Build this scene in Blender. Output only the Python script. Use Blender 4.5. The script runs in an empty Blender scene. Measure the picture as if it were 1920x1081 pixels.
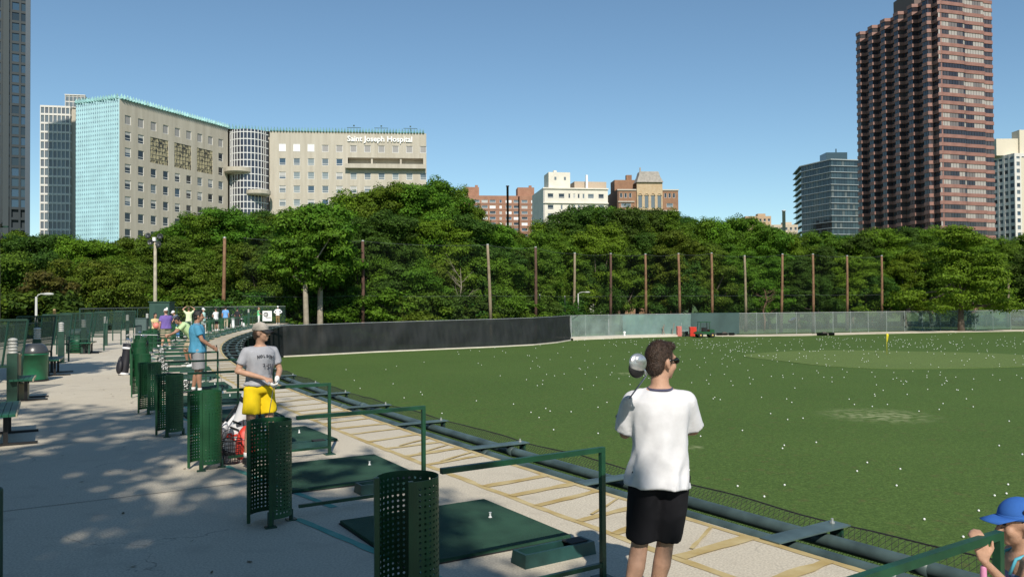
import bpy, bmesh, math, random
import numpy as np
from mathutils import Vector, Matrix, noise as mnoise
R_ = math.radians
rnd = random.Random(11)
SC = bpy.context.scene
COL = SC.collection

# ------------------------------------------------------------------ camera
FPX = 1520.0
PITCH, ROLL = R_(1.0), R_(0.4)
CAMP = Vector((0, 0, 2.0))
Fv = Vector((0, math.cos(PITCH), math.sin(PITCH)))
R0 = Vector((1, 0, 0)); U0 = Vector((0, -math.sin(PITCH), math.cos(PITCH)))
Rv = R0 * math.cos(ROLL) - U0 * math.sin(ROLL)
Uv = U0 * math.cos(ROLL) + R0 * math.sin(ROLL)
cam = bpy.data.cameras.new("camera")
cam.sensor_fit = 'HORIZONTAL'; cam.sensor_width = 36.0
cam.lens = 36.0 * FPX / 1920.0
cam.clip_start = 0.05; cam.clip_end = 6000
camo = bpy.data.objects.new("camera", cam); COL.objects.link(camo)
m3 = Matrix((Rv, Uv, -Fv)).transposed()
camo.matrix_world = Matrix.Translation(CAMP) @ m3.to_4x4()
SC.camera = camo

# ------------------------------------------------------------------ sky and sun
SUN_EL = R_(40.0)
TOSUN = Vector((0.14, -0.99, 0)).normalized() * math.cos(SUN_EL) + Vector((0, 0, math.sin(SUN_EL)))
W = bpy.data.worlds.new("World"); SC.world = W; W.use_nodes = True
wn = W.node_tree.nodes; wl = W.node_tree.links
sky = wn.new('ShaderNodeTexSky'); sky.sky_type = 'NISHITA'; sky.sun_disc = False
sky.sun_elevation = SUN_EL; sky.sun_rotation = math.atan2(TOSUN.x, TOSUN.y)
sky.altitude = 200; sky.air_density = 1.0; sky.dust_density = 0.1; sky.ozone_density = 2.2
bg = wn['Background']; bg.inputs['Strength'].default_value = 0.112
tint = wn.new('ShaderNodeVectorMath'); tint.operation = 'MULTIPLY'; tint.inputs[1].default_value = (0.90, 1.03, 1.02)
wl.new(sky.outputs[0], tint.inputs[0]); wl.new(tint.outputs[0], bg.inputs['Color'])
sun = bpy.data.lights.new("sun", 'SUN'); sun.energy = 5.0; sun.angle = R_(0.55); sun.color = (1.0, 0.93, 0.82)
suno = bpy.data.objects.new("sun", sun); COL.objects.link(suno)
suno.rotation_euler = (-TOSUN).to_track_quat('-Z', 'Y').to_euler(); suno.location = (0, -30, 60)
SC.view_settings.view_transform = 'Standard'; SC.view_settings.look = 'None'
SC.view_settings.exposure = 0.0; SC.view_settings.gamma = 1.0
SC.cycles.max_bounces = 6; SC.cycles.transparent_max_bounces = 24
SC.cycles.diffuse_bounces = 3; SC.cycles.glossy_bounces = 2; SC.cycles.transmission_bounces = 4
try: SC.cycles.use_denoising = True
except Exception: pass

# ------------------------------------------------------------------ plan helpers: photo pixel -> point of the place
def ray(x, y): return Fv + Rv * ((x - 960) / FPX) + Uv * ((540.5 - y) / FPX)
def at_z(x, y, z=0.0):
    d = ray(x, y); return CAMP + d * ((z - CAMP.z) / d.z)
def at_y(x, y, Y):
    d = ray(x, y); return CAMP + d * (Y / d.y)
def hor(x): return 567.0 - (x - 960) * 0.00698
ZF = -2.75                                                    # level of the turf below the deck

# deck front edge: an arc, integrated from its heading
_S0, _DS, _N = -16.0, 0.1, 1080
def _edge():
    k = lambda s: 0.00585 if s < 22 else (0.0081 if s < 52 else 0.003)
    i0 = int(-_S0 / _DS)
    pts = [None] * _N
    x, y, h = 4.24, 3.63, R_(-34.4)
    for i in range(i0, _N):
        pts[i] = (x, y, h); s = (i - i0) * _DS
        x += math.sin(h) * _DS; y += math.cos(h) * _DS; h += k(s) * _DS
    x, y, h = 4.24, 3.63, R_(-34.4)
    for i in range(i0 - 1, -1, -1):
        h -= 0.003 * _DS; x -= math.sin(h) * _DS; y -= math.cos(h) * _DS
        pts[i] = (x, y, h)
    return pts
_E = _edge()
def eh(s):
    t = (s - _S0) / _DS; i = max(0, min(_N - 2, int(t))); f = t - i
    a, b = _E[i], _E[i + 1]
    return tuple(a[j] + (b[j] - a[j]) * f for j in range(3))
def ep(s, off=0.0, z=0.0):
    x, y, h = eh(s)
    return Vector((x + math.cos(h) * off, y - math.sin(h) * off, z))
def yaw_s(s): return -eh(s)[2]                                # local +Y runs along the edge, +X points to the field
def so(P):
    best = min(range(_N), key=lambda i: (_E[i][0] - P.x) ** 2 + (_E[i][1] - P.y) ** 2)
    x, y, h = _E[best]
    return _S0 + best * _DS, (P.x - x) * math.cos(h) - (P.y - y) * math.sin(h)

# ------------------------------------------------------------------ materials
MATS = {}
def pm(name, col, rough=0.7, metal=0.0, var=0.0, scale=4.0, bump=0.0, bscale=None, spec=None, col2=None, island=0.0, detail=4.0, coat=0.0, trans=None, objrand=0.0):
    if name in MATS: return MATS[name]
    m = bpy.data.materials.new(name); m.use_nodes = True
    nt = m.node_tree; N = nt.nodes; L = nt.links
    b = N['Principled BSDF']
    b.inputs['Base Color'].default_value = (*col, 1); b.inputs['Roughness'].default_value = rough
    b.inputs['Metallic'].default_value = metal
    if spec is not None: b.inputs['Specular IOR Level'].default_value = spec
    if coat: b.inputs['Coat Weight'].default_value = coat; b.inputs['Coat Roughness'].default_value = 0.1
    tc = N.new('ShaderNodeTexCoord')
    cs = None
    if var or col2:
        no = N.new('ShaderNodeTexNoise'); no.inputs['Scale'].default_value = scale; no.inputs['Detail'].default_value = detail
        no.inputs['Roughness'].default_value = 0.6
        L.new(tc.outputs['Object'], no.inputs['Vector'])
        mx = N.new('ShaderNodeMix'); mx.data_type = 'RGBA'
        rp = N.new('ShaderNodeMapRange'); rp.inputs[1].default_value = 0.35; rp.inputs[2].default_value = 0.65
        L.new(no.outputs['Fac'], rp.inputs[0]); L.new(rp.outputs[0], mx.inputs[0])
        c2 = col2 if col2 else tuple(c * (1 + var) for c in col); c1 = col if col2 else tuple(c * (1 - var) for c in col)
        mx.inputs[6].default_value = (*c1, 1); mx.inputs[7].default_value = (*c2, 1)
        cs = mx.outputs[2]
    if island or objrand:
        hsv = N.new('ShaderNodeHueSaturation')
        if cs: L.new(cs, hsv.inputs['Color'])
        else: hsv.inputs['Color'].default_value = (*col, 1)
        src = None
        if island:
            g = N.new('ShaderNodeNewGeometry'); mr = N.new('ShaderNodeMapRange')
            mr.inputs[3].default_value = 1 - island; mr.inputs[4].default_value = 1 + island
            L.new(g.outputs['Random Per Island'], mr.inputs[0]); src = mr.outputs[0]
        if objrand:
            oi = N.new('ShaderNodeObjectInfo'); m2 = N.new('ShaderNodeMapRange')
            m2.inputs[3].default_value = 1 - objrand; m2.inputs[4].default_value = 1 + objrand
            L.new(oi.outputs['Random'], m2.inputs[0])
            if src:
                mm = N.new('ShaderNodeMath'); mm.operation = 'MULTIPLY'; L.new(src, mm.inputs[0]); L.new(m2.outputs[0], mm.inputs[1]); src = mm.outputs[0]
            else: src = m2.outputs[0]
            m4 = N.new('ShaderNodeMapRange'); m4.inputs[3].default_value = 0.475; m4.inputs[4].default_value = 0.515
            L.new(oi.outputs['Random'], m4.inputs[0]); L.new(m4.outputs[0], hsv.inputs['Hue'])
        L.new(src, hsv.inputs['Value']); cs = hsv.outputs[0]
    if cs: L.new(cs, b.inputs['Base Color'])
    if bump:
        n2 = N.new('ShaderNodeTexNoise'); n2.inputs['Scale'].default_value = bscale or scale * 4; n2.inputs['Detail'].default_value = 5
        L.new(tc.outputs['Object'], n2.inputs['Vector'])
        bp = N.new('ShaderNodeBump'); bp.inputs['Strength'].default_value = bump; bp.inputs['Distance'].default_value = 0.02
        L.new(n2.outputs['Fac'], bp.inputs['Height']); L.new(bp.outputs[0], b.inputs['Normal'])
    if trans:                                                  # leaf: part of the light goes through
        tr = N.new('ShaderNodeBsdfTranslucent'); ms = N.new('ShaderNodeMixShader'); ms.inputs[0].default_value = trans
        if cs: L.new(cs, tr.inputs['Color'])
        L.new(b.outputs[0], ms.inputs[1]); L.new(tr.outputs[0], ms.inputs[2])
        L.new(ms.outputs[0], N['Material Output'].inputs['Surface'])
    MATS[name] = m; return m
def mesh_cloth(name, col, opacity, rough=0.9, var=0.15, scale=0.5):
    """woven screen or netting seen from afar: part of the light passes between its threads"""
    if name in MATS: return MATS[name]
    m = pm(name, col, rough, var=var, scale=scale)
    nt = m.node_tree; N = nt.nodes; L = nt.links
    t = N.new('ShaderNodeBsdfTransparent'); ms = N.new('ShaderNodeMixShader'); ms.inputs[0].default_value = opacity
    L.new(t.outputs[0], ms.inputs[1]); L.new(N['Principled BSDF'].outputs[0], ms.inputs[2])
    L.new(ms.outputs[0], N['Material Output'].inputs['Surface']); return m

# ------------------------------------------------------------------ mesh helpers
class MB:
    def __init__(s): s.v = []; s.f = []; s.m = []; s.mi = 0
    def add(s, vs, fs, T=None):
        o = len(s.v)
        for p in vs: s.v.append(tuple(T @ Vector(p)) if T is not None else tuple(p))
        for f in fs: s.f.append(tuple(i + o for i in f)); s.m.append(s.mi)
        return s
    def box(s, c, d, T=None, yaw=0.0):
        x, y, z = d[0] / 2, d[1] / 2, d[2] / 2
        M = Matrix.Translation(Vector(c)) @ Matrix.Rotation(yaw, 4, 'Z')
        if T is not None: M = T @ M
        vs = [(-x, -y, -z), (x, -y, -z), (x, y, -z), (-x, y, -z), (-x, -y, z), (x, -y, z), (x, y, z), (-x, y, z)]
        return s.add(vs, [(0, 3, 2, 1), (4, 5, 6, 7), (0, 1, 5, 4), (1, 2, 6, 5), (2, 3, 7, 6), (3, 0, 4, 7)], M)
    def bar(s, a, b, w, h=None, up=(0, 0, 1)):
        a = Vector(a); b = Vector(b); h = h or w; d = (b - a); L = d.length; d.normalize()
        u = Vector(up); r = d.cross(u)
        if r.length < 1e-4: r = d.cross(Vector((0, 1, 0)))
        r.normalize(); u = r.cross(d)
        vs = []
        for p in (a, b):
            for i, j in ((-1, -1), (1, -1), (1, 1), (-1, 1)): vs.append(p + r * (w / 2 * i) + u * (h / 2 * j))
        return s.add(vs, [(0, 1, 2, 3), (7, 6, 5, 4), (0, 4, 5, 1), (1, 5, 6, 2), (2, 6, 7, 3), (3, 7, 4, 0)])
    def tube(s, pts, rs, n=8, caps=True):
        pts = [Vector(p) for p in pts]
        if not isinstance(rs, (list, tuple)): rs = [rs] * len(pts)
        o = len(s.v); k = len(pts); ref = None
        for i, p in enumerate(pts):
            d = (pts[min(i + 1, k - 1)] - pts[max(i - 1, 0)]).normalized()
            if ref is None:
                ref = Vector((0, 0, 1)) if abs(d.z) < 0.9 else Vector((1, 0, 0))
            a = d.cross(ref)
            if a.length < 1e-4: a = d.cross(Vector((0.3, 0.9, 0.1)))
            a.normalize(); b = a.cross(d); ref = b
            for j in range(n):
                t = 2 * math.pi * j / n
                s.v.append(tuple(p + (a * math.cos(t) + b * math.sin(t)) * rs[i]))
        for i in range(k - 1):
            for j in range(n):
                s.f.append((o + i * n + j, o + i * n + (j + 1) % n, o + (i + 1) * n + (j + 1) % n, o + (i + 1) * n + j)); s.m.append(s.mi)
        if caps:
            s.f.append(tuple(o + j for j in range(n))[::-1]); s.m.append(s.mi)
            s.f.append(tuple(o + (k - 1) * n + j for j in range(n))); s.m.append(s.mi)
        return s
    def capsule(s, a, ra, b, rb, n=12):
        a = Vector(a); b = Vector(b); d = b - a
        if d.length < 1e-5: return s.ell(a, (ra, ra, ra))
        d.normalize(); P = []; Q = []
        for t in (-80, -55, -28): P.append(a + d * (ra * math.sin(R_(t)))); Q.append(ra * math.cos(R_(t)))
        P.append(a); Q.append(ra); P.append(b); Q.append(rb)
        for t in (28, 55, 80): P.append(b + d * (rb * math.sin(R_(t)))); Q.append(rb * math.cos(R_(t)))
        return s.tube(P, Q, n)
    def ell(s, c, r, T=None, nu=16, nv=10, z0=-1.0, z1=1.0):
        o = []; f = []
        M = Matrix.Translation(Vector(c)) @ (T if T is not None else Matrix.Identity(4))
        a0, a1 = math.asin(z0), math.asin(z1)
        for i in range(nv + 1):
            t = a0 + (a1 - a0) * i / nv
            t = max(-math.pi / 2 + 0.02, min(math.pi / 2 - 0.02, t))
            for j in range(nu):
                u = 2 * math.pi * j / nu
                o.append((r[0] * math.cos(t) * math.cos(u), r[1] * math.cos(t) * math.sin(u), r[2] * math.sin(t)))
        for i in range(nv):
            for j in range(nu): f.append((i * nu + j, i * nu + (j + 1) % nu, (i + 1) * nu + (j + 1) % nu, (i + 1) * nu + j))
        f.append(tuple(range(nu))[::-1]); f.append(tuple(nv * nu + j for j in range(nu)))
        return s.add(o, f, M)
    def loft(s, rings, caps=True):
        o = len(s.v); n = len(rings[0])
        for r in rings:
            for p in r: s.v.append(tuple(p))
        for i in range(len(rings) - 1):
            for j in range(n): s.f.append((o + i * n + j, o + i * n + (j + 1) % n, o + (i + 1) * n + (j + 1) % n, o + (i + 1) * n + j)); s.m.append(s.mi)
        if caps:
            s.f.append(tuple(o + j for j in range(n))[::-1]); s.m.append(s.mi)
            s.f.append(tuple(o + (len(rings) - 1) * n + j for j in range(n))); s.m.append(s.mi)
        return s
    def lathe(s, prof, n=20, T=None, caps=True):
        rings = []
        for r, z in prof:
            rings.append([Vector((r * math.cos(2 * math.pi * j / n), r * math.sin(2 * math.pi * j / n), z)) for j in range(n)])
        if T is not None: rings = [[T @ p for p in r] for r in rings]
        return s.loft(rings, caps)
    def prism(s, poly, z0, z1, T=None):
        n = len(poly)
        vs = [(x, y, z0) for x, y in poly] + [(x, y, z1) for x, y in poly]
        fs = [tuple(range(n))[::-1], tuple(range(n, 2 * n))] + [(i, (i + 1) % n, n + (i + 1) % n, n + i) for i in range(n)]
        return s.add(vs, fs, T)
    def quad(s, a, b, c, d): return s.add([a, b, c, d], [(0, 1, 2, 3)])
    def mesh(s, name, mats, smooth=False):
        me = bpy.data.meshes.new(name); me.from_pydata(s.v, [], s.f)
        for m in (mats if isinstance(mats, (list, tuple)) else [mats]): me.materials.append(m)
        if isinstance(mats, (list, tuple)) and len(mats) > 1: me.polygons.foreach_set('material_index', s.m)
        if smooth: me.polygons.foreach_set('use_smooth', [True] * len(me.polygons))
        me.update(); return me
    def build(s, name, mats, parent=None, smooth=False, loc=None, rz=None):
        return link(name, s.mesh(name, mats, smooth), parent, loc, rz)
def link(name, me, parent=None, loc=None, rz=None):
    o = bpy.data.objects.new(name, me); COL.objects.link(o)
    if parent is not None: o.parent = parent
    if loc is not None: o.location = loc
    if rz is not None: o.rotation_euler = (0, 0, rz)
    return o
def smooth_by_angle(o, deg=40):
    me = o.data; me.polygons.foreach_set('use_smooth', [True] * len(me.polygons))
    try: me.set_sharp_from_angle(angle=R_(deg))
    except Exception: pass
    return o
def tag(o, label, cat, group=None, kind=None):
    o['label'] = label; o['category'] = cat
    if group: o['group'] = group
    if kind: o['kind'] = kind
    return o
def struct(o): o['kind'] = 'structure'; return o
def thing(name, label, cat, loc=(0, 0, 0), rz=0.0, group=None):
    o = bpy.data.objects.new(name, None); COL.objects.link(o); o.location = loc; o.rotation_euler = (0, 0, rz)
    o.empty_display_size = 0.1
    return tag(o, label, cat, group)
def dup(o, parent=None, loc=None, rz=None, label=None, scale=None):
    kids = [c for c in KIDS.get(o.name, [])] if o.name in KIDS else list(o.children)
    c = o.copy(); COL.objects.link(c)
    if parent is not None: c.parent = parent
    if loc is not None: c.location = loc
    if rz is not None: c.rotation_euler = (0, 0, rz)
    if scale is not None: c.scale = scale
    if label: c['label'] = label
    for k in kids: dup(k, c)
    return c
KIDS = {}
ORD = ['nearest', 'second', 'third', 'fourth', 'fifth', 'sixth', 'seventh', 'eighth', 'ninth', 'tenth', 'eleventh', 'twelfth', 'thirteenth', 'fourteenth', 'fifteenth', 'sixteenth',
       'seventeenth', 'eighteenth', 'nineteenth', 'twentieth']
for _t, _b in (('twenty', 20), ('thirty', 30), ('forty', 40)):
    if _b > 20: ORD.append({30: 'thirtieth', 40: 'fortieth'}[_b])
    for _u in ('first', 'second', 'third', 'fourth', 'fifth', 'sixth', 'seventh', 'eighth', 'ninth'): ORD.append(_t + '-' + _u)

# common materials
def worn_paint(name, c1, c2, rust, amount=.66):
    m = pm(name, c1, 0.45, col2=c2, scale=3, bump=0.08); nt = m.node_tree; N = nt.nodes; L = nt.links; b = N['Principled BSDF']
    src = b.inputs['Base Color'].links[0].from_socket; tc = N.new('ShaderNodeTexCoord'); n = N.new('ShaderNodeTexNoise'); n.inputs['Scale'].default_value = 9; n.inputs['Detail'].default_value = 8; n.inputs['Roughness'].default_value = .7
    L.new(tc.outputs['Object'], n.inputs['Vector']); r = N.new('ShaderNodeMapRange'); r.inputs[1].default_value = amount; r.inputs[2].default_value = amount + .05; L.new(n.outputs['Fac'], r.inputs[0])
    x = N.new('ShaderNodeMix'); x.data_type = 'RGBA'; L.new(r.outputs[0], x.inputs[0]); L.new(src, x.inputs[6]); x.inputs[7].default_value = (*rust, 1); L.new(x.outputs[2], b.inputs['Base Color']); return m
M_green = worn_paint('green_paint', (0.006, 0.055, 0.019), (0.010, 0.078, 0.028), (0.05, 0.04, 0.022))
M_dgreen = pm('dark_green_paint', (0.012, 0.05, 0.032), 0.5, var=0.3, scale=3)
M_steel = pm('grey_green_steel', (0.065, 0.10, 0.098), 0.42, var=0.35, scale=2, bump=0.06)
M_black = pm('black_plastic', (0.012, 0.012, 0.013), 0.5)
M_white = pm('white_paint', (0.78, 0.78, 0.76), 0.5, var=0.06)
M_galv = pm('galvanised_steel', (0.42, 0.44, 0.43), 0.45, 0.4, var=0.15)
M_chrome = pm('polished_metal', (0.6, 0.61, 0.63), 0.22, 0.9)

SHADE = [(-2.7, -9.6, 17.5, "shade_dense", 1.0), (-7.2, -9.6, 18.0, "shade_dense", 1.05), (-3.6, -6.0, 21.0, "shade_sparse", 1.0), (-8.0, -4.4, 21.5, "shade_sparse", 1.0), (-14.5, 1.0, 17, "shade_dense", 1.1), (-15.5, 10.0, 17, "shade_dense", 1.1), (3.5, -15.5, 15.5, "shade_dense", 1.1), (11.5, -16.0, 16.5, "shade_dense", 1.1), (-12.5, -11, 18, "shade_dense", 1.1), (-3.5, -18.0, 18, "shade_dense", 1.1)]
# ================================================================== GROUND
def turf_mat(name, c1, c2, speck):
    m = bpy.data.materials.new(name); m.use_nodes = True; nt = m.node_tree; N = nt.nodes; L = nt.links
    b = N['Principled BSDF']; b.inputs['Roughness'].default_value = 0.9; b.inputs['Specular IOR Level'].default_value = 0.15
    tc = N.new('ShaderNodeTexCoord')
    def noise_(sc, det, lo, hi):
        n = N.new('ShaderNodeTexNoise'); n.inputs['Scale'].default_value = sc; n.inputs['Detail'].default_value = det
        L.new(tc.outputs['Object'], n.inputs['Vector'])
        r = N.new('ShaderNodeMapRange'); r.inputs[1].default_value = lo; r.inputs[2].default_value = hi
        L.new(n.outputs['Fac'], r.inputs[0]); return r.outputs[0]
    def mix(fac, a, bcol):
        x = N.new('ShaderNodeMix'); x.data_type = 'RGBA'; L.new(fac, x.inputs[0])
        for i, c in ((6, a), (7, bcol)):
            if isinstance(c, tuple): x.inputs[i].default_value = (*c, 1)
            else: L.new(c, x.inputs[i])
        return x.outputs[2]
    c = mix(noise_(0.12, 5, 0.3, 0.7), c1, c2)
    c = mix(noise_(9.0, 3, 0.40, 0.68), c, tuple(v * 1.28 for v in c2))
    c = mix(noise_(3.1, 6, 0.58, 0.74), c, speck)
    c = mix(noise_(26.0, 2, 0.30, 0.62), tuple(v * 0.66 for v in c1), c)
    # worn sandy spots in the turf
    for (wx, wy, rr) in WORN:
        sx = N.new('ShaderNodeVectorMath'); sx.operation = 'DISTANCE'; L.new(tc.outputs['Object'], sx.inputs[0]); sx.inputs[1].default_value = (wx, wy, ZF)
        r = N.new('ShaderNodeMapRange'); r.inputs[1].default_value = rr; r.inputs[2].default_value = rr * 0.2; r.inputs[3].default_value = 0; r.inputs[4].default_value = 1
        L.new(sx.outputs['Value'], r.inputs[0])
        mu = N.new('ShaderNodeMath'); mu.operation = 'MULTIPLY'; L.new(r.outputs[0], mu.inputs[0]); L.new(noise_(3.0, 6, 0.42, 0.62), mu.inputs[1])
        c = mix(mu.outputs[0], c, (0.27, 0.30, 0.15))
    L.new(c, b.inputs['Base Color'])
    bp = N.new('ShaderNodeBump'); bp.inputs['Strength'].default_value = 0.6; bp.inputs['Distance'].default_value = 0.03
    n = N.new('ShaderNodeTexNoise'); n.inputs['Scale'].default_value = 35; L.new(tc.outputs['Object'], n.inputs['Vector'])
    L.new(n.outputs['Fac'], bp.inputs['Height']); L.new(bp.outputs[0], b.inputs['Normal'])
    return m
_w1 = at_z(1645, 778, ZF); _w2 = at_z(1300, 838, ZF); _w3 = at_z(1180, 700, ZF)
WORN = [(_w1.x, _w1.y, 2.6), (_w2.x, _w2.y, 0.45), (_w3.x, _w3.y, 1.3)]
M_turf = turf_mat('range_turf', (0.066, 0.119, 0.026), (0.090, 0.150, 0.034), (0.125, 0.132, 0.045))
WORN = []
M_tgt = turf_mat('target_turf', (0.118, 0.175, 0.050), (0.140, 0.20, 0.056), (0.15, 0.17, 0.06))
M_park = turf_mat('park_grass', (0.055, 0.11, 0.028), (0.085, 0.14, 0.035), (0.15, 0.13, 0.06))

mb = MB(); n = 8
mb.quad((-2200, -400, ZF - 0.03), (2200, -400, ZF - 0.03), (2200, 3500, ZF - 0.03), (-2200, 3500, ZF - 0.03))
struct(mb.build('park_ground', M_park))

# boundary of the field, left to right (the black windscreen, then the chain-link fence)
LB = [(-20.6, 73.0), (-17.3, 75.6), (-13.6, 78.9), (-6.6, 83.6), (-2.0, 86.6), (2.3, 90.3), (5.2, 95.2), (7.2, 100.6)]
RB = [(7.6, 101.4), (15.5, 107.0), (24.4, 110.8), (31.0, 108.5), (39.0, 109.5), (50.0, 113.5), (60.0, 116.5), (74.0, 119.5), (88.0, 121.5), (110, 124)]
poly = [tuple(ep(s, -0.6)[:2]) for s in range(-14, 75, 3)] + LB + RB + [(160, 110), (160, -30), (20, -30)]
mb = MB(); mb.prism(poly, ZF - 0.02, ZF)
struct(mb.build('range_turf_field', M_turf))
# lighter target green round the flag
gc = at_z(1672, 671, ZF)
gp = []
for i in range(48):
    t = 2 * math.pi * i / 48
    rr = 1 + 0.06 * math.sin(3 * t + 1) + 0.04 * math.sin(5 * t)
    gp.append((gc.x + 11.3 * rr * math.cos(t), gc.y + 10.5 * rr * math.sin(t)))
mb = MB(); mb.prism(gp, ZF + 0.004, ZF + 0.03); struct(mb.build('target_green', M_tgt))
M_conc = pm('sun_bleached_concrete', (0.46, 0.41, 0.325), 0.85, scale=0.55, col2=(0.60, 0.55, 0.445), bump=0.15, bscale=60, detail=8)
# concrete apron between turf and fence
def band(pts, w0, w1, z0, z1, name, mat):
    L_ = []; R2 = []
    for i, p in enumerate(pts):
        a = Vector(pts[max(i - 1, 0)]); b = Vector(pts[min(i + 1, len(pts) - 1)]); d = (b - a).normalized(); nn = Vector((-d.y, d.x))
        L_.append(Vector(p) + nn * w0); R2.append(Vector(p) + nn * w1)
    m = MB()
    for i in range(len(pts) - 1):
        a, b, c, d = L_[i], L_[i + 1], R2[i + 1], R2[i]
        m.add([(a.x, a.y, z1), (b.x, b.y, z1), (c.x, c.y, z1), (d.x, d.y, z1), (a.x, a.y, z0), (b.x, b.y, z0)], [(0, 1, 2, 3), (4, 5, 1, 0)])
    return struct(m.build(name, mat))
M_apron = pm('pale_concrete', (0.58, 0.52, 0.42), 0.85, scale=1.0, col2=(0.68, 0.62, 0.52))
M_sandp = pm('sandy_path', (0.50, 0.43, 0.32), 0.9, scale=1.0, col2=(0.62, 0.55, 0.43))
band(RB[:3], 0.0, 4.6, ZF - 0.1, ZF + 0.22, 'concrete_apron', M_apron)
band([RB[2], (26.5, 110.2)] + RB[3:], 0.0, 5.2, ZF - 0.1, ZF + 0.05, 'sandy_path', M_sandp)

# ================================================================== DECK
def concrete_deck():
    m = bpy.data.materials.new('deck_concrete'); m.use_nodes = True; nt = m.node_tree; N = nt.nodes; L = nt.links
    b = N['Principled BSDF']; b.inputs['Roughness'].default_value = 0.85; b.inputs['Specular IOR Level'].default_value = 0.25
    tc = N.new('ShaderNodeTexCoord')
    def nz(sc, det, lo, hi, rough=0.6):
        n = N.new('ShaderNodeTexNoise'); n.inputs['Scale'].default_value = sc; n.inputs['Detail'].default_value = det; n.inputs['Roughness'].default_value = rough
        L.new(tc.outputs['Object'], n.inputs['Vector'])
        r = N.new('ShaderNodeMapRange'); r.inputs[1].default_value = lo; r.inputs[2].default_value = hi; L.new(n.outputs['Fac'], r.inputs[0]); return r.outputs[0]
    def mix(fac, a, c):
        x = N.new('ShaderNodeMix'); x.data_type = 'RGBA'; L.new(fac, x.inputs[0])
        for i, k in ((6, a), (7, c)):
            if isinstance(k, tuple): x.inputs[i].default_value = (*k, 1)
            else: L.new(k, x.inputs[i])
        return x.outputs[2]
    c = mix(nz(0.35, 6, 0.32, 0.68), (0.565, 0.505, 0.40), (0.665, 0.605, 0.485))
    c = mix(nz(2.6, 8, 0.55, 0.78), c, (0.44, 0.39, 0.31))
    c = mix(nz(55, 2, 0.35, 0.6), (0.45, 0.40, 0.315), c)
    vo = N.new('ShaderNodeTexVoronoi'); vo.feature = 'DISTANCE_TO_EDGE'; vo.inputs['Scale'].default_value = 0.33
    wv = N.new('ShaderNodeTexNoise'); wv.inputs['Scale'].default_value = 1.7; wv.inputs['Detail'].default_value = 6
    L.new(tc.outputs['Object'], wv.inputs['Vector'])
    ad = N.new('ShaderNodeVectorMath'); ad.operation = 'ADD'; L.new(tc.outputs['Object'], ad.inputs[0])
    sc_ = N.new('ShaderNodeVectorMath'); sc_.operation = 'SCALE'; sc_.inputs['Scale'].default_value = 0.9; L.new(wv.outputs['Color'], sc_.inputs[0]); L.new(sc_.outputs[0], ad.inputs[1])
    L.new(ad.outputs[0], vo.inputs['Vector'])
    r = N.new('ShaderNodeMapRange'); r.inputs[1].default_value = 0.0; r.inputs[2].default_value = 0.004; r.inputs[3].default_value = 0.75; r.inputs[4].default_value = 0
    L.new(vo.outputs['Distance'], r.inputs[0])
    mk = N.new('ShaderNodeMath'); mk.operation = 'MULTIPLY'; L.new(r.outputs[0], mk.inputs[0]); L.new(nz(0.5, 3, 0.5, 0.6), mk.inputs[1])
    c = mix(mk.outputs[0], c, (0.16, 0.145, 0.12))
    L.new(c, b.inputs['Base Color'])
    bp = N.new('ShaderNodeBump'); bp.inputs['Strength'].default_value = 0.25; bp.inputs['Distance'].default_value = 0.01
    n = N.new('ShaderNodeTexNoise'); n.inputs['Scale'].default_value = 70; n.inputs['Detail'].default_value = 4; L.new(tc.outputs['Object'], n.inputs['Vector'])
    L.new(n.outputs['Fac'], bp.inputs['Height']); L.new(bp.outputs[0], b.inputs['Normal'])
    return m
M_deck = concrete_deck()
S_END = 87.0
def back_off(s): return -7.0 - 5.0 * max(0, min(1, (s - 24) / 14.0)) 
mb = MB(); ss = [-15 + i * 1.0 for i in range(int(S_END + 15) + 1)]
for i in range(len(ss) - 1):
    a, b = ss[i], ss[i + 1]
    F0, F1 = ep(a), ep(b); B0, B1 = ep(a, back_off(a)), ep(b, back_off(b))
    T_ = lambda p, z: (p.x, p.y, z)
    mb.add([T_(F0, 0), T_(F1, 0), T_(B1, 0), T_(B0, 0), T_(F0, -0.3), T_(F1, -0.3), T_(B1, -0.3), T_(B0, -0.3)],
           [(0, 1, 2, 3), (7, 6, 5, 4), (4, 5, 1, 0), (6, 7, 3, 2)])
F1, B1 = ep(S_END), ep(S_END, back_off(S_END))
mb.add([(F1.x, F1.y, 0), (B1.x, B1.y, 0), (B1.x, B1.y, -0.3), (F1.x, F1.y, -0.3)], [(0, 3, 2, 1)])
struct(mb.build('deck', M_deck))
# lower tee level below the deck
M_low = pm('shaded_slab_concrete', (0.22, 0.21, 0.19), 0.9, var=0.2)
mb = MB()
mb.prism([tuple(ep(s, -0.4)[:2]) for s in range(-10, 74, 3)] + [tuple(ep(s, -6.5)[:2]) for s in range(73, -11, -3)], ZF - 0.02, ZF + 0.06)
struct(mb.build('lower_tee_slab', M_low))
mb = MB()
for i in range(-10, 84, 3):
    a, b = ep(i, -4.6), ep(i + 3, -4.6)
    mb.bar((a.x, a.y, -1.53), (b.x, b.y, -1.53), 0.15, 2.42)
o = mb.build('wall', pm('dark_block_wall', (0.06, 0.065, 0.06), 0.8, var=0.2)); tag(o, 'dark block wall in the shade at the back of the lower tee level', 'wall')

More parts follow.
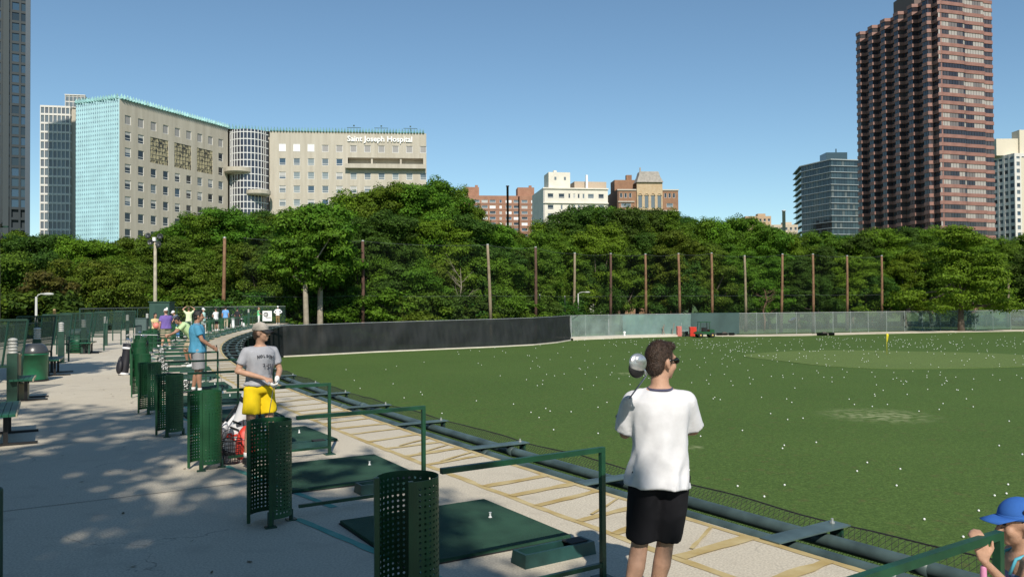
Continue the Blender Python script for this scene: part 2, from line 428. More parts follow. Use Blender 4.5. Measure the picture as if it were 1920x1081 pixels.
# ochre sealant lines on the strip at the deck edge, teal lines at the tees
def strip(mb, p, q, w, z, wob=0.0):
    d = (q - p); n_ = max(1, int(d.length / .13)) if wob else 1; d.normalize(); nn = Vector((-d.y, d.x, 0)); pts = []
    for i in range(n_ + 1):
        c = p.lerp(q, i / n_); k = w / 2 * (1 + wob * mnoise.noise((c.x * 4.1, c.y * 4.1, 1))); o = nn * (wob * .035 * mnoise.noise((c.x * 2.3, c.y * 2.3, 5))); pts.append((c + o + nn * k, c + o - nn * k))
    for (a, b), (e, c) in zip(pts, pts[1:]): mb.quad((a.x, a.y, z), (b.x, b.y, z), (c.x, c.y, z), (e.x, e.y, z))
mb = MB(); r0 = random.Random(5)
for i in range(-10, 82):
    for off, w in ((-0.95, 0.085), (-0.05, 0.075)):
        strip(mb, ep(i, off), ep(i + 1, off), w, 0.004, .45)
s = -9.0
while s < 60:
    strip(mb, ep(s, -0.93), ep(s + 0.12 + r0.uniform(-.06, .1), -0.06), r0.uniform(0.075, 0.14), 0.008, .5)
    if r0.random() < 0.22: strip(mb, ep(s + .1, -0.7), ep(s + 0.45, -0.08), r0.uniform(0.03, 0.05), 0.012, .6)
    s += r0.choice([0.5, 0.66, 0.78, 0.92])
struct(mb.build('ochre_sealant_lines', pm('ochre_sealant', (0.40, 0.285, 0.10), 0.85, scale=3.0, col2=(0.54, 0.44, 0.23), detail=8)))
DIVS = [so(at_z(*q)) for q in ((510, 978), (395, 880), (327, 815), (292, 775), (262, 745))]
SD2 = DIVS[0][0]; BAY = (DIVS[4][0] - DIVS[0][0]) / 4.0
def toff(s): f = max(0.0, min(1.0, (s - 14) / 14.0)); return .38 * f * f * (3 - 2 * f)   # the tee line closes up to the edge further on
def sdiv(k): return SD2 + (k - 2) * BAY                      # k = 1 is the divider nearest the camera, 0 and -1 stand behind it
NB = int((S_END - 3 - SD2) / BAY) + 2
mb = MB()
for k in range(0, NB):
    strip(mb, ep(sdiv(k), -3.06 + toff(sdiv(k))), ep(sdiv(k - 1) + 0.2, -2.62 + toff(sdiv(k))), 0.075, 0.004, .35)
struct(mb.build('teal_tee_lines', pm('worn_teal_paint', (0.055, 0.30, 0.245), 0.8, scale=5, col2=(0.16, 0.38, 0.31), detail=8)))
mb = MB()
for s in range(-12, 84, 4): strip(mb, ep(s + 0.5, -3.2), ep(s + 0.5, -6.9), 0.012, 0.004)
struct(mb.build('deck_joint_lines', pm('joint_filler', (0.16, 0.145, 0.12), 0.9)))

# ================================================================== BUILDINGS
def glass(name, col, rough=0.12, spec=0.8, var=0.0, metal=0.0):
    return pm(name, col, rough, metal, var=var, scale=0.15, spec=spec)
G_dark = glass('dark_window_glass', (0.02, 0.026, 0.034))
G_blue = glass('blue_window_glass', (0.045, 0.075, 0.11))
G_mid = glass('grey_window_glass', (0.12, 0.15, 0.17), 0.25)
G_blind = pm('pale_window_blinds', (0.42, 0.42, 0.40), 0.6)
M_lime = pm('buff_limestone', (0.40, 0.362, 0.292), 0.85, scale=0.25, col2=(0.49, 0.450, 0.372), detail=8)
_mp = M_lime.node_tree.nodes.new('ShaderNodeMapping'); _mp.inputs['Scale'].default_value = (3.5, 3.5, .28)      # rain streaks run down the stone
for _n in [n for n in M_lime.node_tree.nodes if n.type == 'TEX_NOISE']:
    _l = _n.inputs['Vector'].links[0]; M_lime.node_tree.links.new(_l.from_socket, _mp.inputs['Vector']); M_lime.node_tree.links.new(_mp.outputs[0], _n.inputs['Vector'])
M_teal = pm('pale_cyan_panel', (0.33, 0.53, 0.575), 0.45, var=0.08, scale=0.4)
M_copper = pm('verdigris_crest', (0.26, 0.47, 0.46), 0.6, var=0.3, scale=1.2)
M_wframe = pm('white_window_frame', (0.66, 0.66, 0.64), 0.5)

def facade(mb, w, z0, z1, holes, rev=0.22, T=None):
    """a wall in the plane y=0 from x=0..w, with real openings and their reveals"""
    xs = sorted({0.0, w} | {h[0] for h in holes} | {h[1] for h in holes}); zs = sorted({z0, z1} | {h[2] for h in holes} | {h[3] for h in holes})
    hs = holes
    for i in range(len(xs) - 1):
        run = None
        for j in range(len(zs) - 1):
            cx, cz = (xs[i] + xs[i + 1]) / 2, (zs[j] + zs[j + 1]) / 2
            inside = any(h[0] < cx < h[1] and h[2] < cz < h[3] for h in hs)
            if not inside:
                if run is None: run = zs[j]
            if (inside or j == len(zs) - 2) and run is not None:
                e = zs[j] if inside else zs[j + 1]
                mb.add([(xs[i], 0, run), (xs[i + 1], 0, run), (xs[i + 1], 0, e), (xs[i], 0, e)], [(0, 1, 2, 3)], T); run = None
    for a, b, c, d in hs:
        mb.add([(a, 0, c), (b, 0, c), (b, 0, d), (a, 0, d), (a, rev, c), (b, rev, c), (b, rev, d), (a, rev, d)], [(0, 4, 5, 1), (1, 5, 6, 2), (2, 6, 7, 3), (3, 7, 4, 0)], T)
def wall_T(p, q):
    """frame for a wall running from p to q seen from the side where p is on the left"""
    p = Vector((p[0], p[1], 0)); q = Vector((q[0], q[1], 0)); d = (q - p).normalized()
    M = Matrix.Identity(4); M.col[0] = (*d, 0); M.col[1] = (*Vector((-d.y, d.x, 0)), 0); M.col[2] = (0, 0, 1, 0); M.col[3] = (*p, 1)
    return M, (q - p).length
def place(o, T): o.matrix_local = T; return o

# ---- hospital
A = Vector((-82.4, 170.0)); B = Vector((-69.9, 199.5)); Wp = Vector((-94.0, 174.5)); Cc = Vector((-60.6, 203.0)); D_ = Vector((-22.1, 207.0))
HZ = 45.6
hosp = thing('hospital', 'buff stone hospital with a cyan end wall and a curved glass stair bay', 'hospital', (A.x, A.y, ZF - 0.2))
def loc_(v): return (v[0] - A.x, v[1] - A.y)
g0 = 0.0; top = HZ - ZF
TL, wl_ = wall_T(loc_(A), loc_(B)); TR, wr_ = wall_T(loc_(Cc), loc_(D_)); TW, ww_ = wall_T(loc_(Wp), loc_(A))
def winmesh(w, h, glassm, lower=True, blind=0.0):
    m = MB(); m.mi = 2
    if blind: m.box((0, 0.035, h - .09 - blind * h / 2), (w - .18, .015, blind * h))
    m.mi = 0; m.box((0, 0.06, h / 2), (w, 0.04, h))
    m.mi = 1
    f = 0.09
    for dx in (-1, 1): m.box((dx * (w / 2 - f / 2), 0.02, h / 2), (f, 0.06, h))
    m.box((0, 0.02, h - f / 2), (w - 2 * f, 0.06, f)); m.box((0, 0.02, f / 2), (w - 2 * f, 0.06, f))
    if lower: m.box((0, 0.022, h * 0.27), (w - 2 * f, 0.06, f)); 
    return m.mesh('window', [glassm, M_wframe, G_blind])
zrow = [top - 5.0 - 3.45 * i for i in range(12)]
holes = []; hl = []
sp = wl_ / 9.35
for c in range(9):
    x = 2.2 + c * sp
    for r in range(12):
        if r in (1, 2) and 2 <= c <= 7: continue
        holes.append((x - 0.78, x + 0.78, zrow[r], zrow[r] + 1.95)); hl.append((x, zrow[r], r))
arts = []
for i in range(3):
    x0 = 2.2 + (2 + 2 * i) * sp - 0.95; arts.append((x0, x0 + sp + 1.7, zrow[2] - 0.2, zrow[1] + 2.0))
mb = MB(); facade(mb, wl_, g0, top, holes + arts, 0.3, TL)
hr = []; hrl = []; spr = 3.52
balc = (19.3, 38.3, zrow[1] + 0.35, zrow[1] + 2.1)
for c in range(11):
    x = 3.1 + c * spr
    for r in range(12):
        if r == 1 and c > 4: continue
        hr.append((x - 0.82, x + 0.82, zrow[r], zrow[r] + 1.75)); hrl.append((x, zrow[r], r, c))
holesR = hr + [balc]
facade(mb, wr_, g0, top, holesR, 0.3, TR)
# roof slab, corner returns and hidden backs
Tn = TR @ Vector((wr_, 0, 0)); 
outline = [loc_(Wp), loc_(A), loc_(B), loc_(Cc), loc_(D_), (loc_(D_)[0] - 3.0, loc_(D_)[1] + 16), (loc_(B)[0] - 6, loc_(B)[1] + 22), (loc_(Wp)[0] + 8, loc_(Wp)[1] + 34)]
mb.add([(x, y, top - 0.01) for x, y in outline], [tuple(range(len(outline)))])
for i in range(4, 8):
    a, b = outline[i], outline[(i + 1) % 8]
    mb.add([(a[0], a[1], 0), (b[0], b[1], 0), (b[0], b[1], top), (a[0], a[1], top)], [(0, 1, 2, 3)])
a, b = loc_(B), loc_(Cc)
mb.add([(a[0], a[1] + 1.5, 0), (b[0], b[1] + 1.5, 0), (b[0], b[1] + 1.5, top), (a[0], a[1] + 1.5, top)], [(0, 1, 2, 3)])
# balcony slot in the right wing: back wall, floor, columns
T = TR
mb.add([(balc[0], 2.2, balc[2]), (balc[1], 2.2, balc[2]), (balc[1], 2.2, balc[3]), (balc[0], 2.2, balc[3])], [(0, 1, 2, 3)], T)
mb.add([(balc[0], 0.3, balc[2]), (balc[1], 0.3, balc[2]), (balc[1], 2.2, balc[2]), (balc[0], 2.2, balc[2])], [(0, 1, 2, 3)], T)
mb.add([(balc[0], 0.3, balc[3]), (balc[1], 0.3, balc[3]), (balc[1], 2.2, balc[3]), (balc[0], 2.2, balc[3])], [(3, 2, 1, 0)], T)
for x in (balc[0] + 6.0, balc[0] + 13.3): mb.box((x, 0.45, (balc[2] + balc[3]) / 2), (0.45, 0.3, balc[3] - balc[2]), T)
mb.build('wall', M_lime, hosp)
mb = MB(); x0, x1 = balc[0] - 0.6, balc[1] + 0.6
mb.box(((x0 + x1) / 2, -0.75, balc[2] - 0.55), (x1 - x0, 1.5, 1.1), TR); mb.build('balcony', M_lime, hosp)
wm = {}
for nm, gm in (('d', G_dark), ('b', G_blue), ('m', G_mid)): wm[nm] = winmesh(1.56, 1.95, gm)
M_grille = pm('grey_louvre', (0.30, 0.29, 0.28), 0.7)
wm['e'] = winmesh(1.56, 1.95, G_dark, True, .32); wm['f'] = winmesh(1.56, 1.95, G_blue, True, .5)
wg = winmesh(1.56, 1.95, M_grille, False)
wr = {nm: winmesh(1.64, 1.75, gm) for nm, gm in (('b', G_blue), ('m', G_mid), ('p', pm('pale_pane_with_blinds', (0.20, 0.24, 0.25), 0.3, spec=0.8)))}  # right-wing panes vary at random, some a paler grey
wr['e'] = winmesh(1.64, 1.75, G_mid, True, .35); wr['f'] = winmesh(1.64, 1.75, G_blue, True, .55)
M_wp = pm('white_blanked_window', (0.80, 0.80, 0.79), 0.5); wwh = winmesh(1.7, 1.9, M_wp, False); wgr = winmesh(1.64, 1.75, M_grille, False)
hidden = MB(); cnt = 0
for x, z, r in hl:
    if r >= 9: continue
    me = wg if r == 0 else wm[rnd.choice('dddddbmef')]
    place(link('window', me, hosp), TL @ Matrix.Translation((x, 0.12, z))); cnt += 1
for x, z, r, c in hrl:
    if r >= 5 + (c < 3): continue
    me = (wwh if c < 3 else wgr) if r == 0 else wr[rnd.choice('bmmpppef')]
    place(link('window', me, hosp), TR @ Matrix.Translation((x, -0.05 if me is wwh else 0.12, z))); cnt += 1
# etched stone screens high on the left wing
def screen_mat():
    m = bpy.data.materials.new('figured_screen'); m.use_nodes = True; N = m.node_tree.nodes; L = m.node_tree.links
    tc = N.new('ShaderNodeTexCoord'); mp = N.new('ShaderNodeMapping'); mp.inputs['Scale'].default_value = (2.2, 2.2, 0.8); L.new(tc.outputs['Object'], mp.inputs[0])
    n = N.new('ShaderNodeTexNoise'); n.inputs['Scale'].default_value = 1.0; n.inputs['Detail'].default_value = 5; n.inputs['Distortion'].default_value = 1.6; L.new(mp.outputs[0], n.inputs['Vector'])
    r = N.new('ShaderNodeValToRGB'); r.color_ramp.elements[0].position = 0.44; r.color_ramp.elements[1].position = 0.50
    r.color_ramp.elements[0].color = (0.06, 0.055, 0.04, 1); r.color_ramp.elements[1].color = (0.44, 0.38, 0.23, 1)
    L.new(n.outputs['Fac'], r.inputs[0]); L.new(r.outputs[0], N['Principled BSDF'].inputs['Base Color']); return m
M_scr = screen_mat()
for a, b, c, d in arts:
    m = MB(); m.mi = 0; m.box((0, 0.1, 0), (b - a, 0.04, d - c)); m.mi = 1
    for i in range(1, 6): m.box((-(b - a) / 2 + (b - a) * i / 6, 0.06, 0), (0.06, 0.05, d - c - .02))
    for i in range(1, 6): m.box((0, 0.063, -(d - c) / 2 + (d - c) * i / 6), (b - a - .02, 0.05, 0.07))
    place(m.build('decorative_screen', [M_scr, G_dark], hosp), TL @ Matrix.Translation(((a + b) / 2, 0.05, (c + d) / 2)))
# cyan folded cladding of the end wall with dark diamond windows
mb = MB(); nz_, nx_ = 50, 20
mb.mi = 0
for i in range(nx_):
    xa, xb = ww_ * i / nx_, ww_ * (i + 1) / nx_; xm = (xa + xb) / 2
    mb.add([(xa, 0, g0), (xm, -0.22, g0), (xb, 0, g0), (xa, 0, top + .6), (xm, -0.22, top + .6), (xb, 0, top + .6)], [(0, 1, 4, 3), (1, 2, 5, 4)], TW)
mb.mi = 1
for j in range(nz_):
    z = top - 0.5 - j * 0.955
    for i in range(nx_):
        xm = ww_ * (i + 0.5) / nx_; s_ = 0.16; h_ = 0.27
        mb.add([(xm - s_, -0.16, z), (xm, -0.26, z - h_), (xm + s_, -0.16, z), (xm, -0.26, z + h_)], [(0, 1, 2, 3)], TW)
mb.build('end_wall_cladding', [M_teal, pm('ink_blue_pane', (0.03, 0.05, 0.13), 0.3)], hosp)
# folded crest along the parapets
mb = MB()
for T, w in ((TL, wl_), (TR, wr_), (TW, ww_)):
    kk = int(w / 0.75)
    for i in range(kk):
        xa, xb = w * i / kk, w * (i + 1) / kk; xm = (xa + xb) / 2
        mb.add([(xa, 0.1, top), (xb, 0.1, top), (xm, -0.75, top + 0.2), (xm, -0.2, top + 1.25)], [(0, 2, 3), (2, 1, 3), (0, 1, 2), (1, 0, 3)], T)
tb, _ = wall_T(loc_(B), loc_(Cc))
for i in range(13):
    w = (Cc - B).length; xa, xb = w * i / 13, w * (i + 1) / 13; xm = (xa + xb) / 2
    mb.add([(xa, 1.3, top), (xb, 1.3, top), (xm, 0.5, top + 0.2), (xm, 1.0, top + 1.55)], [(0, 2, 3), (2, 1, 3), (0, 1, 2), (1, 0, 3)], tb)
mb.build('roof_crest', M_copper, hosp)
# curved glass stair bay between the wings: white grid on dark glass
cx, cy = loc_((-65.6, 202.6)); Rr = 4.3
gb = MB(); fr = MB(); topb = top - 0.3
def arcp(t, r): return (cx + r * math.cos(t), cy + r * math.sin(t))
na = 14; t0, t1 = R_(188), R_(352)
pts_ = [loc_((-69.6, 200.3)), loc_((-68.6, 201.6))] + [arcp(t0 + (t1 - t0) * i / na, Rr) for i in range(na + 1)] + [loc_((-60.9, 202.7))]
for i in range(len(pts_) - 1):
    a, b = pts_[i], pts_[i + 1]
    gb.add([(a[0], a[1], 0), (b[0], b[1], 0), (b[0], b[1], topb), (a[0], a[1], topb)], [(0, 1, 2, 3)])
    fr.bar((a[0], a[1], 0), (a[0], a[1], topb), 0.16)
zz = 0.9
while zz < topb:
    for i in range(len(pts_) - 1):
        a, b = pts_[i], pts_[i + 1]; fr.bar((a[0], a[1], zz), (b[0], b[1], zz), 0.15, 0.2)
    zz += 1.72
gb.build('stair_bay_glass', glass('stair_bay_pane', (0.028, 0.03, 0.045), 0.1), hosp); fr.build('glazing_grid', M_wframe, hosp)
mb = MB(); mb.lathe([(3.0, 0), (3.4, 0.3), (3.4, 1.3)], 24, Matrix.Translation((cx - 1.6, cy - 3.2, top - 11.2)))
mb.build('round_balcony', M_lime, hosp)
mb = MB(); mb.lathe([(2.6, 0), (2.9, 0.3), (2.9, 1.2)], 24, Matrix.Translation((cx + 3.2, cy - 3.0, top - 16.6)))
mb.build('round_balcony', M_lime, hosp)
def text_mesh(txt, size, ext, mat, name, parent, M, bold=0.0, spacing=1.0, align='CENTER'):
    c = bpy.data.curves.new('lettering', 'FONT'); c.body = txt; c.size = size; c.extrude = ext; c.offset = bold; c.space_character = spacing
    c.align_x = align; c.resolution_u = 2
    o = bpy.data.objects.new('lettering', c); COL.objects.link(o)
    bpy.context.view_layer.update()
    me = bpy.data.meshes.new_from_object(o.evaluated_get(bpy.context.evaluated_depsgraph_get()))
    bpy.data.objects.remove(o); bpy.data.curves.remove(c)
    me.materials.clear(); me.materials.append(mat)
    q = link(name, me, parent); q.matrix_local = M; return q
text_mesh('Saint Joseph Hospital', 1.93, 0.12, pm('white_letters', (0.85, 0.85, 0.84), 0.5), 'sign_lettering', hosp,
          TR @ Matrix.Translation((27.4, -0.22, top - 2.25)) @ Matrix.Rotation(R_(90), 4, 'X'), 0.035)
mb = MB()
for x in (20.5, 27.5, 35.0):
    mb.bar((x, 4, top), (x, 4, top + 2.2), 0.14); mb.box((x, 4, top + 2.1), (3.6, 0.12, 0.12)); mb.box((x, 3.9, top + 2.6), (0.4, 0.3, 0.3))
o = mb.build('roof_lamp_mast', M_dgreen, hosp); place(o, TR)

# ---- generic gridded tower
def grid_tower(name, label, cat, corner_l, corner_r, ztop, depth, floors, cols, frame, glasses, fw=0.35, fh=0.9, z0=ZF, extra=None, group=None, side_glass=True, minz=0.0):
    """rectangular tower: each storey a band of panes with its own mullions, spandrel frame in front"""
    t = thing(name, label, cat, (corner_l[0], corner_l[1], z0), 0, group)
    T, w = wall_T((0, 0), (corner_r[0] - corner_l[0], corner_r[1] - corner_l[1]))
    H = ztop - z0; fhgt = H / floors
    body = MB(); body.box((w / 2, depth / 2 + .3, H / 2), (w - .4, depth - .4, H - .1)); body.mi = 0
    o = body.build('wall', frame, t); place(o, T)
    fr = MB(); cw = w / cols; sdn = max(1, int(depth / cw)); sw = depth / sdn
    for j in range(floors + 1):
        z = j * fhgt
        fr.box((w / 2, 0.0, min(z, H - fh / 2)), (w + .3, 0.5, fh)); fr.box((-0.0, depth / 2, min(z, H - fh / 2)), (0.5, depth - .3, fh)); fr.box((w, depth / 2, min(z, H - fh / 2)), (0.5, depth - .3, fh))
    for i in range(cols + 1): fr.box((min(max(i * cw, .02), w - .02), -0.05, H / 2), (fw, 0.5, H - .02))
    for i in range(1, sdn + 1):
        for x in (-.06, w + .06): fr.box((x, i * sw - .05, H / 2), (0.5, fw, H - .03))
    place(fr.build('facade_grid', frame, t), T)
    for j in range(floors):
        if j * fhgt < minz: continue
        g = MB()
        for i in range(cols):
            g.mi = rnd.randrange(len(glasses)); g.box(((i + .5) * cw, 0.06, (j + .5) * fhgt), (cw - fw, 0.1, fhgt - fh))
        for i in range(sdn):
            for x in (0.06, w - .06): g.mi = rnd.randrange(len(glasses)); g.box((x, (i + .5) * sw, (j + .5) * fhgt), (0.1, sw - fw, fhgt - fh))
        place(g.build('window_band', glasses, t), T)
    return t, T, w, H
# far left dark glass tower, partly outside the picture
pr = at_y(54, 300, 231); pl = pr - Vector((.86, .51, 0)) * 20.0
M_tf = pm('grey_tower_frame', (0.020, 0.031, 0.037), 0.6, var=0.15, scale=0.2)
Gt = [glass('tower_glass', (0.03, 0.055, 0.075)), glass('tower_glass_bluer', (0.035, 0.07, 0.11)), glass('tower_glass_darker', (0.02, 0.03, 0.035))]
t, T, w, H = grid_tower('glass_tower', 'tall dark glass tower cut off by the left edge of the photo', 'tower', pl, pr, 127, 14, 44, 9, M_tf, Gt, 0.5, 0.7, minz=30)
m = MB(); m.box((0, -0.2, H / 2), (1.5, 1.1, H)); place(m.build('pier', pm('tower_pier', (0.038, 0.052, 0.058), 0.7), t), T @ Matrix.Translation((w * 0.72, 0, 0)))
m = MB(); m.box((0, 0.1, H / 2), (1.2, 1.4, H)); place(m.build('pier', pm('tower_dark_pier', (0.07, 0.09, 0.11), 0.4), t), T @ Matrix.Translation((w - .3, 0, 0)))
# white gridded tower behind the hospital
pl = at_y(76, 300, 300); pr = at_y(131, 300, 302)
Gw = [G_mid, G_mid, glass('white_tower_pane', (0.10, 0.115, 0.135), .3)]
M_wg = pm('white_grid_concrete', (0.62, 0.60, 0.56), 0.7, var=0.05)
t, T, w, H = grid_tower('white_grid_tower', 'white gridded apartment tower rising left behind the cyan end of the hospital', 'tower', pl, pr, 76.5, 18, 24, 7, M_wg, Gw, 0.3, 0.7, minz=26)
m = MB(); m.box((0, 6, 2.3), (6.8, 8, 4.6)); m.box((0, 1.9, 4.75), (7.2, .5, .35))
for i in range(6): m.box((-3.4 + i * 1.36, 1.9, 2.3), (.18, .25, 4.4))
place(m.build('roof_penthouse', M_wg, t), T @ Matrix.Translation((w + 1.2, 0, H)))
m = MB()
for i in range(5):
    for j in range(2): m.box((-2.72 + i * 1.36, 1.95, 1.2 + j * 2.1), (1.1, .12, 1.6))
place(m.build('penthouse_window', G_mid, t), T @ Matrix.Translation((w + 1.2, 0, H)))
m = MB(); m.box((w + 1.2, 3, H / 2 - .4), (2.4, 4, H - .8)); place(m.build('pier', M_lime, t), T)

# ---- red granite tower with stepped bays
rc = Vector((150.0, 283.0)); 
tw = thing('red_tower', 'tall red granite apartment tower with banded floors and a shaded side of folded bays', 'tower', (rc.x, rc.y, ZF))
def bays_right():
    d = Vector((24.8, 7.4)).normalized(); n_ = Vector((d.y, -d.x)); L_ = 25.9; o = []
    prof = [(0, 0), (.03, .5), (.42, .5), (.47, .0), (.80, .0), (.82, -.9), (.985, -.9), (1.0, -1.6)]
    return [d * (L_ * u) + n_ * v for u, v in prof]
def bays_left():
    d = Vector((-9.2, 44.6)).normalized(); n_ = Vector((-d.y, d.x)); L_ = 45.6; o = []
    for i in range(6):
        a = L_ * i / 6; b = L_ / 6
        for u, v in ((0.02, -.9), (.42, -.9), (.50, 1.2), (.86, 1.2), (.98, -.8)): o.append(d * (a + b * u) + n_ * v)
    return o
br, bl = bays_right(), bays_left()
core = [(p.x, p.y) for p in reversed(bl)] + [(p.x, p.y) for p in br]
bk = Vector((24.8, 7.4)); core += [(br[-1].x - 9, br[-1].y + 44)]
def inset(poly, d):
    n_ = len(poly); o = []
    for i in range(n_):
        a = Vector(poly[i - 1]); b = Vector(poly[i]); c = Vector(poly[(i + 1) % n_])
        n1 = Vector(((b - a).y, -(b - a).x)).normalized(); n2 = Vector(((c - b).y, -(c - b).x)).normalized()
        nn = (n1 + n2); nn = nn / max(0.5, nn.length * nn.length / 2)
        o.append((b.x - nn.x * d, b.y - nn.y * d))
    return o
M_gran = pm('red_granite', (0.225, 0.110, 0.085), 0.55, scale=0.4, col2=(0.295, 0.150, 0.118))
Gr = [glass('smoked_glass', (0.028, 0.024, 0.028), 0.15), glass('brown_glass', (0.06, 0.05, 0.05), 0.2), pm('drawn_curtains', (0.36, 0.33, 0.30), 0.5), pm('half_drawn_curtains', (0.17, 0.15, 0.145), 0.4)]
FHT = 2.93; NF = 38; inn = inset(core, 0.22)
mb = MB(); mb.prism(inset(core, 0.5), 0, NF * FHT); mb.build('core_wall', M_gran, tw)
sp_me = None
def ring(mb, outer, inner, z0, z1):
    n_ = len(outer)
    for i in range(n_):
        j = (i + 1) % n_; a, b = outer[i], outer[j]; c, d = inner[i], inner[j]
        mb.add([(a[0], a[1], z0), (b[0], b[1], z0), (b[0], b[1], z1), (a[0], a[1], z1), (c[0], c[1], z0), (d[0], d[1], z0), (d[0], d[1], z1), (c[0], c[1], z1)],
               [(0, 1, 2, 3), (3, 2, 6, 7), (1, 0, 4, 5)])
mb = MB(); ring(mb, core, inset(core, .4), 0, 1.25); sp_me = mb.mesh('spandrel', M_gran)
def glass_band(seed):
    r = random.Random(seed); g = MB(); n_ = len(inn)
    for i in range(n_):
        a, b = Vector(inn[i]), Vector(inn[(i + 1) % n_]); L_ = (b - a).length
        if L_ > 40: g.mi = 0; g.quad((a.x, a.y, 1.25), (b.x, b.y, 1.25), (b.x, b.y, FHT), (a.x, a.y, FHT)); continue
        k = max(1, int(L_ / 1.15)); m_ = 0; right = i >= len(bl) - 1
        for q in range(k):
            if q % 3 == 0: m_ = r.choice([0, 0, 1, 2, 2, 3]) if right else r.choice([0, 0, 0, 0, 1])
            p, e = a + (b - a) * ((q + .05) / k), a + (b - a) * ((q + .95) / k)
            g.mi = m_; g.quad((p.x, p.y, 1.25), (e.x, e.y, 1.25), (e.x, e.y, FHT), (p.x, p.y, FHT))
    return g.mesh('window_band', Gr)
gb_me = [glass_band(i) for i in range(6)]
for j in range(8, NF):
    link('spandrel', sp_me, tw, (0, 0, j * FHT)); link('window_band', gb_me[rnd.randrange(6)], tw, (0, 0, j * FHT))
mb = MB(); ring(mb, core, inset(core, .4), NF * FHT, NF * FHT + 1.2); mb.prism(inset(core, .45), NF * FHT, NF * FHT + .1); mb.build('parapet', M_gran, tw)
mb = MB(); mb.box((7, 20, NF * FHT + 4), (18, 16, 8)); mb.build('roof_plant_room', pm('brown_render', (0.13, 0.09, 0.075), 0.7), tw)
# ---- glass mid-rise with thin projecting floor slabs
D0 = 420
c0 = at_y(1559, 400, D0); l0 = at_y(1500, 400, D0 + 22); r0_ = at_y(1622, 400, D0 + 4)
gt = thing('glass_midrise', 'dark glass mid-rise with thin projecting floor edges, standing left of the red tower', 'office block', (c0.x, c0.y, ZF))
pl_ = [(l0.x - c0.x, l0.y - c0.y), (0, 0), (r0_.x - c0.x, r0_.y - c0.y), (r0_.x - c0.x + 4, 34), (l0.x - c0.x + 6, 50)]
ztop = at_y(1559, 299, D0).z - ZF; NFL = 24; fhh = ztop / NFL
Gm = [glass('teal_black_glass', (0.018, 0.032, 0.04)), glass('teal_grey_glass', (0.035, 0.06, 0.07)), glass('paler_teal_glass', (0.09, 0.11, 0.11), 0.3)]  # three glass tones mixed at random, the last one palest
mb = MB(); mb.prism(inset(pl_, 1.2), 0, ztop - .2); mb.build('core_wall', Gm[0], gt)
ins = inset(pl_, .8); M_slab = pm('pale_floor_edge', (0.33, 0.37, 0.38), 0.5)
for j in range(7, NFL):
    g = MB()
    for i in range(3):
        a, b = Vector(ins[i]), Vector(ins[(i + 1) % 5]); k = 12
        for q in range(k):
            g.mi = rnd.choice([0, 0, 1, 1, 2]); p, e = a + (b - a) * ((q + .04) / k), a + (b - a) * ((q + .96) / k)
            g.quad((p.x, p.y, j * fhh + .3), (e.x, e.y, j * fhh + .3), (e.x, e.y, (j + 1) * fhh), (p.x, p.y, (j + 1) * fhh))
    g.build('window_band', Gm, gt)
    s_ = MB(); s_.prism(pl_, j * fhh, j * fhh + .3); s_.build('floor_slab', M_slab, gt)
mb = MB(); mb.prism(pl_, ztop - .1, ztop + .4); mb.build('roof_slab', M_slab, gt)
mb = MB(); mb.box((5, 9, ztop + 2.4), (11, 9, 4.2)); mb.bar((6, 8, ztop + 4), (6, 8, ztop + 7), .5); mb.build('roof_plant_room', Gm[1], gt)
# ---- white tower at the right edge
pl = at_y(1903, 300, 380); pr = at_y(1990, 300, 386)
t, T, w, H = grid_tower('white_slab_tower', 'white apartment slab with small dark windows at the right edge, past the red tower', 'tower', pl, pr, at_y(1905, 287, 380).z, 26, 22, 9, M_wg, [G_dark, G_blue, G_mid], 1.1, 1.5, minz=28)
p0 = at_y(1870, 300, 402); q0 = at_y(1902, 300, 381)
T2, w2 = wall_T((p0.x - pl.x, p0.y - pl.y), (q0.x - pl.x, q0.y - pl.y))
m = MB(); m.box((w2 / 2, 3, H / 2 - 1), (w2, 6, H - 2.2)); place(m.build('side_wing', pm('pale_cream_render', (0.62, 0.56, 0.44), 0.8), t), T2)
m = MB(); 
for j in range(22): m.box((w2 * .45, -0.08, 3 + j * H / 22), (w2 * .55, 0.2, 1.6))
place(m.build('window_strip', G_blue, t), T2)
m = MB(); m.box((1, 12, H + 4), (12, 12, 8)); m.box((7, 8, H + 6), (3.0, 6, 12)); m.build('roof_plant_room', pm('pale_cream_render', (0.62, 0.56, 0.44)), t)

# ---- three masonry blocks in the middle distance
def block(name, label, cat, pL, pR, ztop, dep, wall_m, wins, sideL=True):
    t = thing(name, label, cat, (pL.x, pL.y, ZF)); T, w = wall_T((0, 0), (pR.x - pL.x, pR.y - pL.y)); H = ztop - ZF
    mb = MB(); facade(mb, w, 0, H, [(x - a / 2, x + a / 2, z, z + b) for x, z, a, b, *_ in wins], 0.3, T)
    mb.add([(0, 0, 0), (0, dep, 0), (0, dep, H), (0, 0, H), (w, 0, 0), (w, dep, 0), (w, dep, H), (w, 0, H)], [(1, 0, 3, 2), (4, 5, 6, 7), (3, 7, 6, 2), (5, 1, 2, 6)], T)
    mb.build('wall', wall_m, t)
    cache = {}
    for x, z, a, b, *g in wins:
        gm = g[0] if g else G_mid; key = (a, b, gm.name)
        if key not in cache: cache[key] = winmesh(a, b, gm, a > 1.2)
        place(link('window', cache[key], t), T @ Matrix.Translation((x, 0.12, z)))
    return t, T, w, H
M_brick = pm('orange_brick', (0.285, 0.145, 0.092), 0.85, scale=0.5, col2=(0.35, 0.185, 0.12), bump=0.05)
pl = at_y(866, 400, 405); pr = at_y(1008, 400, 409); zt = at_y(900, 366, 405).z
wins = []; w_ = (pr - pl).length; Hh = zt - ZF
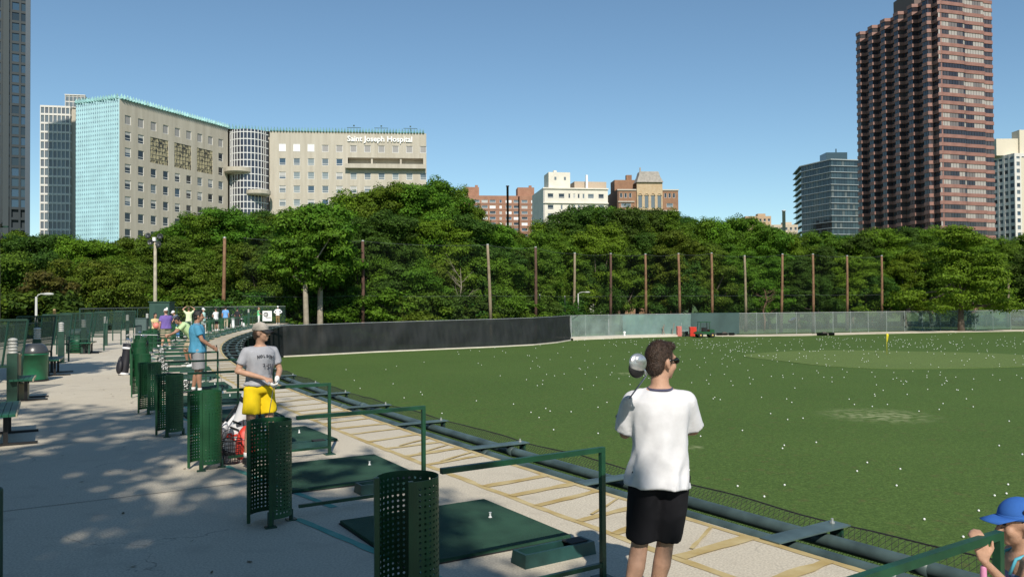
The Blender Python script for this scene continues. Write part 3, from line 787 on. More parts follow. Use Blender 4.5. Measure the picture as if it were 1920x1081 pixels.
for r in range(7):
    z = Hh - 3.6 - r * 2.85
    for i in range(9):
        x = 3.4 + i * (w_ - 6.0) / 8
        wins.append((x, z, 3.0 if i not in (0, 8, 4) else 1.2, 1.5, rnd.choice([G_blind, G_mid, M_wp, G_dark, G_blue])))
t, T, w, H = block('brick_apartments', 'orange brick apartment block with rows of wide windows, rising over the trees', 'apartment block', pl, pr, zt, 20, M_brick, wins)
for xx, ww in ((.14, 7.2), (.86, 8.5)):
    m = MB(); m.box((w * xx, 8, H + 2.4), (ww, 8, 4.8)); m.box((w * xx + 2.4, 6, H + 5.2), (1.4, 1.4, 1.6)); place(m.build('roof_penthouse', M_brick, t), T)
m = MB()
for j in range(8): m.box((w / 2, -0.06, H - 4.2 - j * 2.85), (w, 0.1, 0.22))
place(m.build('floor_band', pm('dull_brick_band', (0.25, 0.15, 0.11), 0.85), t), T)
# white block
pl = at_y(1019, 400, 312); pr = at_y(1140, 400, 316); zt = at_y(1080, 351, 312).z; Hh = zt - ZF; w_ = (pr - pl).length
wins = []
for r, zz in enumerate((4.0, 8.4, 11.7, 15.0, 18.3)):
    z = Hh - zz
    for x, a in ((.11, 2.3), (.28, 2.3), (.40, .8), (.475, .8), (.545, .8), (.62, .8), (.735, 2.4), (.895, 2.2)):
        if r and a > 1 and x > .2 and x < .3: a = .8
        wins.append((x * w_, z, a, 1.75, rnd.choice([G_mid, G_blind, G_mid, G_dark])))
M_cream = pm('white_glazed_masonry', (0.66, 0.62, 0.53), 0.7, var=0.06, scale=0.3)
t, T, w, H = block('white_block', 'white masonry apartment block with a rooftop penthouse, right of the brick block', 'apartment block', pl, pr, zt, 24, M_cream, wins)
m = MB(); m.box((w / 2, -0.25, H - 5.9), (w + .4, .7, .35)); m.box((w / 2, -0.2, H - .25), (w + .4, .6, .5)); place(m.build('cornice', M_cream, t), T)
m = MB(); m.box((w * .27, 7, H + 3.2), (8.6, 9, 6.4)); m.box((w * .22, 5, H + 6.9), (1.2, 1.2, 1.0)); place(m.build('roof_penthouse', M_cream, t), T)
m = MB()
for dx in (-1.6, 2.2): m.box((w * .27 + dx, 2.46, H + 4), (.8, .1, 1.2))
place(m.build('penthouse_window', G_mid, t), T)
m = MB(); m.box((w * .78, 10, H + 1.6), (13, 10, 3.4)); place(m.build('roof_penthouse', pm('tan_render', (0.45, 0.36, 0.27), 0.8), t), T)
m = MB(); m.bar((w * .70, 3, H), (w * .70, 3, H + 5.6), .8); place(m.build('chimney', M_white, t), T)
q0 = at_y(1004, 400, 334); Ts, ws = wall_T((q0.x - pl.x, q0.y - pl.y), (0, 0))
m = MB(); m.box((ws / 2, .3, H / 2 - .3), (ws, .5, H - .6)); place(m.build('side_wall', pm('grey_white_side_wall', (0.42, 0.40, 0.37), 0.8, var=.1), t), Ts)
# ornate block with an arched gable
pl = at_y(1158, 400, 322); pr = at_y(1272, 400, 324); zt = at_y(1215, 354, 322).z; Hh = zt - ZF; w_ = (pr - pl).length
M_ob = pm('brown_brick', (0.23, 0.125, 0.075), 0.85, scale=.6, col2=(0.30, 0.17, 0.10)); M_terra = pm('buff_terracotta', (0.44, 0.32, 0.19), 0.8, scale=.8, col2=(0.50, 0.39, 0.25))
wins = [(x * w_, Hh - zz, a, b, G_dark) for zz in (3.4,) for x, a, b in ((.06, 1.0, 1.8), (.135, 1.0, 1.8), (.21, 1.0, 1.8), (.79, 1., 1.8), (.86, 1., 1.8), (.93, 1., 1.8))]
wins += [(x * w_, Hh - 7.2, a, 1.6, G_mid) for x, a in ((.14, 4.0), (.86, 2.6))] + [(x * w_, Hh - 11.5, 1.1, 1.8, G_dark) for x in (.08, .2, .4, .5, .6, .8, .92)]
t, T, w, H = block('ornate_block', 'brown brick block with an arched terracotta gable and pale cupola roof', 'apartment block', pl, pr, zt, 22, M_ob, wins)
m = MB(); facade(m, w * .42, H - 8.5, H + 2.6, [(w * .42 * (i + .5) / 4 - .75, w * .42 * (i + .5) / 4 + .75, H - 7.6, H - 2.6) for i in range(4)], .5, T @ Matrix.Translation((w * .31, -1.0, 0)))
Tg = T @ Matrix.Translation((w * .31, -1.0, 0)); ww = w * .42
m.add([(0, 0, H + 2.6), (ww, 0, H + 2.6), (ww, 3, H + 2.6), (0, 3, H + 2.6), (0, 0, H - 8.5), (0, 1, H - 8.5), (ww, 0, H - 8.5), (ww, 1, H - 8.5), (0, 1, H + 2.6), (ww, 1, H + 2.6)], [(0, 1, 2, 3), (4, 0, 8, 5), (6, 7, 9, 1)], Tg)
for i in range(4):
    xx = ww * (i + .5) / 4
    for k in range(9):
        t0_, t1_ = math.pi * k / 9, math.pi * (k + 1) / 9
        m.bar(Tg @ Vector((xx + .9 * math.cos(t0_), -.1, H - 2.7 + .9 * math.sin(t0_))), Tg @ Vector((xx + .9 * math.cos(t1_), -.1, H - 2.7 + .9 * math.sin(t1_))), .3, .25)
m.build('gable', M_terra, t)
for i in range(4):
    g = MB(); g.box((ww * (i + .5) / 4, .3, H - 5.1), (1.5, .1, 5.0)); place(g.build('arched_window', G_mid, t), Tg)
m = MB(); rg = []
for z, a, b in ((0, ww / 2 + .2, 3.4), (.9, ww / 2 - .2, 3.0), (2.6, ww / 2 - .9, 2.3), (4.2, ww / 2 - 1.3, 1.9), (4.5, ww / 2 - 1.5, 1.7)):
    rg.append([Tg @ Vector((ww / 2 + x * a, 2.6 + y * b, H + 2.6 + z)) for x, y in ((-1, -1), (1, -1), (1, 1), (-1, 1))])
m.loft(rg); m.bar(Tg @ Vector((ww * .18, 2, H + 6)), Tg @ Vector((ww * .18, 2, H + 8.8)), .5)
m.build('roof', pm('grey_terracotta_roof', (0.36, 0.33, 0.29), .8, scale=1.2, col2=(.26, .24, .21)), t)
m = MB(); m.box((w * .2, 9, H + 2.2), (10, 8, 4.4)); m.box((w * .25, 7, H + 5.4), (2.2, 2, 2.4)); place(m.build('roof_penthouse', M_ob, t), T)
m = MB(); m.box((w / 2, -.15, H - .3), (w + .3, .5, .5)); m.box((w * .14, -.2, H - 5.0), (w * .27, .5, .35)); m.box((w / 2, -.2, H - 8.7), (w + .3, .6, .6)); place(m.build('cornice', pm('pale_trim', (.5, .46, .39), .8), t), T)
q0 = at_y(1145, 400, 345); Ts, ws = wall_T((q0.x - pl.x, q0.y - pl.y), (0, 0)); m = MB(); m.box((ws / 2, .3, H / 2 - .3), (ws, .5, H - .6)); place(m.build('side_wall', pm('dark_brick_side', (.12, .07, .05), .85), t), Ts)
# far tan roofs and chimney stack
for (x0, x1, yt, Y, col, lab) in ((1398, 1446, 405, 430, (.42, .30, .19), 'tan brick roof block barely showing above the trees, left of the pale chimney'),
                                   (1444, 1496, 421, 420, (.50, .42, .32), 'pale low roof block above the trees at the foot of the chimney')):
    a, b = at_y(x0, 420, Y), at_y(x1, 420, Y); zt = at_y((x0 + x1) / 2, yt, Y).z
    w_ = b.x - a.x; wins = [(w_ * (i + .5) / 6, zt - ZF - 3.0, 1.3, 1.6, G_dark) for i in range(6)]
    t, T, w, H = block('roof_block', lab, 'building', a, b, zt, 16, pm('far_wall_%d' % x0, col, .85, var=.1), wins)
    m = MB(); m.box((w * .7, 5, H + .8), (w * .3, 4, 1.6)); place(m.build('roof_hatch', pm('far_wall_%d' % x0, col), t), T)
p = at_y(1470, 430, 410); zc = at_y(1470, 394, 410).z; m = MB(); m.lathe([(.95, ZF), (.8, zc - .5), (1.0, zc - .5), (1.0, zc)], 14)
o = m.build('chimney_stack', pm('pale_chimney', (.55, .55, .55), .6, var=.1), None, True, (p.x, p.y, 0)); tag(o, 'slender pale chimney stack above the trees between the mid-rise and the ornate block', 'chimney')
for px, yt, rr, lab in ((952, 348, .42, 'tall thin dark flue pipe in front of the orange brick block'), (973, 368, .26, 'shorter rust-brown flue pipe beside the tall dark one')):
    p = at_y(px, 400, 300); zc = at_y(px, yt, 300).z; m = MB(); m.lathe([(rr * 1.1, ZF), (rr, zc - .4), (rr * 1.4, zc - .4), (rr * 1.4, zc)], 10)
    o = m.build('flue_pipe', pm('dark_flue_%d' % px, (.045, .025, .03) if px == 952 else (.16, .06, .05), .6), None, True, (p.x, p.y, 0)); tag(o, lab, 'pipe')

# ================================================================== FENCES ROUND THE RANGE
def poly_len(pts):
    L_ = [0]; 
    for a, b in zip(pts, pts[1:]): L_.append(L_[-1] + (Vector(b) - Vector(a)).length)
    return L_
def along(pts, L_, d):
    d = max(0, min(L_[-1], d))
    for i in range(len(pts) - 1):
        if d <= L_[i + 1]: 
            f = (d - L_[i]) / (L_[i + 1] - L_[i]); return Vector((*pts[i], 0)).lerp(Vector((*pts[i + 1], 0)), f)
    return Vector((*pts[-1], 0))
# black windscreen with sagging folds
t = thing('windscreen_fence', 'long black fabric windscreen fence along the left end of the turf', 'fence', (LB[0][0], LB[0][1], ZF))
wp = [(-27.5, 68.0)] + LB; Lw = poly_len(wp); mb = MB(); nW = int(Lw[-1] / 0.16); nH = 14; base = Vector((LB[0][0], LB[0][1], 0))
hf = lambda d: 2.75 + 0.35 * d / Lw[-1]
vs = []
for i in range(nW + 1):
    d = Lw[-1] * i / nW; p = along(wp, Lw, d); q = along(wp, Lw, d + .1); dr = (q - p); 
    if dr.length < 1e-6: dr = Vector((0.3, 1))
    dr.normalize(); nn = Vector((dr.y, -dr.x))
    for j in range(nH + 1):
        z = j / nH
        b_ = 0.16 * mnoise.noise((d * .55, z * 1.3, 3)) + 0.07 * mnoise.noise((d * 2.3 + z * 1.5, z * 1.1, 7)) + 0.05 * mnoise.noise((d * 5 + z * 3, z * 2, 9))
        b_ *= 1.2 * (1 - abs(2 * z - 1) ** 3) + .1
        vs.append((p.x + nn.x * b_ - base.x, p.y + nn.y * b_ - base.y, z * hf(d) + 0.03 * mnoise.noise((d * .8, 0, z)) * (z > .9)))
mb.add(vs, [(i * (nH + 1) + j, (i + 1) * (nH + 1) + j, (i + 1) * (nH + 1) + j + 1, i * (nH + 1) + j + 1) for i in range(nW) for j in range(nH)])
mb.build('screen_fabric', mesh_cloth('black_windscreen', (0.013, 0.016, 0.0165), 0.95, 0.75, var=.25, scale=.7), t, True)
dd = 0
while dd < Lw[-1]:
    p = along(wp, Lw, dd) - base; m = MB(); m.tube([(p.x - .1, p.y + .2, 0), (p.x - .1, p.y + .2, hf(dd) + .05)], .045, 6); m.build('post', M_dgreen, t); dd += 3.05
m = MB(); m.tube([(along(wp, Lw, d).x - base.x, along(wp, Lw, d).y - base.y + .05, hf(d) + .03) for d in [Lw[-1] * i / 40 for i in range(41)]], .03, 5); m.build('top_rail', M_galv, t)
m = MB()
for i in range(len(LB) - 1): m.bar((LB[i][0] - base.x, LB[i][1] - base.y, .06), (LB[i + 1][0] - base.x, LB[i + 1][1] - base.y, .06), .16, .12)
m.build('kerb', M_apron, t)
# chain-link fence with grey-green privacy mesh
FB = [(7.2, 100.6), (7.8, 106.3), (15.6, 111.4), (24.6, 115.0), (33, 115.6), (42, 117.8), (53, 121.5), (63, 124.0), (76, 127.0), (90, 129.5), (112, 132)]
t = thing('chain_link_fence', 'galvanised chain-link fence with grey-green privacy mesh along the back of the turf', 'fence', (FB[0][0], FB[0][1], ZF)); base = Vector((FB[0][0], FB[0][1], 0))
Lf = poly_len(FB); fh = lambda d: 3.0
def fencestrip(d0, d1, z0, z1, name, mat, rip=0.0, sd=0):
    m = MB(); n_ = max(2, int((d1 - d0) / .4)); k = 7; vs = []
    for i in range(n_ + 1):
        d = d0 + (d1 - d0) * i / n_; p = along(FB, Lf, d) - base
        for j in range(k + 1):
            z = z0 + (z1 - z0) * j / k; o = rip * mnoise.noise((d * .7, z * .9, sd)) * (1 - abs(2 * j / k - 1) ** 2)
            vs.append((p.x - .02, p.y - .08 + o, z))
    m.add(vs, [(i * (k + 1) + j, (i + 1) * (k + 1) + j, (i + 1) * (k + 1) + j + 1, i * (k + 1) + j + 1) for i in range(n_) for j in range(k)])
    return m.build(name, mat, t, True)
MSH = [mesh_cloth('privacy_mesh', (0.20, 0.27, 0.24), .58, scale=.3, var=.3), mesh_cloth('privacy_mesh_denser', (0.155, 0.245, 0.225), .82, scale=.3, var=.2), mesh_cloth('chain_link_wire', (0.20, 0.25, 0.22), .40, scale=.3)]
fencestrip(0, 14.5, .2, 2.95, 'privacy_screen', MSH[0], .35, 1); fencestrip(14.5, 25.5, .2, 2.95, 'privacy_screen', MSH[1], .12, 2)
fencestrip(25.5, 32.5, .1, 3.1, 'privacy_screen', mesh_cloth('green_tarpaulin', (0.045, 0.082, 0.078), .96, var=.15, scale=.3), .1, 4)
fencestrip(32.5, 62, .1, 2.95, 'wire_mesh', MSH[2], .0); fencestrip(62, 80, .1, 2.95, 'privacy_screen', mesh_cloth('privacy_mesh_thin', (.12, .19, .165), .55, scale=.3), .1, 6); fencestrip(80, Lf[-1], .1, 2.95, 'wire_mesh', MSH[2], 0)
d = 0
while d < Lf[-1]:
    p = along(FB, Lf, d) - base; m = MB(); m.tube([(p.x, p.y, 0), (p.x, p.y, 3.08)], .055, 6); m.build('post', M_galv, t); d += 4.0 if d < 30 else 3.2
m = MB(); m.tube([(along(FB, Lf, Lf[-1] * i / 50) - base).to_3d() + Vector((0, 0, 3.0)) for i in range(51)], .04, 5); m.build('top_rail', M_galv, t)

# ---- tall timber net poles
POLES = [(421, 445, 416), (680, 451, 680), (914, 458, 921), (1004, 463, 1004), (1077.5, 474, 1075), (1145, 475, 1144), (1210, 476, 1210.5), (1272, 475, 1274.5), (1334, 474, 1335), (1396, 479, 1398.5), (1467, 476, 1464), (1524, 476, 1524.5), (1588, 479, 1588), (1653, 479, 1653), (1890.5, 513, 1889)]
M_pole = [pm('weathered_pole_%d' % i, c1, .85, col2=c2, scale=2.0, bump=.2) for i, (c1, c2) in enumerate((((.15, .075, .038), (.24, .14, .075)), ((.07, .036, .026), (.12, .065, .042)), ((.20, .155, .095), (.28, .225, .15))))]
M_polelow = pm('creosoted_butt', (.035, .025, .022), .9, var=.3, scale=2)
kind = [0, 1, 2, 1, 2, 1, 0, 0, 0, 2, 0, 0, 0, 0, 2]
pp = []
for i, (xt, yt, xb) in enumerate(POLES):
    D = 7.05 * FPX / (hor(xt) - yt); zt = 9.05
    if i == len(POLES) - 1: D = 138; zt = at_y(xt, yt, D).z
    T_ = at_y(xt, yt, D); yb = hor(xb) + 4.75 * FPX / D; Bt = at_y(xb, yb, D)
    pp.append((Bt, T_, D))
    tone = ['rust-brown', 'dark brown', 'grey-weathered'][kind[i]]
    where = ['behind the far tee people', 'behind the left half of the black windscreen', 'leaning behind the right half of the black windscreen', 'behind the right end of the black windscreen',
             'beside the cobra-head lamp where black windscreen meets chain-link', 'on a dark base pad, right of the windscreen end', 'above the man in the white shirt', 'by the red crates', 'just right of the utility vehicle', 'left of the bare dead tree',
             'right of the bare dead tree', 'fourth from the right end of the row', 'just right of the parked ball-picker', 'right above the yellow flag', 'short one alone at the far right end of the row'][i]
    t = thing('net_pole', '%s timber pole %s' % (tone, where), 'pole', (Bt.x, Bt.y, ZF), 0, 'timber poles carrying the range net')
    m = MB(); tp = T_ - Vector((Bt.x, Bt.y, ZF)); low = Vector((0, 0, 0)).lerp(tp, .30)
    lean = lambda f: Vector((0, 0, 0)).lerp(tp, f) + Vector((.06 * math.sin(f * 3), 0, 0))
    m.tube([lean(.22), lean(.4), lean(.6), lean(.8), lean(1.0)], [.21, .20, .185, .17, .155], 10); m.build('shaft', M_pole[kind[i]], t, True)
    m = MB(); m.tube([lean(-.02), lean(.23)], [.27 if i > 4 else .22, .24 if i > 4 else .21], 10); m.build('butt', M_polelow if i > 4 else M_pole[kind[i]], t, True)
    m = MB(); m.tube([lean(.995), lean(1.004)], [.165, .15], 10); m.build('cap', M_galv, t)
    if i == 5: m = MB(); m.lathe([(.75, 0), (.7, .35), (.4, .45)], 14); m.build('base_pad', M_black, t)
# barrier net between the poles, with its cables
M_net = mesh_cloth('barrier_netting', (.03, .04, .04), .035, var=.3, scale=.2)
for i in range(len(pp) - 2):
    a, b = pp[i], pp[i + 1]
    if i == 0: a = (a[0] + Vector((2, 0, 0)), a[1] + Vector((2, 0, 0)), a[2])
    c = a[0]; t = thing('barrier_net', 'thin netting panel between the %s and %s timber poles from the left' % ((['first'] + ORD[1:20])[i], (['first'] + ORD[1:20])[i + 1]), 'net', (c.x, c.y, ZF), 0, 'net panels between the timber poles')
    l = lambda p: Vector(p) - Vector((c.x, c.y, ZF)); nn = 10; m = MB(); vs = []
    for k in range(nn + 1):
        f = k / nn; pb = a[0].lerp(b[0], f); pt = a[1].lerp(b[1], f); sag = .25 * 4 * f * (1 - f)
        for q in range(6):
            g = q / 5; P = pb.lerp(pt, g); P.z = ZF + 1.5 + (9.0 - ZF - 1.5 - sag) * g; P.y += .3 * math.sin(f * math.pi) * math.sin(g * math.pi); vs.append(l(P))
    m.add(vs, [(k * 6 + q, (k + 1) * 6 + q, (k + 1) * 6 + q + 1, k * 6 + q + 1) for k in range(nn) for q in range(5)]); m.build('netting', M_net, t, True)
    for zc, sg in ((9.0, .25), (2.9, .12)):
        m = MB(); P_ = []
        for k in range(nn + 1):
            f = k / nn; g = (zc - ZF) / 11.8; P = a[0].lerp(b[0], f).lerp(a[1].lerp(b[1], f), g); P.z = zc - sg * 4 * f * (1 - f); P_.append(l(P))
        m.tube(P_, .014, 4); m.build('cable', pm('dull_cable', (.10, .11, .11), .6), t)

# ================================================================== TREES
def leaf_mat(name, c1, c2):
    return pm(name, c1, .55, col2=c2, scale=.45, island=.42, trans=.33, spec=.12, objrand=.16, detail=3)
LEAF = [leaf_mat('leaf_mid_green', (.060, .130, .011), (.108, .198, .016)), leaf_mat('leaf_deep_green', (.038, .092, .013), (.064, .132, .018)),
        leaf_mat('leaf_fresh_green', (.088, .180, .012), (.132, .240, .018)), leaf_mat('leaf_olive_green', (.070, .125, .012), (.112, .172, .018)), leaf_mat('leaf_bronze_red', (.085, .075, .016), (.10, .115, .020))]
BARK = pm('bark', (.075, .058, .042), .9, col2=(.12, .095, .07), scale=3, bump=.5); BARKP = pm('pale_bark', (.26, .22, .16), .9, col2=(.36, .31, .24), scale=3, bump=.3)
def leaf_cards(name, C, Nrm, size, mats, seed):
    """one folded leaf spray per point, facing roughly along its normal"""
    g = np.random.default_rng(seed); n = len(C); rv = g.normal(size=(n, 3)); ax = np.cross(Nrm, rv); ax /= np.linalg.norm(ax, axis=1)[:, None] + 1e-9; ay = np.cross(Nrm, ax)
    L_ = size * g.uniform(.55, 1.3, n)[:, None]; w = L_ * g.uniform(.4, .75, n)[:, None]; dr = np.zeros((n, 3)); dr[:, 2] = -.25 * L_[:, 0]
    P = np.stack([C - ax * L_ + dr, C - ay * w, C + ax * L_ + dr, C + ay * w], 1).reshape(-1, 3)
    q = (np.arange(n) * 4)[:, None]; F = np.concatenate([q + [0, 1, 3], q + [1, 2, 3]], 1).reshape(-1)
    me = bpy.data.meshes.new(name); me.vertices.add(4 * n); me.vertices.foreach_set('co', P.astype(np.float32).ravel()); me.loops.add(6 * n); me.loops.foreach_set('vertex_index', F.astype(np.int32))
    me.polygons.add(2 * n); me.polygons.foreach_set('loop_start', (np.arange(2 * n) * 3).astype(np.int32)); me.polygons.foreach_set('use_smooth', np.ones(2 * n, bool)); me.materials.append(mats); me.update(calc_edges=True); me.validate(); return me
def crown_mesh(seed, H, rad, base, nb, leaves, size, flat=.75, layered=False, mat=0):
    r = random.Random(seed); g = np.random.default_rng(seed); blobs = []
    for i in range(nb):
        a = r.uniform(0, 2 * math.pi); u = (i + .5) / nb
        z = base + (H - base) * (u if layered else (.04 + .90 * u ** .85)); f = (z - base) / (H - base)
        prof = math.sqrt(max(.05, 1 - ((f - .40) / .64) ** 2)) if not layered else (1.12 - .75 * f ** 1.4)
        d = rad * prof * (r.uniform(.45, .95) if r.random() < .72 else r.uniform(0, .5)); br = rad * r.uniform(.15, .30) * (.75 + .35 * prof)
        blobs.append((Vector((d * math.cos(a), d * math.sin(a), z)), br, (.38 if layered else flat * r.uniform(.75, 1.1))))
    blobs.append((Vector((0, 0, base + (H - base) * .5)), rad * .42, 1.0)); blobs.append((Vector((r.uniform(-.8, .8), r.uniform(-.8, .8), H - rad * .22)), rad * .24, .9))
    CC = []; NN = []
    for c, br, fl in blobs:
        n_ = max(12, int(leaves * br * br / (rad * rad * .05))); v = g.normal(size=(n_, 3)); v /= np.linalg.norm(v, axis=1)[:, None]
        lo = (v[:, 2] < -.3) & (g.random(n_) < .6); v[lo, 2] *= -.5
        ph = g.uniform(0, 6.28, 6); bmp = 1 + .20 * (np.sin(v[:, 0] * 4.3 + ph[0]) * np.cos(v[:, 1] * 4.9 + ph[1]) + np.sin(v[:, 2] * 5.7 + v[:, 0] * 3 + ph[2]))
        p = np.array(c) + v * np.array([br, br, br * fl]) * (bmp * g.uniform(.62, 1.08, n_))[:, None]
        nn = v + np.stack([g.uniform(-.8, .8, n_), g.uniform(-.8, .8, n_), g.uniform(-.2, .9, n_)], 1); nn /= np.linalg.norm(nn, axis=1)[:, None]; CC.append(p); NN.append(nn)
    return leaf_cards('crown', np.concatenate(CC), np.concatenate(NN), size, LEAF[mat], seed), blobs
def trunk_mesh(seed, H, base, rad, blobs, mat, tr=.32, fork=False):
    r = random.Random(seed); m = MB(); top_ = base + (H - base) * .55
    pts = [Vector((0, 0, -.3)), Vector((r.uniform(-.1, .1), 0, base * .5)), Vector((r.uniform(-.3, .3), r.uniform(-.3, .3), base)), Vector((r.uniform(-.5, .5), r.uniform(-.5, .5), top_))]
    m.tube(pts, [tr * 1.35, tr, tr * .85, tr * .35], 10)
    bl = sorted(blobs, key=lambda b: -b[1])[:9]
    for c, br, fl in bl:
        s_ = pts[2].lerp(pts[3], r.uniform(0, .7)); mid = s_.lerp(c, .5) + Vector((0, 0, -.5)); m.tube([s_, mid, c], [tr * .5, tr * .32, tr * .12], 7)
    return m.mesh('trunk', mat, True)
SPEC = {}
def species(key, seed, H, rad, base, nb, leaves, size, mat, flat=.75, layered=False, bark=None, tr=.32):
    me, bl = crown_mesh(seed, H, rad, base, nb, leaves, size, flat, layered, mat); SPEC[key] = (me, trunk_mesh(seed + 1, H, base, rad, bl, bark or BARK, tr), H, rad)
for i, (mat, H, rad) in enumerate(((0, 18, 5.4), (1, 18, 5.0), (0, 17, 5.8), (3, 17, 5.2), (2, 16, 5.6), (1, 17, 5.4), (0, 19, 4.8))):
    species('tall%d' % i, 40 + i, H, rad, (2.4, 3.6, 2.8, 3.2, 2.6, 3.4, 2.2)[i], 64, 800, .135, mat)
for i, (mat, H, rad) in enumerate(((0, 9, 4.3), (1, 9, 4.2), (3, 8.5, 4.4), (1, 9, 4.6))):
    species('low%d' % i, 60 + i, H, rad, .6, 38, 780, .105, mat, tr=.18)
for i, (mat, H, rad) in enumerate(((3, 3.2, 2.4), (1, 3.2, 2.6), (0, 3.0, 2.4))):
    species('bush%d' % i, 70 + i, H, rad, .1, 18, 480, .085, mat, tr=.07)
species('layer', 81, 15.5, 7.6, 3.4, 60, 480, .18, 2, layered=True, tr=.42)
species('bronze', 85, 7, 3.0, .8, 22, 480, .12, 4, tr=.12)
species('shade_dense', 91, 17.5, 5.0, 7.5, 40, 800, .20, 0, tr=.3)
species('shade_sparse', 95, 20, 4.6, 8.5, 26, 105, .20, 0, tr=.26)
species('pale', 97, 13, 4.0, 6.0, 40, 560, .15, 0, bark=BARKP, tr=.26)
TREES_AT = []
def tree(name, key, x, y, h, label, cat='tree', wid=1.0, group=None, rz=None, z=ZF - .05):
    me, tm, H, rad = SPEC[key]; s_ = h / H
    t = thing(name, label, cat, (x, y, z), rnd.uniform(0, 6.28) if rz is None else rz, group); t.scale = (s_ * wid, s_ * wid, s_)
    link('crown', me, t); link('trunk', tm, t); return t
PROF = [(-80, 430), (0, 432), (100, 430), (140, 436), (200, 450), (235, 447), (262, 432), (300, 425), (330, 408), (380, 392), (430, 385), (480, 394), (520, 384), (560, 386), (600, 394), (640, 372), (690, 352), (740, 346), (800, 331), (840, 335), (870, 362), (900, 398), (930, 425), (980, 430), (1020, 415), (1060, 394), (1100, 380), (1150, 380), (1200, 384), (1250, 390), (1290, 395), (1340, 404), (1390, 402), (1420, 415), (1450, 430), (1500, 424), (1540, 424), (1580, 450), (1600, 430), (1640, 425), (1700, 420), (1760, 425), (1800, 435), (1830, 430), (1870, 455), (1890, 445), (1915, 428), (2000, 425)]
def prof(x):
    for a, b in zip(PROF, PROF[1:]):
        if a[0] <= x <= b[0]: return a[1] + (b[1] - a[1]) * (x - a[0]) / (b[0] - a[0])
    return 430
LAND = [(-20, 'the dark glass tower'), (60, 'the gap between the glass tower and the hospital'), (105, 'the white gridded tower'), (180, 'the cyan end of the hospital'), (240, 'the corner of the hospital'), (300, 'the floodlight pole'), (360, "the hospital's left wing"),
        (421, 'the leftmost timber pole'), (470, "the hospital's glass stair bay"), (540, "the hospital's plain right wing"), (600, 'the pale forked trunk'), (680, 'the second timber pole'), (750, "the hospital's lettering"), (830, 'the tallest crown'), (917, 'the orange brick block'), (1004, 'the fourth timber pole'),
        (1077, 'the white masonry block'), (1145, 'the gap left of the ornate block'), (1210, 'the ornate block'), (1273, 'the red crates'), (1334, 'the utility vehicle'), (1397, 'the tan roof block'), (1466, 'the pale chimney'), (1524, 'the glass mid-rise'), (1588, 'the parked ball-picker'), (1653, 'the yellow flag'), (1720, 'the shaded bays of the red tower'), (1790, 'the layered tree at the fence'), (1860, 'the bright side of the red tower'), (1920, 'the white slab tower at the right edge')]
LABN = {}
def where(px, row):
    j = min(range(len(LAND)), key=lambda i: abs(LAND[i][0] - px)); x, nm = LAND[j]
    side = 'in line with' if abs(px - x) < 9 else ('just left of' if px < x else 'just right of')
    return side, nm
def tlabel(px, row, key):
    look = {'0': 'leafy mid-green', '1': 'dark green', '2': 'broad mid-green', '3': 'olive-green', '4': 'bright green', '5': 'broad dark', '6': 'narrow mid-green'}[key[-1]] if key[:4] == 'tall' else {'0': 'mid-green', '1': 'dark', '2': 'olive', '3': 'wide dark'}[key[-1]]
    side, nm = where(px, row)
    w_ = {'back': 'tall %s tree %s %s', 'mid': 'half-height %s tree %s %s', 'front': 'low %s tree %s %s', 'bush': '%s bush %s %s'}[row]
    s_ = w_ % (look, side, nm)
    LABN[s_] = LABN.get(s_, 0) + 1
    return s_ if LABN[s_] == 1 else s_ + ', %s from left' % (['', '', 'second', 'third', 'fourth', 'fifth'][LABN[s_]])
rt = random.Random(23)
_FP = sorted((960 + FPX * ((Vector((x, y, ZF)) - CAMP).dot(Rv)) / ((Vector((x, y, ZF)) - CAMP).dot(Fv)), y) for x, y in LB + FB)
def fence_y(px):
    if px <= _FP[0][0]: return _FP[0][1]
    for (a, ya), (b, yb) in zip(_FP, _FP[1:]):
        if a <= px <= b: return ya + (yb - ya) * (px - a) / max(1e-6, b - a)
    return _FP[-1][1]
_PY = [(421, 85), (680, 91), (917, 98), (1004, 103), (1077, 116), (1145, 118), (1210, 120), (1653, 129), (1900, 137)]
def pole_y(px):
    if px <= 421: return 85
    for (a, ya), (b, yb) in zip(_PY, _PY[1:]):
        if a <= px <= b: return ya + (yb - ya) * (px - a) / (b - a)
    return 138
def depth_back_(px): return 88 if px < 300 else (100 if px < 520 else (112 if px < 1000 else 112 + (px - 1000) / 900 * 36))
px = -70; i = 0
while px < 2010:
    D = (88 if px < 300 else pole_y(px) + 17) + rt.uniform(-3, 8); yt = prof(px) + rt.uniform(-2, 10); P = at_y(px, yt, D); h = P.z - ZF
    key = 'tall%d' % rt.choice([0, 1, 2, 3, 5, 6, 4] if px < 1400 else [0, 1, 2, 5, 4, 4])
    if 690 < px < 880: key = 'tall%d' % rt.choice([4, 0, 6])
    tree('tree', key, P.x, P.y, h, tlabel(px, 'back', key), wid=rt.uniform(.85, 1.05) * (18.0 / h) ** .35, group='trees beyond the range'); px += rt.uniform(27, 39)
px = -55
while px < 1990:
    D = (82 if px < 190 else pole_y(px) + 9) + rt.uniform(-1, 4); yt = prof(px) + (565 - prof(px)) * rt.uniform(.18, .42); P = at_y(px, yt, D); h = P.z - ZF
    key = 'tall%d' % rt.choice([0, 1, 1, 3, 5, 6, 4])
    if not 550 < px < 620: tree('tree', key, P.x, P.y, h, tlabel(px, 'mid', key), wid=rt.uniform(.9, 1.1) * (18.0 / h) ** .3, group='trees beyond the range')
    px += rt.uniform(40, 62)
px = -40
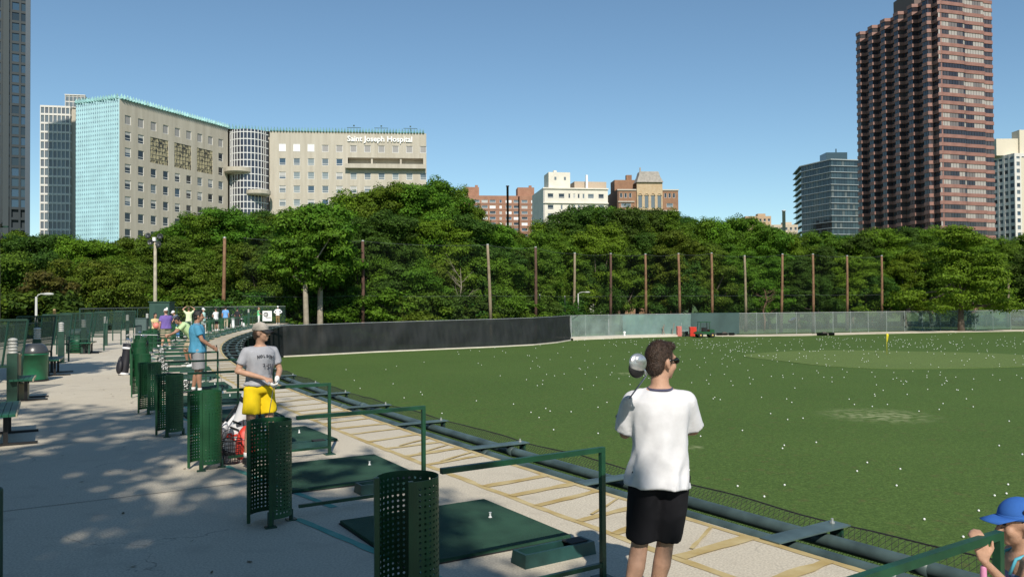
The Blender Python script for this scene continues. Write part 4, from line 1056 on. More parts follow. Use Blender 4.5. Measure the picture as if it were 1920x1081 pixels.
while px < 1990:
    D = (76 if px < 230 else pole_y(px) + 7) + rt.uniform(-1, 3)
    if 555 < px < 612: px += 25; continue
    yt = rt.uniform(468, 520); P = at_y(px, yt, D); h = P.z - ZF; key = 'low%d' % rt.choice([0, 1, 1, 2, 3])
    tree('small_tree', key, P.x, P.y, h, tlabel(px, 'front', key), wid=rt.uniform(.8, 1.05), group='lower trees in front of the tall ones'); px += rt.uniform(30, 46) if px < 470 else (rt.uniform(44, 70) if px < 1060 else rt.uniform(95, 170))
px = -30
while px < 1080:
    D = (62 if px < 110 else pole_y(px) + 3.5) + rt.uniform(-1, 2)
    yt = rt.uniform(538, 566); P = at_y(px, yt, D); h = max(2.2, P.z - ZF); key = 'bush%d' % rt.choice([0, 1, 1, 2])
    if not (540 < px < 600): tree('bush', key, P.x, P.y, h, tlabel(px, 'bush', key), 'bush', rt.uniform(.9, 1.3), 'bushes at the foot of the trees')
    px += rt.uniform(22, 36)
# the layered tree standing at the fence on the right, the bronze shrub on the left
P = at_y(1800, 470, 121.5); tree('locust_tree', 'layer', P.x, P.y, at_y(1800, 428, 121.5).z - ZF, 'bright layered tree with a dark trunk standing inside the fence, right of the yellow flag', rz=.6)
P = at_y(82, 520, 64); tree('bronze_shrub', 'bronze', P.x, P.y, at_y(82, 508, 64).z - ZF, 'bronze-leaved shrub behind the street lamp on the left', 'shrub', 1.0)
# pale forked trunks showing in front of the foliage
def bare(name, label, px, D, H, seed, mat, spread=1.0, crown=None, r0=.2):
    P = at_y(px, 560, D); t = thing(name, label, 'tree', (P.x, P.y, ZF)); r = random.Random(seed); m = MB(); br = MB()
    pts = [Vector((0, 0, -.2)), Vector((.15, 0, H * .25)), Vector((-.1, .1, H * .5)), Vector((.35 * spread, 0, H * .75)), Vector((.1, 0, H))]
    m.tube(pts, [r0 * 1.2, r0, r0 * .8, r0 * .5, r0 * .12], 9); m.build('trunk', mat, t, True)
    for i in range(11):
        b = pts[1].lerp(pts[4], r.uniform(.15, .85)); a = r.uniform(0, 6.28); L_ = H * r.uniform(.15, .34); e = b + Vector((math.cos(a) * L_ * spread, math.sin(a) * L_ * .6, L_ * r.uniform(.5, 1)))
        mid = b.lerp(e, .5) + Vector((0, 0, -.08 * L_)); br.tube([b, mid, e], [r0 * .36, r0 * .24, r0 * .07], 6)
        for q in range(3):
            f = r.uniform(.4, 1); s_ = b.lerp(e, f); a2 = a + r.uniform(-1.2, 1.2); l2 = L_ * .45; br.tube([s_, s_ + Vector((math.cos(a2) * l2, math.sin(a2) * l2 * .6, l2 * r.uniform(.3, 1)))], [r0 * .14, r0 * .04], 5)
    br.build('branches', mat, t, True)
    if crown: me, tm, Hc, rad = SPEC[crown]; o = link('crown', me, t); o.scale = (.62, .62, .5); o.location = (0, .5, H * .42)
for px, D, h, lab in ((574, 86, 14.5, 'pale-trunked tree with high foliage just left of the straight pale trunk'), (600, 88, 15.5, 'tree with a straight pale trunk behind the far end of the deck')):
    P = at_y(px, 560, D); tree('pale_tree', 'pale', P.x, P.y, h, lab, rz=px * .37)
bare('dead_tree', 'bare reddish dead tree behind the chain-link fence between two timber poles', 1432, 131, 6.6, 5, pm('red_bark', (.16, .085, .06), .9, var=.2), 1.5, None, .16)
bare('dead_tree', 'pale dead branches showing right of the middle of the windscreen', 862, 99, 9.0, 8, BARKP, .6, None, .10)
# trees shading the near deck; leafy and round ones are added to block skylight
for i, (x, y, h, key, wd) in enumerate(SHADE):
    tree('shade_tree', key, x, y, h, ['tall tree behind the walkway, shading the near left of the deck', 'wide tree behind the tees, dappling the nearest mats', 'tallest thin-crowned tree behind the camera, throwing streaks over the walkway', 'thin-crowned tree on the far left of the walkway', 'leafy tree out of frame beside the near benches, added to block skylight', 'leafy tree out of frame beside the litter bin, added to block skylight', 'round tree well behind the camera on the right, added to block skylight', 'round tree furthest right behind the camera, added to block skylight', 'round tree furthest left behind the camera, added to block skylight', 'round tree directly behind the shading trees, added to block skylight'][i], wid=wd, rz=i * 1.3)

# ================================================================== TEE LINE
GT = 'perforated dividers along the tees'
def perforated(r=0.19, z0=0.07, z1=0.94, a0=258, a1=534, cols=25, rows=23, hr=0.0085):
    m = MB(); P = lambda a, z: (r * math.cos(a), r * math.sin(a) * 0.95, z)
    A0, A1 = R_(a0), R_(a1); da = (A1 - A0) / cols; zt, zb = z1 - 0.03, z0 + 0.03; dz = (zt - zb) / rows
    m.add([P(A0 + da * i, z) for i in range(cols + 1) for z in (z0, zb, zt, z1)],
          [(i * 4, (i + 1) * 4, (i + 1) * 4 + 1, i * 4 + 1) for i in range(cols)] + [(i * 4 + 2, (i + 1) * 4 + 2, (i + 1) * 4 + 3, i * 4 + 3) for i in range(cols)])
    for i in range(cols):
        for j in range(rows):
            ca, cz = A0 + da * (i + .5), zb + dz * (j + .5); solid = i in (0, 12, 24)
            if solid:
                m.add([P(A0 + da * i, zb + dz * j), P(A0 + da * (i + 1), zb + dz * j), P(A0 + da * (i + 1), zb + dz * (j + 1)), P(A0 + da * i, zb + dz * (j + 1))], [(0, 1, 2, 3)]); continue
            o = []; q = []
            for k in range(8):
                t = math.pi / 4 * k + math.pi / 8 * 0; cx, sx = math.cos(t), math.sin(t); mx = max(abs(cx), abs(sx))
                o.append(P(ca + cx / mx * da / 2, cz + sx / mx * dz / 2)); q.append(P(ca + cx * hr / r, cz + sx * hr))
            m.add(o + q, [(k, (k + 1) % 8, 8 + (k + 1) % 8, 8 + k) for k in range(8)])
    return m
def make_divider(label, P, rz):
    t = thing('bay_divider', label, 'divider', P, rz, GT)
    o = perforated().build('shell', M_green, t)
    md = o.modifiers.new('thickness', 'SOLIDIFY'); md.thickness = 0.004; md.offset = 0
    m = MB()
    for a in (258, 534):
        x, y = .192 * math.cos(R_(a)), .182 * math.sin(R_(a)); m.box((x, y, .48), (.03, .03, .93), yaw=R_(a))
    m.build('edge_bar', M_green, t)
    m = MB(); a = R_(258); m.bar((.19 * math.cos(a), .18 * math.sin(a), 0), (.19 * math.cos(a), .18 * math.sin(a), .14), .05, .03); m.box((.19 * math.cos(a), .18 * math.sin(a), .006), (.1, .07, .012)); m.build('foot', M_dgreen, t)
    m = MB(); m.tube([(.19, 0, 0), (.19, 0, .1)], .02, 8); m.box((.19, 0, .006), (.09, .09, .012)); m.build('foot', M_dgreen, t)
    return t
div0 = None
for k in range(0, NB):
    s = sdiv(k); P = ep(s, -3.3 + toff(s)); n_ = k if k > 0 else 0
    lab = 'perforated green steel tube, %s along the tee line from the camera' % (ORD[k - 1] if k else 'just outside the picture, first')
    if k == 1: lab = 'nearest perforated green steel tube, large at the bottom edge left of the white-shirted man'
    if k == 2: lab = 'second perforated green steel tube, in front of the legs of the man in yellow shorts'
    if k == 4: lab = 'sunlit perforated green steel tube, fourth from the camera, left of the blue-polo man'
    if k == 0: continue
    rz = yaw_s(s) + rnd.uniform(-.25, .25)
    if div0 is None: div0 = make_divider(lab, P, rz)
    else: dup(div0, None, P, rz, lab)
M_rail = pm('rail_paint', (.008, .055, .026), .45, var=.35, scale=5)
def make_rail(label, P, rz):
    t = thing('bay_rail', label, 'railing', P, rz, 'steel rails between the tees')
    m = MB(); m.bar((-1.32, 0, .93), (.018, 0, .93), .036, .036); m.build('top_bar', M_rail, t)
    m = MB(); m.bar((0, 0, .0125), (0, 0, .912), .036, .036); m.build('post', M_rail, t)
    m = MB(); m.box((0, 0, .006), (.13, .13, .012)); m.tube([(.045, .045, .012), (.045, .045, .025)], .008, 6); m.tube([(-.045, -.045, .012), (-.045, -.045, .025)], .008, 6); m.build('base_plate', M_dgreen, t)
    m = MB(); m.bar((-1.3, 0, .1), (-.018, 0, .1), .03, .03); m.build('bottom_bar', M_rail, t); return t
rail0 = None
for k in range(0, NB):
    s = sdiv(k) + .05; P = ep(s, -1.72 + toff(s)); lab = 'dark green steel bay rail, %s from the camera along the tee line' % ORD[k]
    if k == 0: P = ep(so(Vector((2.2, 3.7, 0)))[0], so(Vector((2.2, 3.7, 0)))[1]); lab = 'green steel bay rail at the bottom right, held by the child in the blue cap'; rz = yaw_s(0) - .02
    else: rz = yaw_s(s)
    if k == 1: lab = 'green steel bay rail with its post just left of the white-shirted man'
    rail0 = make_rail(lab, P, rz) if rail0 is None else (dup(rail0, None, P, rz, lab) and rail0)
M_mat = pm('mat_turf', (0.008, 0.048, 0.027), .95, col2=(.020, .080, .045), scale=2.6, bump=.6, bscale=160); M_rub = pm('rubber', (.015, .016, .016), .8)
def make_mat(label, P, rz):
    t = thing('hitting_mat', label, 'golf mat', P, rz, 'hitting mats on the deck')
    m = MB(); m.box((0, 0, .022), (1.5, 1.5, .026)); m.build('turf_pad', M_mat, t)
    m = MB(); m.box((0, 0, .0055), (1.52, 1.52, .009)); m.build('rubber_base', M_rub, t)
    m = MB(); m.lathe([(.018, .036), (.009, .05), (.009, .075), (.014, .082)], 10, Matrix.Translation((.45, .1, 0))); m.build('rubber_tee', M_white, t); return t
def make_tray(label, P, rz):
    t = thing('ball_tray', label, 'ball tray', P, rz, 'ball trays beside the mats')
    m = MB(); pr_ = [(-.34, -.1), (.34, -.1), (.34, .1), (-.34, .1)]
    m.loft([[Vector((x, y, .0)) for x, y in pr_], [Vector((x * .97, y * .9, .1)) for x, y in pr_], [Vector((x * .9, y * .66, .1)) for x, y in pr_], [Vector((x * .88, y * .6, .03)) for x, y in pr_]]); m.build('body', pm('teal_green_plastic', (.012, .052, .046), .5, var=.3), t)
    m = MB(); m.box((.2, 0, .104), (.16, .12, .01)); m.build('lid', M_rub, t); return t
mat0 = tray0 = None; rb = random.Random(8)
for k in range(0, NB - 1):
    s = sdiv(k) + 1.72; P = ep(s, -2.05 + toff(s)); rz = yaw_s(s) + rb.uniform(-.03, .03)
    lab = 'square green hitting mat, %s from the camera' % ORD[k]
    if k == 1: lab = 'square green hitting mat beside the nearest perforated tube, dappled with sun'
    mat0 = make_mat(lab, P, rz) if mat0 is None else (dup(mat0, None, P, rz, lab) and mat0)
    s2 = sdiv(k) + .62; P = ep(s2, -1.75 + toff(s2) + rb.uniform(-.2, .1)); lab = 'low teal-green ball tray at the near edge of the %s mat from the camera' % ORD[k]
    tray0 = make_tray(lab, P, yaw_s(s2)) if tray0 is None else (dup(tray0, None, P, yaw_s(s2), lab) and tray0)

# ------------------------------------------------ pipes, brackets and net outside the deck edge
for off, lab, nm in ((.24, 'inner grey-green steel pipe running along the deck edge under the brackets', 0), (.66, 'outer grey-green steel pipe running along the deck edge beside the net rope', 1)):
    t = thing('edge_pipe', lab, 'pipe', ep(0, off, -.085))
    o = Vector(t.location); m = MB(); m.tube([ep(s * .5, off, -.085) - o for s in range(-24, 172)], .062, 12); m.build('tube', M_steel, t, True)
    m = MB()
    for s in range(-10, 84, 6):
        a = ep(s + .8, off, -.085) - o; b = ep(s + .95, off, -.085) - o; m.tube([a, b], .069, 12)
    m.build('coupling', M_steel, t, True)
def make_bracket(label, P, rz):
    t = thing('net_bracket', label, 'bracket', P, rz, 'steel brackets carrying the net frame')
    m = MB(); m.box((.44, 0, .012), (.96, .2, .012)); m.build('top_plate', M_steel, t)
    m = MB(); m.box((.44, 0, -.012), (.94, .03, .036)); m.box((.86, 0, -.09), (.03, .12, .14)); m.box((.03, 0, -.17), (.02, .2, .3)); m.build('web', M_dgreen, t)
    m = MB(); m.tube([(.84, .03, .018), (.84, .03, .06)], .012, 6); m.tube([(.84, .03, .018), (.84, .03, .03)], .024, 6); m.build('bolt', M_galv, t); return t
b0 = None; kb = 0; s = so(at_z(1395, 1025))[0] - 2.6
while s < S_END - 1:
    lab = 'grey-green steel bracket across the edge pipes, %s from the camera' % ORD[kb]; P = ep(s, 0.02, .0)
    b0 = make_bracket(lab, P, yaw_s(s)) if b0 is None else (dup(b0, None, P, yaw_s(s), lab) and b0); s += 2.58; kb += 1
# ball-catching net: knotted lattice near the camera, cloth-like further off
M_tw = pm('black_twine', (.012, .014, .013), .9)
t = thing('edge_net', 'black ball net slung along the outside of the deck edge under the pipes', 'net', ep(0, .5, -.3)); o = Vector(t.location)
def netp(s, f):
    off = .04 + .96 * f; sag = -.26 * math.sin(math.pi * min(1, f * 1.02)) * (1 - .45 * f) + .02 * f - .14 * (1 - f)
    return ep(s, off, sag + .02 * mnoise.noise((s * 1.3, f * 2, 0)) + (-.01 - .03 * abs(math.sin(s * 1.22)) if f > .95 else 0)) - o
m = MB(); ds = .058; NF_ = 18; S1 = 17.0
def thin(m, a, b, w):
    d = (b - a).normalized(); r = d.cross(Vector((.2, -.6, .75))).normalized() * w; q = len(m.v)
    m.v += [tuple(a - r), tuple(a + r), tuple(b + r), tuple(b - r)]; m.f.append((q, q + 1, q + 2, q + 3)); m.m.append(0)
i = 0; s = -3.0
while s < S1:
    for j in range(NF_):
        a = netp(s + (ds / 2 if j % 2 else 0), j / NF_)
        thin(m, a, netp(s + (0 if j % 2 else ds / 2), (j + 1) / NF_), .0022); thin(m, a, netp(s + (ds if j % 2 else -ds / 2), (j + 1) / NF_), .0022)
    s += ds
m.build('netting', M_tw, t)
m = MB(); vs = []; n_ = int((S_END - S1) / .8)
for i in range(n_ + 1):
    for j in range(7): vs.append(netp(S1 + (S_END - S1) * i / n_, j / 6))
m.add(vs, [(i * 7 + j, (i + 1) * 7 + j, (i + 1) * 7 + j + 1, i * 7 + j + 1) for i in range(n_) for j in range(6)]); m.build('netting', mesh_cloth('black_net_afar', (.012, .014, .013), .62), t)
m = MB(); m.tube([netp(s * .25, 1.0) for s in range(-16, 340)], .008, 5); m.build('edge_rope', M_tw, t)
# posts of the lower tee level, seen under the far end of the deck
kp = 0
for s in range(44, 88, 5):
    P = ep(s, -.55, ZF); m = MB(); m.tube([(0, 0, .05), (0, 0, 2.46)], .09, 10); m.box((0, 0, .06), (.3, .3, .03)); m.box((0, 0, 2.445), (.3, .3, .03))
    o = m.build('deck_post', M_dgreen, None, False, P); tag(o, 'dark steel post under the far deck, %s from the near side' % ('first' if kp == 0 else ORD[kp]), 'post', 'posts under the deck'); kp += 1

# ================================================================== WALKWAY SIDE
M_mesh = mesh_cloth('dark_green_mesh', (.012, .036, .027), .52, var=.1)
# mesh railing at the back of the walkway
BR = [(s * 1.0, -6.75 + (0 if s < 26 else max(-3.2, -.32 * (s - 26)))) for s in range(-6, 60)]
t = thing('mesh_railing', 'dark green mesh railing along the back of the walkway', 'railing', ep(0, -6.75)); o = Vector(t.location)
m = MB(); vs = []
for s, of in BR:
    a = ep(s, of) - o; vs += [(a.x, a.y, .08), (a.x, a.y, 1.06)]
m.add(vs, [(i * 2, i * 2 + 2, i * 2 + 3, i * 2 + 1) for i in range(len(BR) - 1)]); m.build('mesh_infill', M_mesh, t)
for z, nm in ((1.08, 'top_rail'), (.1, 'bottom_rail')):
    m = MB(); m.tube([ep(s, of, z) - o for s, of in BR], .026, 6); m.build(nm, M_dgreen, t)
for i in range(0, len(BR), 3):
    a = ep(*BR[i]) - o; m = MB(); m.bar((a.x, a.y, .0), (a.x, a.y, 1.12), .06); m.build('post', M_dgreen, t)
# far end railing
FE = [ep(62, -11.8), ep(70, -11.8), ep(78, -10.5), ep(86.5, -9.5), ep(86.5, -5), ep(86.6, -.3)]
t = thing('end_railing', 'tall dark mesh railing closing the far end of the deck behind the people', 'railing', FE[0]); o = Vector(FE[0]); m = MB(); vs = []
for a in FE: a = a - o; vs += [(a.x, a.y, .1), (a.x, a.y, 1.75)]
m.add(vs, [(i * 2, i * 2 + 2, i * 2 + 3, i * 2 + 1) for i in range(len(FE) - 1)]); m.build('mesh_infill', mesh_cloth('dark_green_mesh_thin', (.02, .05, .04), .35), t)
m = MB(); m.tube([a - o + Vector((0, 0, 1.78)) for a in FE], .04, 6); m.build('top_rail', pm('dull_rail', (.09, .12, .11), .5), t)
for i in range(len(FE) - 1):
    for f in (0, .5): a = FE[i].lerp(FE[i + 1], f) - o; m = MB(); m.tube([(a.x, a.y, 0), (a.x, a.y, 1.8)], .05, 6); m.build('post', M_dgreen, t)
# leaning mesh screens set across the back of the walkway
def mesh_screen(px, py, D, w, label, rz, lean=.14, z0=.62, z1=1.68):
    P = at_y(px, py, D); t = thing('mesh_screen', label, 'screen', (P.x, P.y, 0), rz, 'mesh screens beside the walkway benches')
    k = lean / (z1 - z0); f = lambda x, z: (x + (z - z0) * k * .6, (z - z0) * k, z)
    m = MB(); n_ = 2
    for x in (-w / 2, 0, w / 2): m.bar(f(x, z0), f(x, z1), .035)
    for z in (z0, z1, ): m.bar(f(-w / 2, z), f(w / 2, z), .05)
    m.build('frame', M_dgreen, t)
    m = MB(); m.quad(f(-w / 2, z0), f(w / 2, z0), f(w / 2, z1), f(-w / 2, z1)); m.build('mesh_infill', M_mesh, t)
    for x in (-w / 2, w / 2): m = MB(); m.bar((x, 0, 0), (x, 0, z0), .05); m.build('leg', M_dgreen, t)
    return t
for px, py, D, w, lab, rz in ((4, 650, 18.5, .8, 'leaning mesh screen cut by the left edge of the photo', .2), (60, 628, 24.5, 1.05, 'leaning mesh screen directly behind the dome-lidded litter bin', .25), (101, 630, 29, .95, 'leaning mesh screen behind the second bench', .3),
                              (137, 612, 33.5, 1.25, 'tall mesh screen behind the bin enclosure', .15), (200, 612, 41, 1.35, 'leaning mesh screen left of the black golf bag', .2), (175, 640, 36, .9, 'low mesh screen between the bin enclosure and the walkway', .1), (231, 620, 46, 1.1, 'furthest mesh screen, by the last white lamp', .2)):
    mesh_screen(px, py, D, w, lab, rz)
# lamp bollards with white louvred heads
M_lv = pm('white_louvre', (.46, .46, .43), .45)
for i, (px, py, D, hh) in enumerate(((24, 640, 17.0, 1.2), (70, 625, 22.5, 1.28), (115, 612, 28.5, 1.3), (157, 604, 34, 1.3), (198, 598, 40.5, 1.33), (239, 594, 47, 1.33), (276, 593, 56, 1.3), (466, 583, 78, 1.45))):
    P = at_y(px, py, D); t = thing('lamp_bollard', 'dark green bollard with a white louvred lamp head, %s from the camera along the walkway' % ORD[i], 'bollard', (P.x, P.y, 0), .4, 'lamp bollards along the walkway')
    m = MB(); m.box((0, 0, hh * .42), (.19, .19, hh * .84)); m.box((0, 0, .01), (.26, .26, .02)); m.build('post', M_dgreen, t)
    m = MB(); z = hh * .84
    for q in range(4): m.lathe([(.075, z + q * .065), (.095, z + q * .065 + .012), (.075, z + q * .065 + .05)], 12)
    m.lathe([(.06, z), (.06, z + .28)], 12); m.lathe([(.1, z + .265), (.08, z + .31), (.02, z + .33)], 12); m.build('lamp_head', M_lv, t, True)
# benches
M_seat = pm('green_bench_slats', (.012, .10, .055), .45, var=.2)
def bench(P, rz, label, L_=1.8):
    t = thing('bench', label, 'bench', P, rz, 'benches along the walkway'); w = .42
    m = MB()
    for i in range(5): m.box((0 - w / 2 + .04 + i * .085, 0, .455), (.078, L_, .035))
    m.build('seat', M_seat, t); m = MB(); m.box((w / 2 + .012, 0, .452), (.02, L_, .05)); m.build('nosing', pm('pale_edge', (.42, .36, .24), .7), t)
    for y in (-L_ / 2 + .3, L_ / 2 - .3):
        m = MB(); m.bar((-.08, y, .03), (-.08, y, .437), .06); m.bar((.08, y, .03), (.08, y, .437), .06); m.box((.12, y, .018), (.72, .07, .035)); m.box((0, y, .425), (.4, .06, .024)); m.build('leg', M_black, t)
    return t
for px, py, D, lab, L_ in ((2, 812, 12.2, 'green slatted bench at the left edge of the photo with a long dark foot', 1.9), (100, 696, 23.8, 'green slatted bench just past the dome-lidded litter bin', 1.8), (42, 745, 17.4, 'dark bench with a pale edge between the tan block and the litter bin', 1.2), (165, 655, 34.2, 'green bench beside the bin enclosure', 1.6)):
    P = at_y(px, py, D); s, of = so(Vector((P.x, P.y, 0))); bench((P.x, P.y, 0), yaw_s(s), lab, L_)
# litter bins
M_bin = pm('bin_green', (.008, .13, .06), .4, var=.25, scale=2)
P = at_z(65, 714); t = thing('litter_bin', 'round green litter bin with a dark dome lid by the walkway', 'litter bin', (P.x, P.y, 0))
m = MB(); m.lathe([(.29, 0), (.31, .04), (.325, .70), (.335, .70), (.335, .74)], 28); m.build('body', M_bin, t, True)
m = MB(); m.lathe([(.33, .74), (.33, .78), (.27, .93), (.20, .99), (.17, 1.0)], 28); m.build('dome_lid', pm('dark_lid', (.05, .055, .06), .3), t, True); m = MB(); m.lathe([(.31, 0), (.33, 0), (.33, .05), (.31, .05)], 28); m.build('base_ring', M_black, t)
P = at_z(147, 661); t = thing('litter_bin', 'green litter bin with a grey domed lid inside a slatted frame', 'litter bin', (P.x, P.y, 0), .3)
m = MB(); m.lathe([(.36, .02), (.40, .78)], 24); m.build('body', M_bin, t, True); m = MB(); m.lathe([(.44, .8), (.43, .9), (.30, 1.0), (.05, 1.02)], 24); m.build('dome_lid', pm('grey_green_lid', (.09, .14, .13), .5), t, True)
m = MB()
for a in range(4): m.bar((.52 * math.cos(a * 1.5708 + .785), .52 * math.sin(a * 1.5708 + .785), 0), (.52 * math.cos(a * 1.5708 + .785), .52 * math.sin(a * 1.5708 + .785), 1.0), .06)
for q in range(7): m.box((0, -.37, .1 + q * .12), (.70, .015, .03)); m.box((.37, 0, .1 + q * .12), (.015, .70, .03))
m.build('slatted_frame', M_dgreen, t)
P = at_z(42, 747); m = MB(); pf = [(.13, 0), (.135, .28), (.12, .33), (.05, .345)]
m.lathe(pf, 8); o = m.build('tan_bucket', pm('tan_plastic', (.42, .33, .2), .6, var=.1), None, False, (P.x, P.y, 0)); tag(o, 'tan angular tub on the deck beside the dark bench at left', 'tub')
P = at_y(35, 690, 17.9); m = MB(); m.box((0, 0, .45), (.06, .09, .9)); m.box((0, 0, .92), (.08, .11, .04)); o = m.build('timber_post', pm('raw_timber', (.34, .25, .15), .8, var=.15), None, False, (P.x, P.y, 0)); tag(o, 'short raw timber post behind the tan tub at left', 'post')
# near post cut by the left edge
P = Vector((-2.86, 4.5, 0)); m = MB(); m.tube([(0, 0, 0), (0, 0, .985)], .034, 12); m.ell((0, 0, .985), (.034, .034, .02)); m.box((0, 0, .008), (.14, .14, .016)); o = m.build('rail_post', M_dgreen, None, False, P); tag(o, 'near dark green post cut by the left edge of the photo', 'post')
# dark shed at the far end, sign on the end railing
P = at_y(304, 600, 62); t = thing('shed', 'dark green box shed on the far deck behind the purple-polo man', 'shed', (P.x, P.y, 0), .1)
m = MB(); m.box((0, 0, 1.1), (1.45, 1.3, 2.2)); m.build('wall', pm('shed_green', (.018, .06, .045), .6), t); m = MB(); m.box((0, 0, 2.24), (1.6, 1.45, .08)); m.build('roof', M_dgreen, t); m = MB(); m.box((0.1, -.66, 1.0), (.8, .03, 1.9)); m.build('door', pm('shed_door', (.014, .05, .037), .5), t); m = MB(); m.box((.52, -.655, 1.75), (.2, .02, .14)); m.build('notice', M_white, t)
P = at_y(266, 615, 47.5); t = thing('control_box', 'grey-green metal cabinet left of the purple-polo man', 'cabinet', (P.x, P.y, 0), .15); m = MB(); m.box((0, 0, .62), (.62, .4, 1.2)); m.box((0, 0, 1.235), (.68, .46, .03)); m.build('body', pm('cabinet_grey', (.06, .10, .095), .5), t); m = MB(); m.box((.05, -.21, .65), (.45, .02, 1.0)); m.build('door', pm('cabinet_grey_door', (.07, .11, .105), .45), t)
P = at_y(501, 592, 80); t = thing('banner_sign', 'white banner with a black ring emblem on the far end railing', 'sign', (P.x, P.y, P.z), .05)
m = MB(); m.box((0, 0, 0), (.90, .02, 1.0)); m.build('panel', M_white, t); m = MB()
for q in range(20):
    a, b = 2 * math.pi * q / 20, 2 * math.pi * (q + 1) / 20; c0_ = Vector((-.12, -.02, .14)); m.bar(c0_ + Vector((.19 * math.cos(a), 0, .19 * math.sin(a))), c0_ + Vector((.19 * math.cos(b), 0, .19 * math.sin(b))), .075, .02, up=(0, 1, 0))
m.box((-.12, -.022, .14), (.05, .016, .26)); m.box((-.06, -.026, .14), (.13, .012, .06)); m.box((.12, -.02, -.16), (.5, .012, .06)); m.build('emblem', M_black, t)

# ================================================================== LAMPS AND POLES
def street_lamp(px, ytop, D, arm, label, zbase, right=1):
    T_ = at_y(px, ytop, D); t = thing('street_lamp', label, 'street lamp', (T_.x, T_.y, zbase)); h = T_.z - zbase
    m = MB(); m.tube([(0, 0, 0), (0, 0, h)], [.11, .075], 10); m.build('pole', pm('lamp_grey', (.45, .45, .42), .5), t, True)
    m = MB(); m.tube([(0, 0, h - .1), (arm * .25 * right, 0, h + .12), (arm * .6 * right, 0, h + .2), (arm * right, 0, h + .2)], .045, 8); m.build('arm', pm('lamp_grey', (.45, .45, .42)), t, True)
    m = MB(); m.ell((arm * right + .3 * right, 0, h + .18), (.42, .17, .11)); m.build('lamp_head', pm('lamp_grey', (.45, .45, .42)), t, True)
street_lamp(68, 556, 58, .55, 'cobra-head street lamp standing by the bronze shrub on the left', ZF)
street_lamp(1084, 550, 116, 1.0, 'cobra-head street lamp beside a timber pole where the windscreen ends', ZF)
for px, yt, D, lab in ((1012, 553, 108, 'slim pale post just right of the fourth timber pole'), (1059, 556, 112, 'slim pale post left of the cobra-head lamp by the fence end'), (102, 582, 50, 'short tan post left of the tall mesh screens')):
    T_ = at_y(px, yt, D); m = MB(); m.lathe([(.10, 0), (.08, T_.z - ZF), (.1, T_.z - ZF), (.06, T_.z - ZF + .1)], 10); o = m.build('slim_post', pm('pale_post' if px > 200 else 'tan_post', (.5, .5, .48) if px > 200 else (.38, .27, .13), .6), None, True, (T_.x, T_.y, ZF)); tag(o, lab, 'post')
def floodlight(px, ytop, D, label, heads):
    T_ = at_y(px, ytop, D); t = thing('floodlight_pole', label, 'floodlight', (T_.x, T_.y, ZF)); h = T_.z - ZF
    m = MB(); m.tube([(0, 0, 0), (0, 0, h)], [.17, .11], 10); m.build('pole', pm('concrete_pole', (.36, .32, .24), .8, var=.2), t, True)
    m = MB(); m.box((0, 0, h - .25), (1.1, .08, .08)); m.box((0, 0, h - .8), (.9, .08, .08)); m.build('crossarm', M_dgreen, t)
    for x, z, r in heads:
        m = MB(); M = Matrix.Translation((x, -.15, h + z)) @ Matrix.Rotation(R_(65 + r), 4, 'X'); m.lathe([(.09, -.2), (.2, -.05), (.235, .14), (.215, .14), (.12, -.03)], 14, M); m.build('lamp', pm('lamp_black', (.03, .035, .035), .35), t, True)
    m = MB(); m.box((0, -.14, h - .15), (.24, .2, .3)); m.build('junction_box', M_white, t)
floodlight(291, 445, 66, 'tall concrete floodlight pole behind the deck, under the hospital corner', ((-.5, .1, 0), (.5, .05, 10), (.35, -.6, 0), (-.28, -.4, 20)))
floodlight(-5, 416, 42, 'floodlight pole whose lamp cluster just shows at the left edge of the photo', ((.14, -.1, 0), (.16, -.75, 5), (-.5, -.2, 0)))

# ================================================================== THINGS ON THE TURF
P = at_z(1663, 665, ZF); t = thing('flagstick', 'yellow flag on a thin yellow stick in the target green', 'flag', (P.x, P.y, ZF + .03)); ht = at_y(1663, 625, P.y).z - ZF
m = MB(); m.tube([(0, 0, 0), (0, 0, ht)], .022, 8); m.build('stick', pm('yellow_stick', (.55, .47, .03), .5), t, True)
m = MB(); vs = []
for i in range(6):
    for j in range(4): f = i / 5; vs.append((.015 + .2 * f - .03 * j * f, -.07 * math.sin(f * 5), ht - .02 - (.75 - .3 * f) * j / 3 - .1 * f))
m.add(vs, [(i * 4 + j, (i + 1) * 4 + j, (i + 1) * 4 + j + 1, i * 4 + j + 1) for i in range(5) for j in range(3)]); o = m.build('cloth', pm('yellow_cloth', (.75, .62, .02), .7), t, True); o.modifiers.new('thickness', 'SOLIDIFY').thickness = .006
# ball-collecting utility vehicle
P = at_z(1326, 633, ZF); t = thing('utility_vehicle', 'small green caged utility vehicle with yellow wheels at the edge of the turf', 'vehicle', (P.x, P.y + 1, ZF), .12)
M_jd = pm('vehicle_green', (.012, .07, .02), .35, var=.1); m = MB()
m.box((0, 0, .62), (2.1, 1.15, .34)); m.box((.75, 0, .92), (.6, 1.1, .28)); m.loft([[Vector((-1.05, y, z)) for y, z in ((-.55, .5), (.55, .5), (.55, .8), (-.55, .8))], [Vector((-1.45, y, z)) for y, z in ((-.45, .5), (.45, .5), (.45, .68), (-.45, .68))]]); m.build('body', M_jd, t)
m = MB(); 
for x, y in ((-.95, .52), (-.95, -.52), (.45, .52), (.45, -.52)): m.bar((x, y, .79), (x * .85, y, 2.0), .06)
m.box((-.2, 0, 2.03), (1.5, 1.2, .06)); m.build('roll_cage', M_jd, t)
m = MB(); 
for i in range(7): m.box((-.2, -.56, .95 + i * .15), (1.25, .015, .02)); m.box((-.85 + i * .2, -.565, 1.4), (.02, .012, 1.15))
m.build('cage_mesh', M_black, t); m = MB(); m.box((-.1, .1, 1.05), (.5, .9, .5)); m.build('seat', M_black, t)
